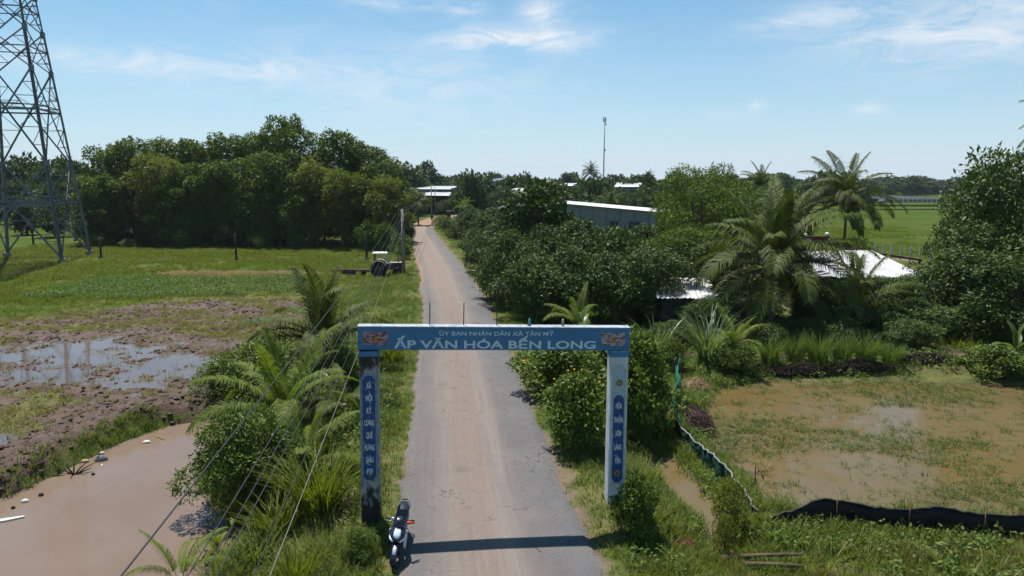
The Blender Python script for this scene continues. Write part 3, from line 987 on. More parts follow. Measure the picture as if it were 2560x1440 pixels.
    P, m = sample(rng, [(-26, -8, 15, 32, 34)], lambda m, x, y: (1 - sstep(0.1, 0.55, ldist(bank_line, x, y) + 0.5 * (nf(x, y, 281, .8) - .5))) * sstep(0.3, 0.45, nf(x, y, 283, .5)))
    P[:, 2] = np.maximum(P[:, 2], POND_W - .05)
    scatter_object('pond_bank_grass', P, rng.uniform(0.35, 0.75, len(P)), SRC['tall'], 4, 'green grass fringe on the far bank of the muddy pond', 'grass', 12)


def clods():
    """Ploughed lumps on the mud field and its bank."""
    rng = np.random.default_rng(77)
    out = []
    for i in range(4):
        b = MB().ball((0, 0, 0), 1.0, 7, 5, 0.6)
        me = b.mesh('clod', M['mudclod'])
        co = np.empty(len(me.vertices) * 3, np.float32); me.vertices.foreach_get('co', co)
        co *= np.repeat(rng.uniform(0.6, 1.25, len(me.vertices)), 3).astype(np.float32)
        me.vertices.foreach_set('co', co); me.polygons.foreach_set('use_smooth', np.zeros(len(me.polygons), bool)); me.update()
        out.append(me)
    src = source('mud_clod', out)
    P, m = sample(rng, [(-50, -9, 20, 60, 13)], lambda m, x, y: np.maximum(m['mud'] * (1 - m['small']) * (0.12 + 0.6 * m['mudwater'] + 0.88 * sstep(0.42, 0.62, fbm(x * 0.5 + y * .35, y * 1.1 - x * .2, 25, 3))), m['bund'] * .9))
    scatter_object('mud_clods', P, rng.uniform(0.04, 0.13, len(P)) * (0.6 + 0.8 * fbm(P[:, 0] * .7, P[:, 1] * .7, 79)), src, 4, 'dark clods of ploughed mud over the left field', 'mud clods', 13)


def gravel():
    """Loose stones along the crumbling edges of the seal."""
    rng = np.random.default_rng(78)
    out = []
    for i in range(3):
        me = MB().ball((0, 0, 0.2), 1.0, 6, 4, 0.7).mesh('stone', M['stone'])
        co = np.empty(len(me.vertices) * 3, np.float32); me.vertices.foreach_get('co', co)
        co *= np.repeat(rng.uniform(0.7, 1.2, len(me.vertices)), 3).astype(np.float32)
        me.vertices.foreach_set('co', co); me.polygons.foreach_set('use_smooth', np.zeros(len(me.polygons), bool)); me.update()
        out.append(me)
    src = source('road_stone', out)
    P, m = sample(rng, [(-12, 5, 13, 60, 60)], lambda m, x, y: np.exp(-((m['a'] - 2.45) / 0.35) ** 2) * (0.25 + 0.75 * sstep(0.45, 0.6, fbm(x * .8, y * .5, 88))) * 0.8 + 0.012 * (m['a'] < 2.4))
    P[:, 2] = np.where(m['a'] < 2.35, 0.05, np.maximum(P[:, 2], 0.0))
    scatter_object('road_gravel', P, rng.uniform(0.008, 0.02, len(P)), src, 3, 'loose stones along the crumbling road edges', 'gravel', 15)


M['stone'] = simple('road_stone', (0.36, 0.32, 0.28), 0.9, 0.2, var=0.5, scale=1.0)
gravel()
M['mudclod'] = simple('wet_mud_clod', (0.105, 0.062, 0.043), 0.7, 0.3, var=0.5, scale=3.0)
clods()
green_cover()

# ---------------------------------------------------------------- vegetation builders
def crown_mesh(name, rng, clumps, n, L, W, mat, droop=0.25, up=0.5, shell=0.55, spread=0.6):
    """Leaves spread through ellipsoid clumps (x, y, z, rx, ry, rz)."""
    C = np.asarray(clumps, float)
    w = (C[:, 3] * C[:, 4] + C[:, 3] * C[:, 5]); w /= w.sum()
    k = rng.choice(len(C), n, p=w)
    d = unit(rng.normal(0, 1, (n, 3)))
    d[:, 2] = np.where(d[:, 2] < -0.35, d[:, 2] * rng.choice([1, -0.6], n), d[:, 2])
    d = unit(d)
    r = (shell + (1.05 - shell) * rng.random(n) ** 0.55)
    r *= 1 + 0.18 * np.sin(d[:, 0] * 5 + k) * np.cos(d[:, 1] * 4 + 2 * k)
    r = np.where(rng.random(n) < 0.07, r * rng.uniform(1.1, 1.4, n), r)
    P = C[k, :3] + d * C[k, 3:6] * r[:, None]
    D = unit(d * 0.7 + rng.normal(0, spread, (n, 3)) + np.array([0, 0, -droop]))
    N = unit(rng.normal(0, 0.55, (n, 3)) + np.array([0, 0, up]) + d * 0.45)
    V, F = leaf_quads(P, D, N, L * rng.uniform(0.6, 1.25, n), W * rng.uniform(0.7, 1.25, n))
    clv = rng.random(len(C))
    lv = np.clip(0.6 * rng.random(n) + 0.4 * clv[k], 0, 1)
    return np_mesh(name, V, F, mat, False, {'lv': np.repeat(lv, 4)})


def trunk_mesh(name, rng, H, r0, clumps, mat, split=0.35, forks=1, nside=7):
    """Tapered trunk with limbs that reach into the clumps."""
    b = MB()
    for f in range(forks):
        a = rng.uniform(0, 6.28)
        lean = rng.uniform(0.02, 0.07) if forks == 1 else rng.uniform(0.1, 0.22)
        top = Vector((math.cos(a) * lean * H, math.sin(a) * lean * H, H * 0.86))
        base = Vector((rng.normal(0, .1), rng.normal(0, .1), -0.3)) if forks > 1 else Vector((0, 0, -0.3))
        pts = []
        for i in range(6):
            t = i / 5
            q = base.lerp(top, t) + Vector((rng.normal(0, 0.02 * H * t), rng.normal(0, 0.02 * H * t), 0))
            pts.append(q)
        rr = r0 / math.sqrt(forks)
        b.tube(pts, [rr * 1.25, rr, rr * 0.8, rr * 0.62, rr * 0.42, rr * 0.2], nside)
        for c in clumps[f::forks]:
            t = min(0.95, max(split, (c[2] / H) * 0.72))
            s = pts[0].lerp(pts[-1], t)
            e = Vector((c[0], c[1], c[2]))
            mid = s.lerp(e, 0.5) + Vector((0, 0, -0.04 * (e - s).length))
            rb = rr * (1 - t) * 0.5 + 0.02
            b.tube([s, mid, e], [rb, rb * 0.65, rb * 0.3], 5)
    return b.mesh(name, mat)


def clumps_round(rng, n, R, H, h0, flat=0.75, cr=0.42, broad=False):
    """Clumps inside an egg of radius R between heights h0 and H."""
    out = []
    for i in range(n):
        t = (i + 0.5) / n
        z = h0 + (H - h0) * (0.1 + 0.82 * t)
        prof = math.sin(math.pi * (t * 0.58 + 0.24 if broad else min(1, (t * 0.86 + 0.14)))) ** 0.65 * (rng.uniform(0.8, 1.12) if broad else rng.uniform(0.62, 1.3))
        a = i * 2.4 + rng.uniform(-0.5, 0.5)
        q = R * prof * rng.uniform(0.35, 0.85)
        r = R * cr * rng.uniform(0.75, 1.2) * (0.65 + 0.35 * prof)
        out.append((q * math.cos(a), q * math.sin(a), min(z, H - r * flat * .9), r, r, r * flat))
    return out


def tree_kind(name, seed, H, R, h0, n, L, W, mat, bark, nclump=16, r0=0.2, forks=1, cr=0.42, droop=0.25, up=0.5, flat=0.8, spread=.6, shell=.55):
    rng = np.random.default_rng(seed)
    cl = clumps_round(rng, nclump, R, H, h0, flat, cr, name in ('acacia', 'ytree', 'feather', 'dark'))
    return dict(H=H, R=R, trunk=trunk_mesh('trunk', rng, H, r0, cl, bark, forks=forks), crown=crown_mesh('crown', rng, cl, n, L, W, mat, droop, up, shell, spread))


def plant_tree(kind, name, label, cat, loc, rz=0.0, scale=1.0, group=None):
    o = thing(name, label, cat, loc, rz, group, scale)
    put('trunk', kind['trunk'], o); put('crown', kind['crown'], o)
    return o


K = {}
for i in range(5):
    K['acacia%d' % i] = tree_kind('acacia', 100 + i, 15.0, 4.0, 0.3, 13000, 0.46, 0.19, M['leafacacia'], M['palebark'], 36, 0.2, 1, 0.30, 0.35, 0.55, 0.95)
for i in range(2):
    K['ytree%d' % i] = tree_kind('ytree', 120 + i, 12.0, 3.4, 2.0, 7500, 0.5, 0.18, M['leafyellow'], M['palebark'], 18, 0.16, 1, 0.40, 0.35, 0.6, 1.0)
for i in range(3):
    K['shrub%d' % i] = tree_kind('shrub', 140 + i, 3.0, 1.9, 0.2, 3600, 0.30, 0.11, M['leafbush'], M['bark'], 13, 0.07, 3, 0.45, 0.1, 0.6, 0.85)
for i in range(3):
    K['mango%d' % i] = tree_kind('mango', 160 + i, 5.6, 3.0, 0.5, 10500, 0.32, 0.10, M['leafmango'], M['bark'], 22, 0.16, 2, 0.38, 0.45, 0.5, 0.75)
K['bigleaf'] = tree_kind('bigleaf', 170, 9.4, 3.6, 2.6, 4600, 0.62, 0.30, M['leafmango'], M['bark'], 20, 0.2, 2, 0.36, 0.25, 0.6, 0.7)
for i in range(2):
    K['feather%d' % i] = tree_kind('feather', 180 + i, 11.0, 4.6, 1.2, 17000, 0.34, 0.09, M['leafacacia'], M['bark'], 30, 0.26, 2, 0.33, 0.3, 0.5, 0.6)
for i in range(2):
    K['dark%d' % i] = tree_kind('dark', 190 + i, 11.0, 4.6, 1.0, 12000, 0.42, 0.17, M['leafmango'], M['bark'], 28, 0.24, 2, 0.36, 0.3, 0.55, 0.75)
for i in range(4):
    K['far%d' % i] = tree_kind('far', 200 + i, 9.0, 4.0, 0.6, 1500, 1.05, 0.55, M['leaffar'], M['bark'], 15, 0.25, 1, 0.42, 0.1, 0.6, 0.8)
K['farcone'] = tree_kind('farcone', 210, 9.0, 2.6, 0.6, 1200, 0.9, 0.4, M['leaffar'], M['bark'], 12, 0.2, 1, 0.42, 0.1, 0.6, 0.9)
for i in range(3):
    K['near%d' % i] = tree_kind('near', 220 + i, 2.9, 1.75, 0.05, 9500, 0.155, 0.058, M['leafbush'], M['bark'], 20, 0.05, 4, 0.36, 0.1, 0.7, 0.8)
for i in range(2):
    K['broad%d' % i] = tree_kind('broad', 230 + i, 3.0, 1.6, 0.1, 5600, 0.21, 0.10, M['leafbush'], M['bark'], 18, 0.05, 4, 0.38, 0.15, 0.75, 0.8)
K['yellowbush'] = tree_kind('yellowbush', 240, 1.2, 0.7, 0.05, 2600, 0.10, 0.03, M['leafyellow'], M['bark'], 10, 0.02, 3, 0.42, 0.1, 0.5, 0.8)


# ---- coconut palms
def frond_mesh(seed, L, e0, droop, mat, nl=44, leaf=0.85, w=0.055, vee=0.35):
    """One coconut frond: midrib that leaves the crown at elevation e0 and bends over, with hanging leaflets."""
    rng = np.random.default_rng(seed)
    N = 16
    ts = np.linspace(0, 1, N)
    ang = R(e0) - R(droop) * ts ** 1.3
    seg = L / (N - 1)
    cx = np.concatenate([[0], np.cumsum(np.cos(ang[:-1]) * seg)]); cz = np.concatenate([[0], np.cumsum(np.sin(ang[:-1]) * seg)])
    V, F, lv = [], [], []
    side_sway = rng.normal(0, 0.06) * L
    for i in range(N):
        r = 0.035 * (1 - ts[i]) + 0.006
        y = side_sway * ts[i] ** 2
        V += [(cx[i], y - r, cz[i]), (cx[i], y + r, cz[i]), (cx[i], y, cz[i] + r)]; lv += [0.9] * 3
    for i in range(N - 1):
        for k in range(3):
            k2 = (k + 1) % 3
            F.append((3 * i + k, 3 * i + k2, 3 * i + 3 + k2, 3 * i + 3 + k))
    for j in range(nl):
        t = 0.14 + 0.86 * (j + 0.5) / nl
        px, pz, an = np.interp(t, ts, cx), np.interp(t, ts, cz), np.interp(t, ts, ang)
        py = side_sway * t ** 2
        T = np.array([math.cos(an), 0, math.sin(an)]); U = np.array([-math.sin(an), 0, math.cos(an)])
        ll = leaf * (math.sin(math.pi * min(1, (t * 0.86 + 0.1))) ** 0.6) * rng.uniform(0.85, 1.1)
        for s in (-1, 1):
            if rng.random() < 0.04: continue
            S = np.array([0, s, 0.0])
            d0 = unit(T * (0.45 + 0.7 * t) + S + U * (vee + rng.normal(0, .1)))
            g = np.array([0, 0, -1.0])
            P0 = np.array([px, py, pz])
            P1 = P0 + d0 * ll * 0.5
            d1 = unit(d0 + g * rng.uniform(0.7, 1.7)); P2 = P1 + d1 * ll * 0.5
            wd = unit(T - d0 * T.dot(d0)) * w
            b = len(V); q = rng.random()
            V += [tuple(P0 - wd * .35), tuple(P0 + wd * .35), tuple(P1 - wd * .5), tuple(P1 + wd * .5), tuple(P2 - wd * .06), tuple(P2 + wd * .06)]
            F += [(b, b + 1, b + 3, b + 2), (b + 2, b + 3, b + 5, b + 4)]; lv += [q] * 6
    return np_mesh('frond', V, F, mat, False, {'lv': lv})


FR = {}
for key, mat in (('old', M['palm']), ('young', M['palmyoung'])):
    FR[key] = {e: [frond_mesh(300 + 7 * e + i, 5.0, e, d, mat, 66, 1.15 if key == 'old' else 1.0, 0.056) for i in range(2)]
               for e, d in ((82, 35), (66, 75), (48, 95), (28, 95), (8, 75), (-18, 45))}
FR['dry'] = {-40: [frond_mesh(390, 4.2, -40, 40, M['palmdry'], 36, 0.6)]}


def palm(label, loc, H, scale, rng, fronds, kind='old', rz=0.0, lean=(0.0, 0.0), group=None, dry=0, trunk_r=0.16, ncoco=0):
    """fronds: list of (elevation key, how many)."""
    o = thing('coconut_palm', label, 'palm tree', loc, rz, group)
    b = MB()
    pts = [Vector((lean[0] * t ** 1.5, lean[1] * t ** 1.5, -0.3 + (H + 0.3) * t)) for t in np.linspace(0, 1, 9)]
    rs = [trunk_r * (1.5 if i == 0 else 1.15 - 0.4 * i / 8) for i in range(9)]
    b.tube(pts, rs, 9)
    for i in range(int(H / 0.3)):
        t = (i + 0.5) * 0.3 / H
        p = Vector((lean[0] * t ** 1.5, lean[1] * t ** 1.5, H * t))
        rr = trunk_r * (1.19 - 0.4 * t)
        b.tube([p, p + Vector((0, 0, 0.05))], [rr * 1.06, rr], 9)
    b.build('trunk', M['palmbark'], o)
    top = Vector((lean[0], lean[1], H - 0.05))
    a = rng.uniform(0, 6.28)
    for e, n in fronds:
        a += 0.7
        for i in range(n):
            aa = a + 2 * math.pi * i / n + rng.normal(0, 0.28)
            m = FR[kind][e][int(rng.integers(0, len(FR[kind][e])))]
            put('frond', m, o, top + Vector((math.cos(aa), math.sin(aa), 0)) * 0.12,
                (rng.normal(0, 0.10), rng.normal(0, 0.10), aa), scale * rng.uniform(0.8, 1.1))
    for i in range(dry):
        put('frond', FR['dry'][-40][0], o, top, (0, 0, rng.uniform(0, 6.28)), scale)['label'] = 'withered brown frond hanging down'
    if ncoco:
        for i in range(ncoco):
            aa = rng.uniform(0, 6.28)
            MB().ball(top + Vector((math.cos(aa) * 0.3, math.sin(aa) * 0.3, -0.22 - 0.15 * rng.random())), 0.13, 8, 6, 1.15).build('coconut', M['straw'], o)
    return o


# ---- blade clumps (cane, tall grass), banana plants
def blade_clump(name, label, cat, loc, h, n, spread, w, bend, mat, seed, rz=0.0):
    rng = np.random.default_rng(seed)
    V, F, L = blades(rng, n, h, spread, w, bend, 5)
    o = put(name, np_mesh(name, V, F, mat, True, {'lv': L}), None, loc, (0, 0, rz))
    return tag(o, label, cat, None, 'thing')


def broad_leaf_mesh(name, seed, L, W, e0, droop, mat):
    rng = np.random.default_rng(seed)
    N = 9
    ts = np.linspace(0, 1, N)
    ang = R(e0) - R(droop) * ts ** 1.2
    cx = np.concatenate([[0], np.cumsum(np.cos(ang[:-1]) * L / (N - 1))]); cz = np.concatenate([[0], np.cumsum(np.sin(ang[:-1]) * L / (N - 1))])
    V, F, lv = [], [], []
    for i in range(N):
        t = ts[i]
        ww = 0.03 if t < 0.16 else W * 0.5 * math.sin(math.pi * min(1, (t - 0.1) / 0.92)) ** 0.55 + 0.004
        nx, nz = -math.sin(ang[i]), math.cos(ang[i])
        jit = rng.normal(0, 0.05 * W)
        V += [(cx[i] + nx * ww * .35, -ww + jit * .3, cz[i] + nz * ww * .35), (cx[i], 0, cz[i]), (cx[i] + nx * ww * .35, ww + jit * .3, cz[i] + nz * ww * .35)]
        lv += [0.45, 0.8, 0.5]
    for i in range(N - 1):
        F += [(3 * i, 3 * i + 1, 3 * i + 4, 3 * i + 3), (3 * i + 1, 3 * i + 2, 3 * i + 5, 3 * i + 4)]
    return np_mesh(name, V, F, mat, True, {'lv': lv})


BL = [broad_leaf_mesh('leaf', 500 + i, 2.0, 0.5, e, d, M['banana']) for i, (e, d) in enumerate(((80, 40), (62, 85), (45, 100), (25, 90)))]
CL = [broad_leaf_mesh('leaf', 520 + i, 0.8, 0.16, e, d, M['leafyellow']) for i, (e, d) in enumerate(((80, 35), (60, 70), (40, 90), (15, 60)))]


def leaf_plant(name, label, cat, loc, H, scale, n, leaves, rng, stem_r=0.1):
    o = thing(name, label, cat, loc)
    MB().tube([(0, 0, -0.2), (0.02, 0, H * 0.5), (0, 0.03, H + .1)], [stem_r, stem_r * 0.8, stem_r * 0.4], 7).build('stem', M['palmbark'] if stem_r > .05 else M['bark'], o)
    for i in range(n):
        a = i * 2.4 + rng.normal(0, 0.2)
        k = min(3, int(4 * i / n))
        put('leaf', leaves[k], o, (0, 0, H * (1 - 0.25 * i / n)), (rng.normal(0, .08), rng.normal(0, .08), a), scale * rng.uniform(0.8, 1.1))
    return o

# ---------------------------------------------------------------- trees and plants where they stand
RNG = np.random.default_rng(2024)


def gz(x, y):
    return ground_z(x, y)


def tree_at(kind, name, label, cat, px, top, d, group=None, wide=None, rz=None, sink=0.0):
    """A tree d metres ahead at photo column px whose top reaches photo row top."""
    x, zt = at(px, top, d)
    z0 = gz(x, d) - sink
    k = K[kind]
    s = (zt - z0) / k['H']
    w = s if wide is None else wide / k['R']
    return plant_tree(k, name, label, cat, (x, d, z0), RNG.uniform(0, 6.28) if rz is None else rz, (w, w, s), group)


# ---- the wood on the left
wood = [
    # kind, px, top row, distance, crown radius, label (None: one of the inner trees that nothing tells apart)
    ('acacia0', 705, 278, 116, 4.6, 'tallest tree of the left wood, crown rising clear above its neighbours'),
    ('acacia1', 853, 318, 114, 4.3, 'tall round crowned tree just right of the tallest tree in the wood'),
    ('acacia2', 915, 352, 113, 3.8, 'dark tree stepping down towards the road at the right end of the wood'),
    ('acacia3', 962, 388, 110, 3.2, 'slimmer tree near the road with a bare twig above its crown'),
    ('acacia4', 275, 352, 117, 4.0, 'outermost tall tree at the pylon end of the wood'),
    ('acacia0', 350, 335, 116, 4.3, 'broad tree behind the yellowish tree near the pylon'),
    ('acacia1', 432, 338, 118, 4.0, None), ('acacia2', 500, 345, 119, 4.2, None),
    ('acacia3', 560, 330, 117, 4.4, 'bulky tree in the middle of the wood skyline'),
    ('acacia4', 625, 330, 117, 4.2, None), ('acacia2', 780, 372, 117, 4.2, None), ('acacia3', 665, 318, 121, 4.0, None),
    ('ytree0', 392, 388, 110, 3.6, 'yellowish green tree with thinner crown at the front of the wood'),
    ('acacia1', 238, 432, 109, 3.0, 'low front tree beside the pylon at the left edge of the wood'),
    ('acacia4', 300, 430, 111, 3.8, None), ('acacia0', 480, 402, 110, 3.8, None),
    ('acacia2', 545, 395, 110, 3.8, None), ('acacia3', 600, 385, 109, 3.6, None), ('acacia1', 690, 370, 109, 4.0, 'dark front tree standing below the tallest tree of the wood'),
    ('ytree1', 785, 405, 107, 3.0, 'lighter green front tree left of the sunlit pair above the pasture'),
    ('ytree0', 850, 425, 105, 3.0, 'lighter green front tree right of centre of the wood'),
    ('acacia4', 745, 430, 106, 3.4, None), ('acacia0', 905, 435, 106, 3.2, None),
    ('ytree1', 962, 440, 104, 2.7, 'yellow green tree at the road end of the wood front'),
    ('acacia3', 985, 470, 108, 2.6, 'lowest tree at the roadside corner of the wood'),
    ('acacia2', 430, 460, 107, 3.2, None), ('acacia1', 640, 440, 107, 3.4, None),
]
for k, px, top, d, r, lab in wood:
    tree_at(k, 'acacia_tree', lab or 'dark green tree crowded among others inside the left wood', 'tree', px, top, d, 'trees of the left wood', r * 1.28)
for i, (px, top, d, w) in enumerate([(238, 585, 104, 1.3), (318, 598, 104, 1.1), (455, 575, 104, 1.5), (655, 592, 102, 1.1), (742, 588, 102, 1.2),
                                     (925, 550, 99, 1.9), (965, 560, 97, 1.6), (1002, 585, 92, 1.6), (1010, 560, 108, 1.8), (1012, 610, 84, 1.2)]):
    tree_at('shrub%d' % (i % 3), 'undergrowth_shrub', 'dark undergrowth shrub at the foot of the left wood', 'shrub', px, top, d, 'undergrowth along the left wood', w)

for i in range(15):
    px = 235 + i * 52
    tree_at('dark%d' % (i % 2), 'undergrowth_shrub', 'dark bush filling the shade between the trunks inside the left wood', 'bush', px, 520 + (i * 37) % 40, 107 + (i * 5) % 7, 'bushes inside the left wood', 3.8)

# ---- trees beyond the pylon and the belt on the horizon
for i, (px, top, d, r) in enumerate([(-60, 420, 190, 7), (15, 402, 185, 6), (60, 392, 195, 6.5), (115, 405, 190, 6), (165, 398, 200, 6.5), (205, 408, 180, 5.5), (40, 455, 165, 5), (95, 462, 170, 5), (150, 460, 160, 5), (195, 470, 150, 4.5), (60, 500, 130, 3), (130, 505, 125, 3)]):
    tree_at('far%d' % (i % 4), 'tree_beyond_pylon', 'dark bushy tree in the row beyond the lattice pylon', 'tree', px, top, d, 'trees beyond the pylon', r)
for i, (px, top, d, r) in enumerate([(1000, 455, 175, 4), (1012, 490, 165, 3.5), (1020, 515, 150, 2.6), (1035, 470, 205, 4)]):
    tree_at('mango%d' % (i % 3), 'bend_tree', ['tall bush behind the wood corner left of the village shed', 'bush below it beside the road bend', 'low bush on the inner verge of the road bend', 'bush in front of the pale blue village shed'][i], 'bush', px, top, d, None, r)
for i, (px, top, d) in enumerate([(1535, 478, 160), (1572, 482, 165), (1605, 476, 170), (1250, 470, 180), (1300, 488, 150)]):
    tree_at('mango%d' % (i % 3), 'village_tree', ['leafy tree left of the distant house with patchy roof', 'leafy tree right before the distant house with patchy roof', 'leafy tree right of the distant house with patchy roof', 'leafy tree before the tiny blue grey roof', 'leafy tree before the small white roofed hut'][i], 'tree', px, top, d, None, 3.4)
for i, (px, top, d) in enumerate([(1050, 505, 198), (1108, 500, 198), (1132, 492, 200)]):
    tree_at('mango%d' % (i % 3), 'village_bush', ['bush before the left end of the open village shelter', 'bush before the right end of the open village shelter', 'bush between the open shelter and the gabled hut'][i], 'bush', px, top, d, None, 2.6)
tree_at('far1', 'round_tree', 'lone round topped dark tree on bare trunk rising above the village skyline', 'tree', 1064, 404, 300, None, 6.5)
tree_at('far2', 'bushy_tree', 'green bushy tree between the wood and the lone round topped tree', 'tree', 1015, 412, 230, None, 7)
tree_at('farcone', 'cone_tree', 'small dark cone shaped tree left of the mast and spiky palm', 'tree', 1418, 430, 300, None, 4.5)
tree_at('feather0', 'shade_tree', 'dark round tree in front of the white gabled hut', 'tree', 1145, 468, 222, None, 4.2)
far_list = []
for i in range(78):
    px = 985 + (i * 37.7) % 930 + RNG.uniform(-8, 8)
    d = RNG.uniform(175, 420)
    top = (RNG.uniform(432, 462) if i % 3 else RNG.uniform(462, 500)) if px > 1130 else RNG.uniform(438, 462)
    if 1120 < px < 1240 and d < 270: d += 120
    if 1000 < px < 1130: d = RNG.uniform(290, 420)
    if px > 1130 and top > 462: d = RNG.uniform(150, 220)
    if 1150 < px < 1240 and top > 445: top = RNG.uniform(432, 446)
    far_list.append((px, top, d))
for i in range(24):
    px = 1880 + i * 29 + RNG.uniform(-9, 9)
    far_list.append((px, RNG.uniform(428, 455) if px < 2130 else RNG.uniform(440, 456), RNG.uniform(300, 420) if px < 2130 else RNG.uniform(480, 560)))
for i, (px, top, d) in enumerate(far_list):
    tree_at('far%d' % (i % 4), 'distant_tree', 'small hazy tree in the green belt along the horizon', 'tree', px, top, d, 'distant trees along the horizon', RNG.uniform(4, 7) * d / 300 + 1.2, None, 0.8)
# the wood behind everything reads as one mass
rng = np.random.default_rng(5)
n = 1700
yy = rng.uniform(430, 1500, n); xx = rng.uniform(-1.7, 1.7, n) * yy
keep = ~((xx > 0.36 * yy) & (yy < 560))
srcF = source('far_wood_tree', [K['far%d' % i]['crown'] for i in range(4)])
scatter_object('far_wood', np.stack([xx, yy, np.full(n, FIELD - 0.5)], -1)[keep], (rng.uniform(0.75, 1.25, n) * (0.9 + yy / 2600))[keep], srcF, 4, 'continuous far off tree belt closing the horizon', 'woodland', 9)

# ---- right of the road: hedge of broad glossy trees, behind and between the houses
tree_at('bigleaf', 'large_leaved_tree', 'open tree with big pale flecked leaves left of the grey shed', 'tree', 1345, 452, 78, None, 4.4)
glossy = [
    ('mango0', 1275, 600, 52, 2.7, 'dense glossy bush nearest the road behind the gate beam'),
    ('mango1', 1360, 585, 56, 3.2, None), ('mango2', 1450, 570, 58, 3.4, None), ('mango0', 1540, 590, 54, 3.2, 'dense glossy tree in front of the grey shed windows'),
    ('mango1', 1420, 640, 48, 2.8, None), ('mango2', 1330, 660, 47, 2.6, None), ('mango1', 1510, 655, 48, 2.8, None), ('mango0', 1590, 665, 50, 2.6, 'glossy tree beside the low grey tin roof'),
    ('mango2', 1240, 650, 55, 2.0, 'roadside bush leaning over the verge left of the hedge trees'), ('mango1', 1605, 585, 62, 3.0, None),
    ('mango0', 1235, 560, 82, 3.4, 'bush beside the road below the roadside fence'), ('mango2', 1290, 545, 84, 3.6, None), ('mango1', 1200, 590, 72, 2.2, None),
    ('mango0', 1400, 530, 88, 3.6, None), ('mango2', 1180, 520, 116, 3.4, 'bushy tree behind the roadside picket fence'), ('mango1', 1230, 520, 108, 3.4, None), ('mango1', 1300, 520, 104, 3.6, None),
]
for k, px, top, d, r, lab in glossy:
    tree_at(k, 'glossy_tree', lab or 'dense dark glossy leaved tree packed in the hedge right of the road', 'tree', px, top - (22 if d < 65 else 0), d, 'glossy trees of the roadside hedge', r)
for i, (px, top, d, r, lab) in enumerate([(1105, 540, 140, 2.0, 'roadside shrub at the bend across from the motorcyclist'), (1118, 548, 132, 1.8, 'second roadside shrub coming from the bend'), (1140, 570, 116, 1.6, 'leafy shrub on the verge below the dark gate post'),
                                          (1160, 600, 100, 1.5, 'yellowish shrub on the grass strip right of the road'), (1185, 640, 84, 1.6, 'low shrub at the foot of the roadside hedge')]):
    tree_at('shrub%d' % (i % 3), 'roadside_shrub', lab, 'shrub', px, top, d, None, r)
tree_at('feather0', 'feathery_tree', 'large fine leaved tree left of the leaning coconut palm', 'tree', 1762, 402, 60, None, 4.6)
tree_at('feather1', 'feathery_tree', 'lower fine leaved tree just right of the grey shed', 'tree', 1735, 468, 66, None, 3.6)
tree_at('feather0', 'feathery_tree', 'fine leaved tree shading the low tin roof from behind', 'tree', 1720, 560, 55, None, 3.8)
tree_at('feather1', 'feathery_tree', 'fine leaved tree filling the gap behind the nearest coconut palm', 'tree', 1860, 455, 66, None, 4.0)
tree_at('dark0', 'dark_tree', 'big dark tree cut by the right picture edge', 'tree', 2535, 378, 47, None, 4.0)
tree_at('dark1', 'dark_tree', 'dark tree in front of the paddy at the left flank of the big edge tree', 'tree', 2450, 480, 50, None, 2.6)
tree_at('dark0', 'dark_tree', 'dark tree over the dark yard, below the big edge tree', 'tree', 2440, 620, 43, None, 3.0)
tree_at('dark1', 'dark_tree', 'dark tree right of the corrugated roof end', 'tree', 2335, 660, 47, None, 2.2)
tree_at('dark0', 'dark_tree', 'lowest dark tree at the right picture edge', 'tree', 2560, 640, 40, None, 3.2)
for i, (kd, px, top, d, r, lab) in enumerate([('dark0', 1640, 620, 47, 2.6, 'dark tree hiding the left end of the low tin roof'), ('dark1', 1985, 600, 57, 3.0, 'dark tree between the nearest palm and the zinc roof'), ('dark0', 1800, 600, 52, 3.0, 'dark tree over the low tin roof beside the nearest palm'),
                                              ('dark0', 2120, 596, 64, 2.6, 'dark tree round the trunk of the upright coconut palm'), ('dark1', 2250, 690, 46, 2.2, 'dark tree in front of the right end of the zinc roof'), ('dark0', 2060, 700, 44.5, 2.0, 'dark tree in front of the left part of the zinc roof'), ('dark1', 1960, 470, 74, 3.6, 'dark tree behind the brick wall between the two tall palms'),
                                              ('feather1', 1700, 480, 72, 3.0, 'fine leaved tree covering the right end of the grey shed'), ('dark1', 2500, 560, 44, 3.4, 'dark tree filling the middle of the right edge'), ('mango1', 1770, 745, 43, 1.7, 'dark bush before the black front of the low shed'),
                                              ('mango0', 2180, 770, 41.5, 1.6, 'dark bush on the yard edge behind the lemongrass'), ('mango1', 1690, 800, 39.5, 1.5, 'dark low bush behind the pale cane clump'), ('mango2', 1905, 800, 39.5, 1.5, 'dark low bush behind the leftmost lemongrass'), ('mango0', 2030, 795, 39.5, 1.6, 'dark low bush behind the third lemongrass clump'), ('mango1', 2110, 800, 39, 1.5, 'dark low bush behind the fourth lemongrass clump'), ('mango2', 2280, 800, 39, 1.6, 'dark low bush behind the lowest lemongrass clump'),
                                              ('mango2', 2360, 770, 41, 1.9, 'dark bush on the yard edge near the bright tuft')]):
    tree_at(kd, 'dark_tree' if kd[0] != 'm' else 'yard_bush', lab, 'tree' if kd[0] != 'm' else 'bush', px, top, d, None, r)
tree_at('mango2', 'yard_bush', 'dark bush under the corrugated roof between the palms', 'bush', 2190, 700, 47, None, 2.2)
tree_at('mango0', 'yard_bush', 'dark bush left of the young palm in the yard', 'bush', 2040, 735, 46, None, 2.2)
tree_at('mango1', 'yard_bush', 'bush in the shade under the nearest coconut palm', 'bush', 1890, 745, 47, None, 2.0)
tree_at('mango2', 'yard_bush', 'dark bush below the right edge trees', 'bush', 2290, 745, 43, None, 2.2)
tree_at('mango0', 'yard_bush', 'dark bush at the far right of the garden', 'bush', 2440, 760, 40, None, 2.2)


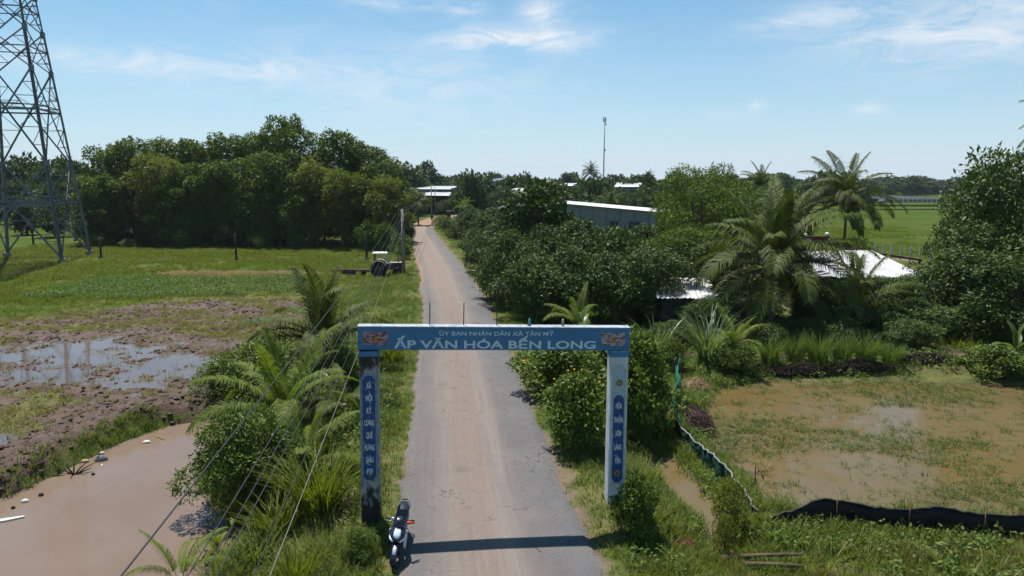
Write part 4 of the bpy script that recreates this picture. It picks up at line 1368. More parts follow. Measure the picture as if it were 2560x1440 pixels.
# ---- coconut palms
def palm_at(label, px, base_d, crown_row, scale, fronds, seed, kind='old', **kw):
    x, zc = at(px, crown_row, base_d)
    z0 = gz(x, base_d)
    return palm(label, (x, base_d, z0), max(0.3, zc - z0), scale, np.random.default_rng(seed), fronds, kind, **kw)


FULL = [(82, 4), (66, 6), (48, 7), (28, 7), (8, 6), (-18, 5)]
palm_at('nearest tall coconut palm with wide drooping fronds before the low tin roof', 1938, 43.5, 672, 1.28, [(82, 7), (66, 6), (48, 6), (28, 7), (8, 6), (-18, 4)], 1, dry=1, ncoco=5)
palm_at('upright coconut palm standing against the green paddy', 2118, 68, 505, 1.12, FULL, 2, ncoco=4, trunk_r=0.15)
palm_at('young coconut palm in front of the corrugated roof', 2132, 44, 790, 0.92, [(82, 4), (66, 5), (48, 6), (28, 4)], 3, dry=1)
palm_at('coconut palm peeping in at the top right picture edge', 2720, 49, 345, 0.95, FULL, 4)
palm_at('seedling coconut palm beside the cane clumps', 1838, 35.5, 862, 0.44, [(82, 2), (66, 3), (48, 4)], 5, 'young')
palm_at('small palm peeping over the gate beam from behind', 1440, 41, 812, 0.5, [(82, 2), (66, 3), (48, 4)], 6, 'young')
palm_at('larger bushy coconut palm left of the road behind the pillar', 812, 34.5, 868, 0.92, [(82, 5), (66, 7), (48, 6), (28, 5), (8, 2)], 7, dry=1)
palm_at('smaller fresh green coconut palm between the pond bushes', 712, 24.6, 1030, 0.74, [(82, 3), (66, 5), (48, 5), (28, 4)], 8, 'young')
palm_at('coconut palm behind the left gate pillar reaching low over the verge', 862, 28.5, 1040, 0.52, [(66, 3), (48, 4), (28, 4)], 9)
palm_at('palm seedling at the bottom edge beside the pond', 452, 15.2, 1440, 0.28, [(82, 2), (66, 3), (48, 4)], 10, 'young')
palm_at('spiky dark palm on the skyline beside the mast', 1478, 235, 432, 0.85, FULL, 11)
palm_at('palm behind the grey shed with pale stripped fronds', 1525, 150, 512, 0.9, [(82, 3), (66, 4), (48, 4)], 12)
palm_at('palm drooping over the road bend beside the wood', 1045, 150, 505, 0.85, [(66, 4), (48, 5), (28, 5), (8, 4)], 13)
palm_at('pale young palm behind the roadside fence', 1160, 150, 520, 0.6, [(82, 3), (66, 4), (48, 5), (28, 4)], 14, 'young')
palm_at('tiny palm top on the horizon right of the mast', 1622, 330, 442, 0.75, FULL, 15)
palm_at('palm poking up between the tall palms and the fine leaved tree', 1905, 90, 470, 0.72, FULL, 16)

# ---- canes, tall grass and garden plants
P_ = pt
blade_clump('sugar_cane', 'pale green cane clump nearest the gate on the garden bank', 'cane', P_(1645, 895), 2.5, 70, 0.4, 0.10, 0.8, M['cane'], 1)
blade_clump('sugar_cane', 'taller cane clump beside the seedling palm', 'cane', P_(1768, 925), 3.2, 90, 0.42, 0.10, 0.7, M['cane'], 2)
blade_clump('elephant_grass', 'big arching clump of tall grass left of the left pillar', 'grass clump', P_(800, 1275), 2.0, 240, 0.6, 0.06, 0.75, M['lushgrass'], 3)
blade_clump('elephant_grass', 'upright grass clump at the bottom edge left of the road', 'grass clump', P_(742, 1470), 1.15, 130, 0.42, 0.045, 0.45, M['lushgrass'], 4)
blade_clump('elephant_grass', 'dark grass clump right behind the right pillar', 'grass clump', P_(1598, 1215), 0.95, 110, 0.4, 0.035, 0.6, M['verge'], 5)
for i, (px, py, h) in enumerate([(1925, 905, 1.5), (1985, 900, 1.7), (2045, 905, 1.75), (2105, 900, 1.65), (2165, 905, 1.7), (2230, 905, 1.15)]):
    blade_clump('lemongrass', ('leftmost', 'second from left', 'third from left', 'fourth from left', 'fifth from left', 'rightmost and lowest')[i] + ' lemongrass clump of the row on the garden bank', 'grass clump', P_(px, py, -.1), h, 200, 0.46, 0.035, 0.55, M['weed'], 20 + i)['group'] = 'row of lemongrass clumps on the garden bank'
blade_clump('bright_grass', 'bright green tuft by the dark yard at the far right', 'grass clump', P_(2400, 868, -.1), 0.8, 160, 1.1, 0.05, 0.5, M['lushgrass'], 40)
blade_clump('bright_grass', 'reed tuft leaning against the black net fence', 'grass clump', P_(2265, 1300), 0.75, 60, 0.2, 0.03, 0.5, M['lushgrass'], 41)
blade_clump('bright_grass', 'withered palm like tuft in the flooded paddy corner', 'grass clump', P_(1905, 1190), 0.55, 26, 0.12, 0.04, 1.1, M['drygrass'], 42)
r_ = np.random.default_rng(8)
leaf_plant('banana_plant', 'banana plant at the right end of the garden bank', 'banana plant', P_(2535, 915, -.1), 1.1, 0.9, 8, BL, r_)
leaf_plant('banana_plant', 'banana plant in the shade at the right picture edge', 'banana plant', P_(2580, 850, -.1), 1.6, 1.0, 8, BL, r_)
leaf_plant('banana_plant', 'banana plant behind the gate beam among the dark bushes', 'banana plant', P_(1452, 905), 1.9, 0.8, 7, BL, r_)
leaf_plant('cordyline', 'strappy bright plant on the pond bank below the wires', 'plant', P_(588, 1330), 0.55, 1.0, 14, CL, r_, 0.03)
leaf_plant('cordyline', 'strappy plant between the pond and the palm seedling', 'plant', P_(545, 1395), 0.3, 0.8, 10, CL, r_, 0.03)

blade_clump('elephant_grass', 'grass clump between the pond bush and the tall arching clump', 'grass clump', P_(690, 1330), 1.1, 150, 0.5, 0.05, 0.8, M['lushgrass'], 6)
blade_clump('elephant_grass', 'pale grass clump on the verge right below the larger roadside palm', 'grass clump', P_(985, 905), 1.3, 150, 0.5, 0.05, 0.7, M['lushgrass'], 7)
blade_clump('elephant_grass', 'grass clump hanging over the pond edge beside the strappy plant', 'grass clump', P_(640, 1395), 0.8, 120, 0.45, 0.045, 0.8, M['verge'], 8)
leaf_plant('banana_plant', 'banana plant between the two roadside palms left of the pillar', 'banana plant', P_(770, 1000), 1.0, 0.9, 8, BL, r_)
palm_at('young palm low on the slope between grass clump and pond bush', 770, 21.5, 1165, 0.5, [(82, 2), (66, 4), (48, 5), (28, 3)], 17, 'young')

# ---- bushes near the gate
near = [
    ('near0', 'bush', 'rounded green bush at the far corner of the pond', 640, 1000, 850, 2.4), ('near1', 'bush', 'dark bush left of the rounded bush at the pond corner', 552, 1015, 905, 1.5),
    ('near2', 'bush', 'large pale edged bush overhanging the muddy pond', 585, 1255, 1035, 1.75), ('near0', 'bush', 'shaded bush behind the tall grass and large pond bush', 690, 1230, 1085, 1.4),
    ('near1', 'bush', 'bush at the foot of the larger palm left of the pillar', 860, 960, 870, 1.7), ('near2', 'bush', 'small shrub on the grass left of the parked motorcycle', 893, 1395, 1325, 0.5),
    ('broad0', 'flowering_bush', 'yellow flowered bush farther behind the right pillar', 1395, 985, 862, 1.9), ('broad1', 'flowering_bush', 'yellow flowered bush at the right road edge', 1445, 1118, 930, 1.35),
    ('broad0', 'bush', 'broad leafed bush just behind the right gate pillar', 1600, 1085, 835, 1.75), ('broad1', 'bush', 'bush behind the right end of the gate beam', 1560, 990, 820, 1.8),
    ('broad1', 'bush', 'leafy bush growing at the foot of the right pillar', 1592, 1345, 1185, 0.62), ('near0', 'bush', 'small weed bush in the canal mouth behind the right pillar', 1602, 1110, 1060, 0.5),
    ('near1', 'bush', 'bush under the cane clump by the green net', 1680, 925, 845, 1.2), ('near2', 'bush', 'leafy bush below the seedling palm on the bank', 1835, 935, 860, 1.3), ('broad0', 'bush', 'leafy bush at the right end of the garden bank', 2490, 940, 862, 1.5),
]
for k, nm, lab, px, py, top, r in near:
    p = P_(px, py)
    o = tree_at(k, nm, lab, 'bush', px, top, p.y, None, r)
    if nm == 'flowering_bush':
        for i in range(11):
            a, e = RNG.uniform(2.4, 5.4), RNG.uniform(0.3, 1.3)
            q = Vector((math.cos(a) * math.cos(e) * 1.62, math.sin(a) * math.cos(e) * 1.62, 1.35 + math.sin(e) * 1.7))
            MB().ball(q, 0.06, 6, 4, 0.6).build('flower', M['yellow_flower'], o)
tree_at('yellowbush', 'yellow_green_shrub', 'yellow green feathery shrub between the net and the canal', 'shrub', 1832, 1200, 18.6, None, 0.75)
tree_at('yellowbush', 'yellow_green_shrub', 'second yellow green shrub lower down beside the canal', 'shrub', 1815, 1290, 17.2, None, 0.45)

# ---------------------------------------------------------------- village gate
def weathered(name, c, stain, mould_low, mould_high, z0, z1, scale=5.0, amount=0.5):
    """Painted concrete with grey streaks, and black mould growing up from the foot and down from the cap (object space z)."""
    m, t = new_mat(name)
    O = t.obj()
    sep = t.n('ShaderNodeSeparateXYZ'); t.put(sep.inputs[0], O)
    f = t.noise(scale, t.scaled(O, (1, 1, 0.45)), 6, 0.7)
    g = t.noise(scale * 4, O, 4, 0.7)
    col = t.mix(t.ramp(f, (0.42, 0.0), (0.62, amount)), c, stain)
    col = t.mix(t.ramp(g, (0.55, 0.0), (0.75, 0.3)), col, stain)
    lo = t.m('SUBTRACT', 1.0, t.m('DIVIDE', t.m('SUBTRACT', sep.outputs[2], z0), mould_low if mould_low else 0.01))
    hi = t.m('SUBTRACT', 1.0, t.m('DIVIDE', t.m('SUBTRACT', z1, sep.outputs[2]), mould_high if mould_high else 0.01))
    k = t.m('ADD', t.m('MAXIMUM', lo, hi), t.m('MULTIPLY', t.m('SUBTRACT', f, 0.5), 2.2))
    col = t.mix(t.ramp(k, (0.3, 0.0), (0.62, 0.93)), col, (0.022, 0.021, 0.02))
    t.out(t.bsdf(col, 0.85, 0.2, 0, t.bump(g, 0.3, 0.01)))
    return m


def faded_paint(name, c, worn, lo=0.55, hi=0.68, scale=7.0, amt=0.85, stretch=(1, 1, 1)):
    m, t = new_mat(name)
    O = t.obj()
    f = t.noise(scale, t.scaled(O, stretch), 6, 0.72)
    g = t.noise(1.6, O, 4, 0.6)
    col = t.mix(t.ramp(g, (0.35, 0.0), (0.7, 0.5)), c, tuple(x * 0.72 + 0.01 for x in c))
    col = t.mix(t.ramp(f, (lo, 0.0), (hi, amt)), col, worn)
    t.out(t.bsdf(col, 0.7, 0.3))
    return m


M['beam_blue'] = faded_paint('faded_blue_beam_paint', (0.055, 0.172, 0.345), (0.12, 0.24, 0.35), 0.5, 0.72, 3.0, 0.5, (1, 1, 4))
M['plaque_blue'] = faded_paint('blue_plaque_paint', (0.022, 0.07, 0.21), (0.30, 0.34, 0.38), 0.60, 0.66, 9.0, 0.85)
M['plaque_worn'] = faded_paint('worn_pale_plaque_paint', (0.36, 0.45, 0.5), (0.12, 0.2, 0.32), 0.52, 0.66, 8.0, 0.7)
M['plaque_frame'] = faded_paint('pale_blue_frame_paint', (0.22, 0.30, 0.38), (0.07, 0.09, 0.11), 0.5, 0.62, 8.0, 0.8)
M['letter_paint'] = faded_paint('chipped_pale_lettering', (0.58, 0.68, 0.74), (0.14, 0.28, 0.42), 0.58, 0.70, 9.0, 0.7)
M['plaque_letter'] = faded_paint('chipped_white_lettering', (0.70, 0.74, 0.76), (0.12, 0.2, 0.34), 0.62, 0.72, 16.0, 0.7)
M['flag_red'] = faded_paint('peeling_red_flag_paint', (0.17, 0.03, 0.045), (0.45, 0.36, 0.38), 0.46, 0.56, 6.0, 0.9, (1, 1, 3.5))
M['flag_pale'] = faded_paint('washed_out_flag_paint', (0.46, 0.40, 0.43), (0.14, 0.025, 0.04), 0.48, 0.54, 6.0, 0.9, (1, 1, 3.5))
M['star_gold'] = faded_paint('faded_gold_star', (0.45, 0.21, 0.03), (0.38, 0.2, 0.12), 0.55, 0.7, 9.0, 0.6)
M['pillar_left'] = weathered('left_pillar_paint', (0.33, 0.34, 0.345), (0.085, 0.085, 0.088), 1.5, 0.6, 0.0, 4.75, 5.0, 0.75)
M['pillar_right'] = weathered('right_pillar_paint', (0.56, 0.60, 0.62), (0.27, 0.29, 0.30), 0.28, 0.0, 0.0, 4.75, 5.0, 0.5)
M['beam_top'] = faded_paint('chalky_beam_top', (0.36, 0.39, 0.43), (0.10, 0.14, 0.2), 0.45, 0.65, 5.0, 0.7)


def text_mesh(name, body, mat, cap, width=None, bold=0.0, extrude=0.004):
    """Raised lettering standing in the xz plane, facing -y, centred on the origin; width fits it along x."""
    cu = bpy.data.curves.new(name, 'FONT')
    cu.body = body
    cu.size = 1.0
    cu.align_x = 'CENTER'
    cu.offset = bold
    cu.extrude = 0.5
    cu.resolution_u = 3
    tmp = bpy.data.objects.new(name, cu)
    COL.objects.link(tmp)
    bpy.context.view_layer.update()
    me = bpy.data.meshes.new_from_object(tmp.evaluated_get(bpy.context.evaluated_depsgraph_get()))
    bpy.data.objects.remove(tmp); bpy.data.curves.remove(cu)
    n = len(me.vertices)
    co = np.empty(n * 3, np.float32); me.vertices.foreach_get('co', co); co = co.reshape(-1, 3)
    CAPH = 0.727
    sz = cap / CAPH
    sx = sz if width is None else width / (co[:, 0].max() - co[:, 0].min())
    x = (co[:, 0] - (co[:, 0].max() + co[:, 0].min()) / 2) * sx
    out = np.stack([x, -co[:, 2] * 2 * extrude, co[:, 1] * sz], -1)
    me.vertices.foreach_set('co', out.astype(np.float32).ravel())
    me.name = name
    me.materials.clear(); me.materials.append(mat)
    me.polygons.foreach_set('use_smooth', np.zeros(len(me.polygons), bool))
    me.update()
    return me


def wavy_flag(w, h, y0, y1):
    b = MB()
    n = 10
    top = [(-w / 2 + w * i / n, h / 2 + 0.06 * h * math.sin(i / n * 6.6 + 0.5) + 0.05 * h * math.sin(i * 2.1)) for i in range(n + 1)]
    bot = [(x + 0.01, z - h + 0.03 * h * math.sin(x * 31)) for x, z in top]
    for i in range(n):
        b.prism([bot[i], bot[i + 1], top[i + 1], top[i]], y0, y1)
    return b


def star(r, y0, y1):
    b = MB()
    pts = [(math.sin(math.pi * k / 5) * (r if k % 2 == 0 else r * 0.42), math.cos(math.pi * k / 5) * (r if k % 2 == 0 else r * 0.42)) for k in range(10)]
    for k in range(10):
        b.prism([(0, 0), pts[k], pts[(k + 1) % 10]], y0, y1)
    return b


def plaque_outline(w, z0, z1, c):
    return [(-w / 2, z0 + c), (-w / 2 + c * .6, z0), (w / 2 - c * .6, z0), (w / 2, z0 + c), (w / 2, z1 - c), (w / 2 - c * .6, z1), (-w / 2 + c * .6, z1), (-w / 2, z1 - c)]


def build_gate():
    L0, L1 = Vector((-4.17, 18.1, 0)), Vector((3.26, 18.7, 0))
    mid = (L0 + L1) / 2
    W = (L1 - L0).length
    o = thing('village_gate', 'blue concrete village gate spanning the road with white lettering on its beam', 'gate', mid, math.atan2(L1.y - L0.y, L1.x - L0.x))
    zb, hb, dep = 4.84, 0.63, 0.30
    tilt = R(1.3)
    bm = MB().box((0, 0, 0), (W, dep, hb))
    beam = bm.build('beam', M['beam_blue'], o, (0, 0, zb + hb / 2), (0, tilt, 0))
    bv = beam.modifiers.new('worn_edge', 'BEVEL'); bv.width = 0.012; bv.segments = 2
    MB().box((0, 0, hb / 2 + 0.0125), (W + 0.02, dep + 0.03, 0.025)).build('beam_top', M['beam_top'], beam)
    f = -dep / 2
    put('lettering', text_mesh('lettering', '\u1ee6Y BAN NH\u00c2N D\u00c2N X\u00c3 T\u00c2N M\u1ef8', M['letter_paint'], 0.115, W * 0.420, 0.012), beam, (W * 0.004, f - 0.004, hb * 0.15))
    put('lettering', text_mesh('lettering', '\u1ea4P V\u0102N H\u00d3A B\u1ebeN LONG', M['letter_paint'], 0.22, W * 0.742, 0.022), beam, (W * 0.001, f - 0.004, -hb * 0.415))
    for x, mt, w in ((-0.437, 'flag_red', 0.66), (0.437, 'flag_pale', 0.66)):
        fl = wavy_flag(w, 0.36, f - 0.012, f).build('painted_flag', M[mt], beam, (x * W, 0, 0.0 if x < 0 else 0.01))
        fl['label'] = 'faded red flag painted at the left end' if x < 0 else 'washed out flag painted at the right end'
        star(0.10, f - 0.02, f - 0.0125).build('painted_star', M['star_gold'], beam, (x * W + 0.02, 0, -0.01))
    MB().bar((0.437 * W - 0.2, f - 0.018, 0.16), (0.437 * W + 0.3, f - 0.018, -0.17), 0.03, 0.006).build('painted_flagpole', M['flag_red'], beam)
    # rods and stubs left standing on the beam
    for x, h in ((-0.242, 0.66), (-0.118, 0.66), (0.004, 1.3)):
        MB().tube([(x * W, 0.05, hb / 2 + 0.0), (x * W, 0.05, hb / 2 + h)], 0.014, 6).build('flag_rod', M['darkwood'], beam)
    MB().tube([(0.124 * W, 0.02, hb / 2), (0.124 * W + 0.01, 0.02, hb / 2 + 0.12), (0.125 * W, 0.02, hb / 2 + 0.24)], [0.055, 0.04, 0.012], 6).build('plastic_stub', simple('blue_green_plastic', (0.05, 0.23, 0.28)), beam)
    MB().tube([(0.25 * W, 0.02, hb / 2), (0.25 * W, 0.02, hb / 2 + 0.22)], [0.04, 0.025], 6).build('pipe_stub', M['concrete'], beam)
    # pillars
    for side in (-1, 1):
        pm = M['pillar_left'] if side < 0 else M['pillar_right']
        pw, pd = 0.50, 0.46
        x = side * (W / 2 - pw / 2 - 0.035)
        zt = zb - 0.012 + (0.125 if side < 0 else -0.125) * 0.5 + (0.0 if side < 0 else 0.0)
        zt = zb - side * math.tan(tilt) * abs(x) - 0.02
        lean = -0.10 if side < 0 else 0.0
        b = MB()
        n = 8
        vs, fs = [], []
        for i in range(n + 1):
            t = i / n
            z = -0.5 + (zt + 0.5) * t
            ox = lean * (1 - t)
            for sx, sy in ((-1, -1), (1, -1), (1, 1), (-1, 1)):
                vs.append((ox + sx * pw / 2, sy * pd / 2, z))
        for i in range(n):
            for k in range(4):
                fs.append((4 * i + k, 4 * i + (k + 1) % 4, 4 * i + 4 + (k + 1) % 4, 4 * i + 4 + k))
        fs += [(3, 2, 1, 0), tuple(4 * n + k for k in range(4))]
        b.add(vs, fs)
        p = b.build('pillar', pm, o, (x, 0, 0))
        bv = p.modifiers.new('worn_edge', 'BEVEL'); bv.width = 0.018; bv.segments = 2; bv.limit_method = 'ANGLE'
        p['label'] = 'grey mouldy left pillar' if side < 0 else 'whiter right pillar'
        MB().box((0, 0, zt - 0.075), (pw + 0.035, pd + 0.035, 0.14)).build('blue_cap_band', M['beam_blue'], p)
        fy = -pd / 2
        if side < 0:
            z0, z1 = 1.25, 4.22
            M4 = Matrix.Identity(4)
            MB().prism(plaque_outline(0.43, z0 - 0.06, z1 + 0.06, 0.16), fy - 0.018, fy + 0.01).build('plaque_frame', M['plaque_frame'], p, (-0.09, 0, 0), (0, R(1.07), 0))
            MB().prism(plaque_outline(0.34, z0, z1, 0.13), fy - 0.030, fy - 0.0185).build('plaque', M['plaque_blue'], p, (-0.09, 0, 0), (0, R(1.07), 0))
            words = ['X\u00c3', 'H\u1ed8I', 'K\u1ef6', 'C\u01af\u01a0NG', 'QU\u00ca', 'H\u01af\u01a0NG', 'GI\u00c0U', '\u0110\u1eb8P']
            for i, wd in enumerate(words):
                z = 3.95 - i * 0.352
                put('lettering', text_mesh('lettering', wd, M['plaque_letter'], 0.165, {1: .1, 2: 0.125, 3: 0.17, 4: .205, 5: 0.265}[len(wd)] if len(wd) > 2 else 0.125, 0.02), p, (-0.09 + z * 0.0187, fy - 0.031, z - 0.075), (0, R(1.07), 0))
            MB().ball((-0.06, fy - 0.02, 1.36), 0.07, 8, 5, 0.8).build('rust_boss', simple('rusty_boss', (0.16, 0.07, 0.04)), p)
        else:
            z0, z1 = 0.92, 4.32
            MB().prism(plaque_outline(0.37, z0 - 0.06, z1 + 0.06, 0.16), fy - 0.018, fy + 0.01).build('plaque_frame', M['plaque_worn'], p)
            MB().prism(plaque_outline(0.30, z0, 3.50, 0.12), fy - 0.030, fy - 0.0185).build('plaque', M['plaque_blue'], p)
            words = ['H\u00d2A', 'THU\u1eacN,', 'X\u00d3M', 'L\u00c0NG', 'Y\u00caN']
            for i, wd in enumerate(words):
                z = 3.2 - i * 0.405
                put('lettering', text_mesh('lettering', wd, M['plaque_letter'], 0.16, {3: 0.17, 4: 0.2, 6: 0.275}[len(wd)], 0.02), p, (0.0, fy - 0.031, z - 0.08))
            b = MB()
            for k in range(6):
                a = k * math.pi / 3
                b.ball((math.cos(a) * 0.055, fy - 0.03, 1.2 + math.sin(a) * 0.07), 0.035, 6, 4)
            b.build('flower_boss', M['star_gold'], p)
            b = MB()
            for k in range(7):
                a = k * 0.9
                b.ball((math.cos(a) * 0.07, fy - 0.02, 3.86 + math.sin(a) * 0.06), 0.04, 6, 4)
            b.build('flower_boss', faded_paint('ochre_boss', (0.30, 0.22, 0.05), (0.4, .42, .4)), p)


build_gate()


# ---------------------------------------------------------------- motorcycle parked under the left pillar
def build_motorcycle():
    nav = simple('navy_gloss_paint', (0.012, 0.018, 0.05), 0.18, 0.6, var=0.3)
    whp = simple('white_gloss_paint', (0.62, 0.66, 0.74), 0.2, 0.6, var=0.12)
    grey = simple('silver_grey_paint', (0.22, 0.25, 0.30), 0.25, 0.6, var=0.2)
    seatm = simple('black_seat_vinyl', (0.012, 0.014, 0.017), 0.28, 0.5, var=0.2)
    red = simple('red_orange_lever', (0.65, 0.07, 0.03), 0.35, 0.5, var=0.15)
    chrome = simple('bright_chrome', (0.75, 0.75, 0.76), 0.15, 0.5, 1.0, var=0.1)
    metal = simple('dark_engine_metal', (0.07, 0.07, 0.075), 0.45, 0.5, 0.7, var=0.3)
    lamp = simple('clear_headlamp', (0.7, 0.74, 0.8), 0.08, 0.8, var=0.1)
    x, y = -2.98, 16.4
    o = thing('motorcycle', 'navy and white underbone motorcycle parked at the foot of the left gate pillar', 'motorcycle', (x, y, ground_z(x, y) + 0.02), 0, None, 1.06)
    o.rotation_euler = (0, R(-8), R(180 + 2))      # nose towards the viewer, resting on its side stand
    # local: +y is forwards, x to the right of the rider seen from behind reversed, z up
    wr = 0.285

    def wheel(name, yy, par, w):
        wh = thing_part(name, par, (0, yy, wr))
        MB().torus((0, 0, 0), wr - w, w, 'x', 28, 8).build('tyre', M['rubber'], wh)
        b = MB().torus((0, 0, 0), wr - 2 * w + 0.012, 0.018, 'x', 24, 6)
        for k in range(5):
            a = k * 2 * math.pi / 5
            b.bar((0, 0, 0), (0, math.cos(a) * (wr - 2 * w + 0.01), math.sin(a) * (wr - 2 * w + 0.01)), 0.028)
        b.tube([(-0.06, 0, 0), (0.06, 0, 0)], 0.05, 10)
        b.build('rim', metal, wh)
        MB().tube([(0.05, 0, 0), (0.058, 0, 0)], 0.11, 18).build('brake_disc', chrome, wh)
        return wh

    def thing_part(name, par, loc):
        e = bpy.data.objects.new(name, None); e.location = loc; e.parent = par; e.empty_display_size = .1
        COL.objects.link(e)
        return e
    wheel('front_wheel', 0.64, o, 0.045)
    wheel('rear_wheel', -0.62, o, 0.06)
    for s in (-1, 1):
        MB().tube([(s * 0.09, 0.64, wr), (s * 0.09, 0.52, 0.58), (s * 0.07, 0.44, 0.82)], [0.022, 0.022, 0.026], 8).build('fork_leg', metal, o)
    # front mudguard: a shell over the tyre
    b = MB()
    secs = []
    vs, fs = [], []
    for i in range(11):
        a = R(-10 + 150 * i / 10)
        for k, xx in enumerate((-0.075, -0.05, 0, 0.05, 0.075)):
            rr = wr + (0.035 if k in (1, 2, 3) else 0.0)
            vs.append((xx, 0.64 + math.cos(a) * rr, wr + math.sin(a) * rr))
    for i in range(10):
        for k in range(4):
            fs.append((5 * i + k, 5 * i + k + 1, 5 * i + 6 + k, 5 * i + 5 + k))
    b.add(vs, fs, True).build('front_mudguard', nav, o)
    MB().loft([(0.915, 0, 0.45, 0.035, 0.015), (0.85, 0, 0.545, 0.045, 0.015), (0.80, 0, 0.58, 0.035, 0.012)], 8).build('mudguard_tip', whp, o)
    # nose cowl and leg shields
    MB().loft([(0.72, 0, 0.69, 0.035, 0.03), (0.68, 0, 0.70, 0.10, 0.075), (0.58, 0, 0.72, 0.165, 0.14), (0.46, 0, 0.75, 0.185, 0.17), (0.34, 0, 0.78, 0.15, 0.15), (0.26, 0, 0.78, 0.08, 0.1)], 14, 2.4).build('nose_cowl', nav, o)
    MB().loft([(0.705, 0, 0.742, 0.045, 0.02), (0.66, 0, 0.785, 0.085, 0.03), (0.58, 0, 0.845, 0.085, 0.03), (0.50, 0, 0.893, 0.06, 0.025)], 10, 2.4).build('front_badge_panel', whp, o)
    for s in (-1, 1):
        MB().loft([(0.69, s * 0.085, 0.655, 0.03, 0.022), (0.62, s * 0.135, 0.67, 0.035, 0.03), (0.54, s * 0.165, 0.70, 0.025, 0.03)], 8).build('headlight', lamp, o)
        MB().loft([(0.52, s * 0.175, 0.60, 0.022, 0.15), (0.38, s * 0.20, 0.52, 0.028, 0.21), (0.22, s * 0.185, 0.44, 0.026, 0.19), (0.06, s * 0.15, 0.36, 0.02, 0.12), (-0.06, s * 0.13, 0.32, 0.015, 0.05)], 10, 3).build('leg_shield', nav if s > 0 else whp, o)
        MB().loft([(0.44, s * 0.19, 0.80, 0.015, 0.03), (0.30, s * 0.205, 0.70, 0.02, 0.07), (0.12, s * 0.185, 0.60, 0.02, 0.06), (-0.02, s * 0.16, 0.55, 0.012, 0.03)], 8, 3).build('shield_trim', whp, o)
        MB().loft([(0.0, s * 0.10, 0.60, 0.05, 0.07), (-0.25, s * 0.125, 0.62, 0.05, 0.10), (-0.55, s * 0.12, 0.68, 0.045, 0.08), (-0.85, s * 0.07, 0.76, 0.03, 0.04)], 10, 2.6).build('side_panel', grey, o)
        MB().tube([(s * 0.10, -0.12, 0.27), (s * 0.24, -0.12, 0.26)], 0.018, 6).build('footpeg', M['rubber'], o)
    MB().loft([(0.32, 0, 0.62, 0.07, 0.08), (0.15, 0, 0.56, 0.085, 0.08), (-0.02, 0, 0.58, 0.10, 0.09)], 10).build('centre_tunnel', nav, o)
    MB().loft([(0.16, 0, 0.30, 0.11, 0.10), (-0.05, 0, 0.31, 0.13, 0.14), (-0.28, 0, 0.30, 0.11, 0.10)], 10, 3).build('engine', metal, o)
    # seat: rider hollow and raised passenger pad
    MB().loft([(0.06, 0, 0.70, 0.06, 0.03), (-0.06, 0, 0.735, 0.115, 0.05), (-0.26, 0, 0.755, 0.145, 0.055), (-0.42, 0, 0.79, 0.15, 0.065), (-0.62, 0, 0.845, 0.145, 0.065), (-0.80, 0, 0.875, 0.10, 0.05), (-0.86, 0, 0.88, 0.05, 0.03)], 14, 2.6).build('seat', seatm, o)
    b = MB()
    for s in (-1, 1):
        b.tube([(s * 0.12, -0.62, 0.78), (s * 0.14, -0.80, 0.86), (s * 0.08, -0.95, 0.90), (0, -0.97, 0.90)], 0.018, 6)
    b.build('grab_rail', metal, o)
    MB().loft([(-0.80, 0, 0.74, 0.07, 0.04), (-0.95, 0, 0.76, 0.06, 0.035), (-1.0, 0, 0.76, 0.03, 0.02)], 10).build('tail_lamp', red, o)
    MB().loft([(-0.62, 0, 0.64, 0.07, 0.03), (-0.90, 0, 0.52, 0.075, 0.02), (-1.05, 0, 0.36, 0.07, 0.015)], 10).build('rear_mudguard', M['black'], o)
    # handlebar
    MB().loft([(0.52, 0, 0.94, 0.05, 0.03), (0.44, 0, 0.985, 0.115, 0.05), (0.34, 0, 1.01, 0.12, 0.05), (0.26, 0, 0.99, 0.07, 0.03)], 12, 2.4).build('handlebar_cowl', nav, o)
    MB().loft([(0.50, 0, 0.985, 0.035, 0.015), (0.40, 0, 1.055, 0.085, 0.022), (0.31, 0, 1.068, 0.085, 0.02), (0.25, 0, 1.05, 0.05, 0.015)], 12, 2.4).build('dash_visor', seatm, o)
    MB().tube([(-0.33, 0.25, 0.985), (-0.16, 0.33, 0.995), (0.16, 0.33, 0.995), (0.33, 0.25, 0.985)], 0.014, 8).build('handlebar', metal, o)
    for s in (-1, 1):
        MB().tube([(s * 0.20, 0.305, 0.992), (s * 0.34, 0.245, 0.984)], 0.021, 8).build('grip', M['rubber'], o)
        b = MB().tube([(s * 0.17, 0.36, 0.995), (s * 0.22, 0.37, 0.985), (s * 0.355, 0.315, 0.97)], [0.02, 0.016, 0.013] if s > 0 else [0.03, 0.034, 0.022], 6)
        # rider's left hand is the viewer's right: the red lever
        b.build('brake_lever', chrome if s > 0 else red, o)['label'] = 'bright metal lever' if s > 0 else 'red brake lever'
        MB().box((s * 0.165, 0.335, 1.03), (0.05, 0.05, 0.045)).build('fluid_reservoir', whp if s > 0 else M['black'], o)
    MB().tube([(0.13, -0.05, 0.2), (0.16, -0.3, 0.22), (0.17, -0.45, 0.27), (0.17, -0.88, 0.42)], [0.025, 0.028, 0.055, 0.05], 10).build('exhaust', metal, o)
    MB().tube([(-0.12, -0.1, 0.24), (-0.26, -0.05, 0.03)], 0.014, 6).build('side_stand', metal, o)
    for s in (-1, 1):
        MB().tube([(s * 0.12, -0.62, wr), (s * 0.11, -0.52, 0.60)], 0.028, 8).build('rear_shock', metal, o)


build_motorcycle()


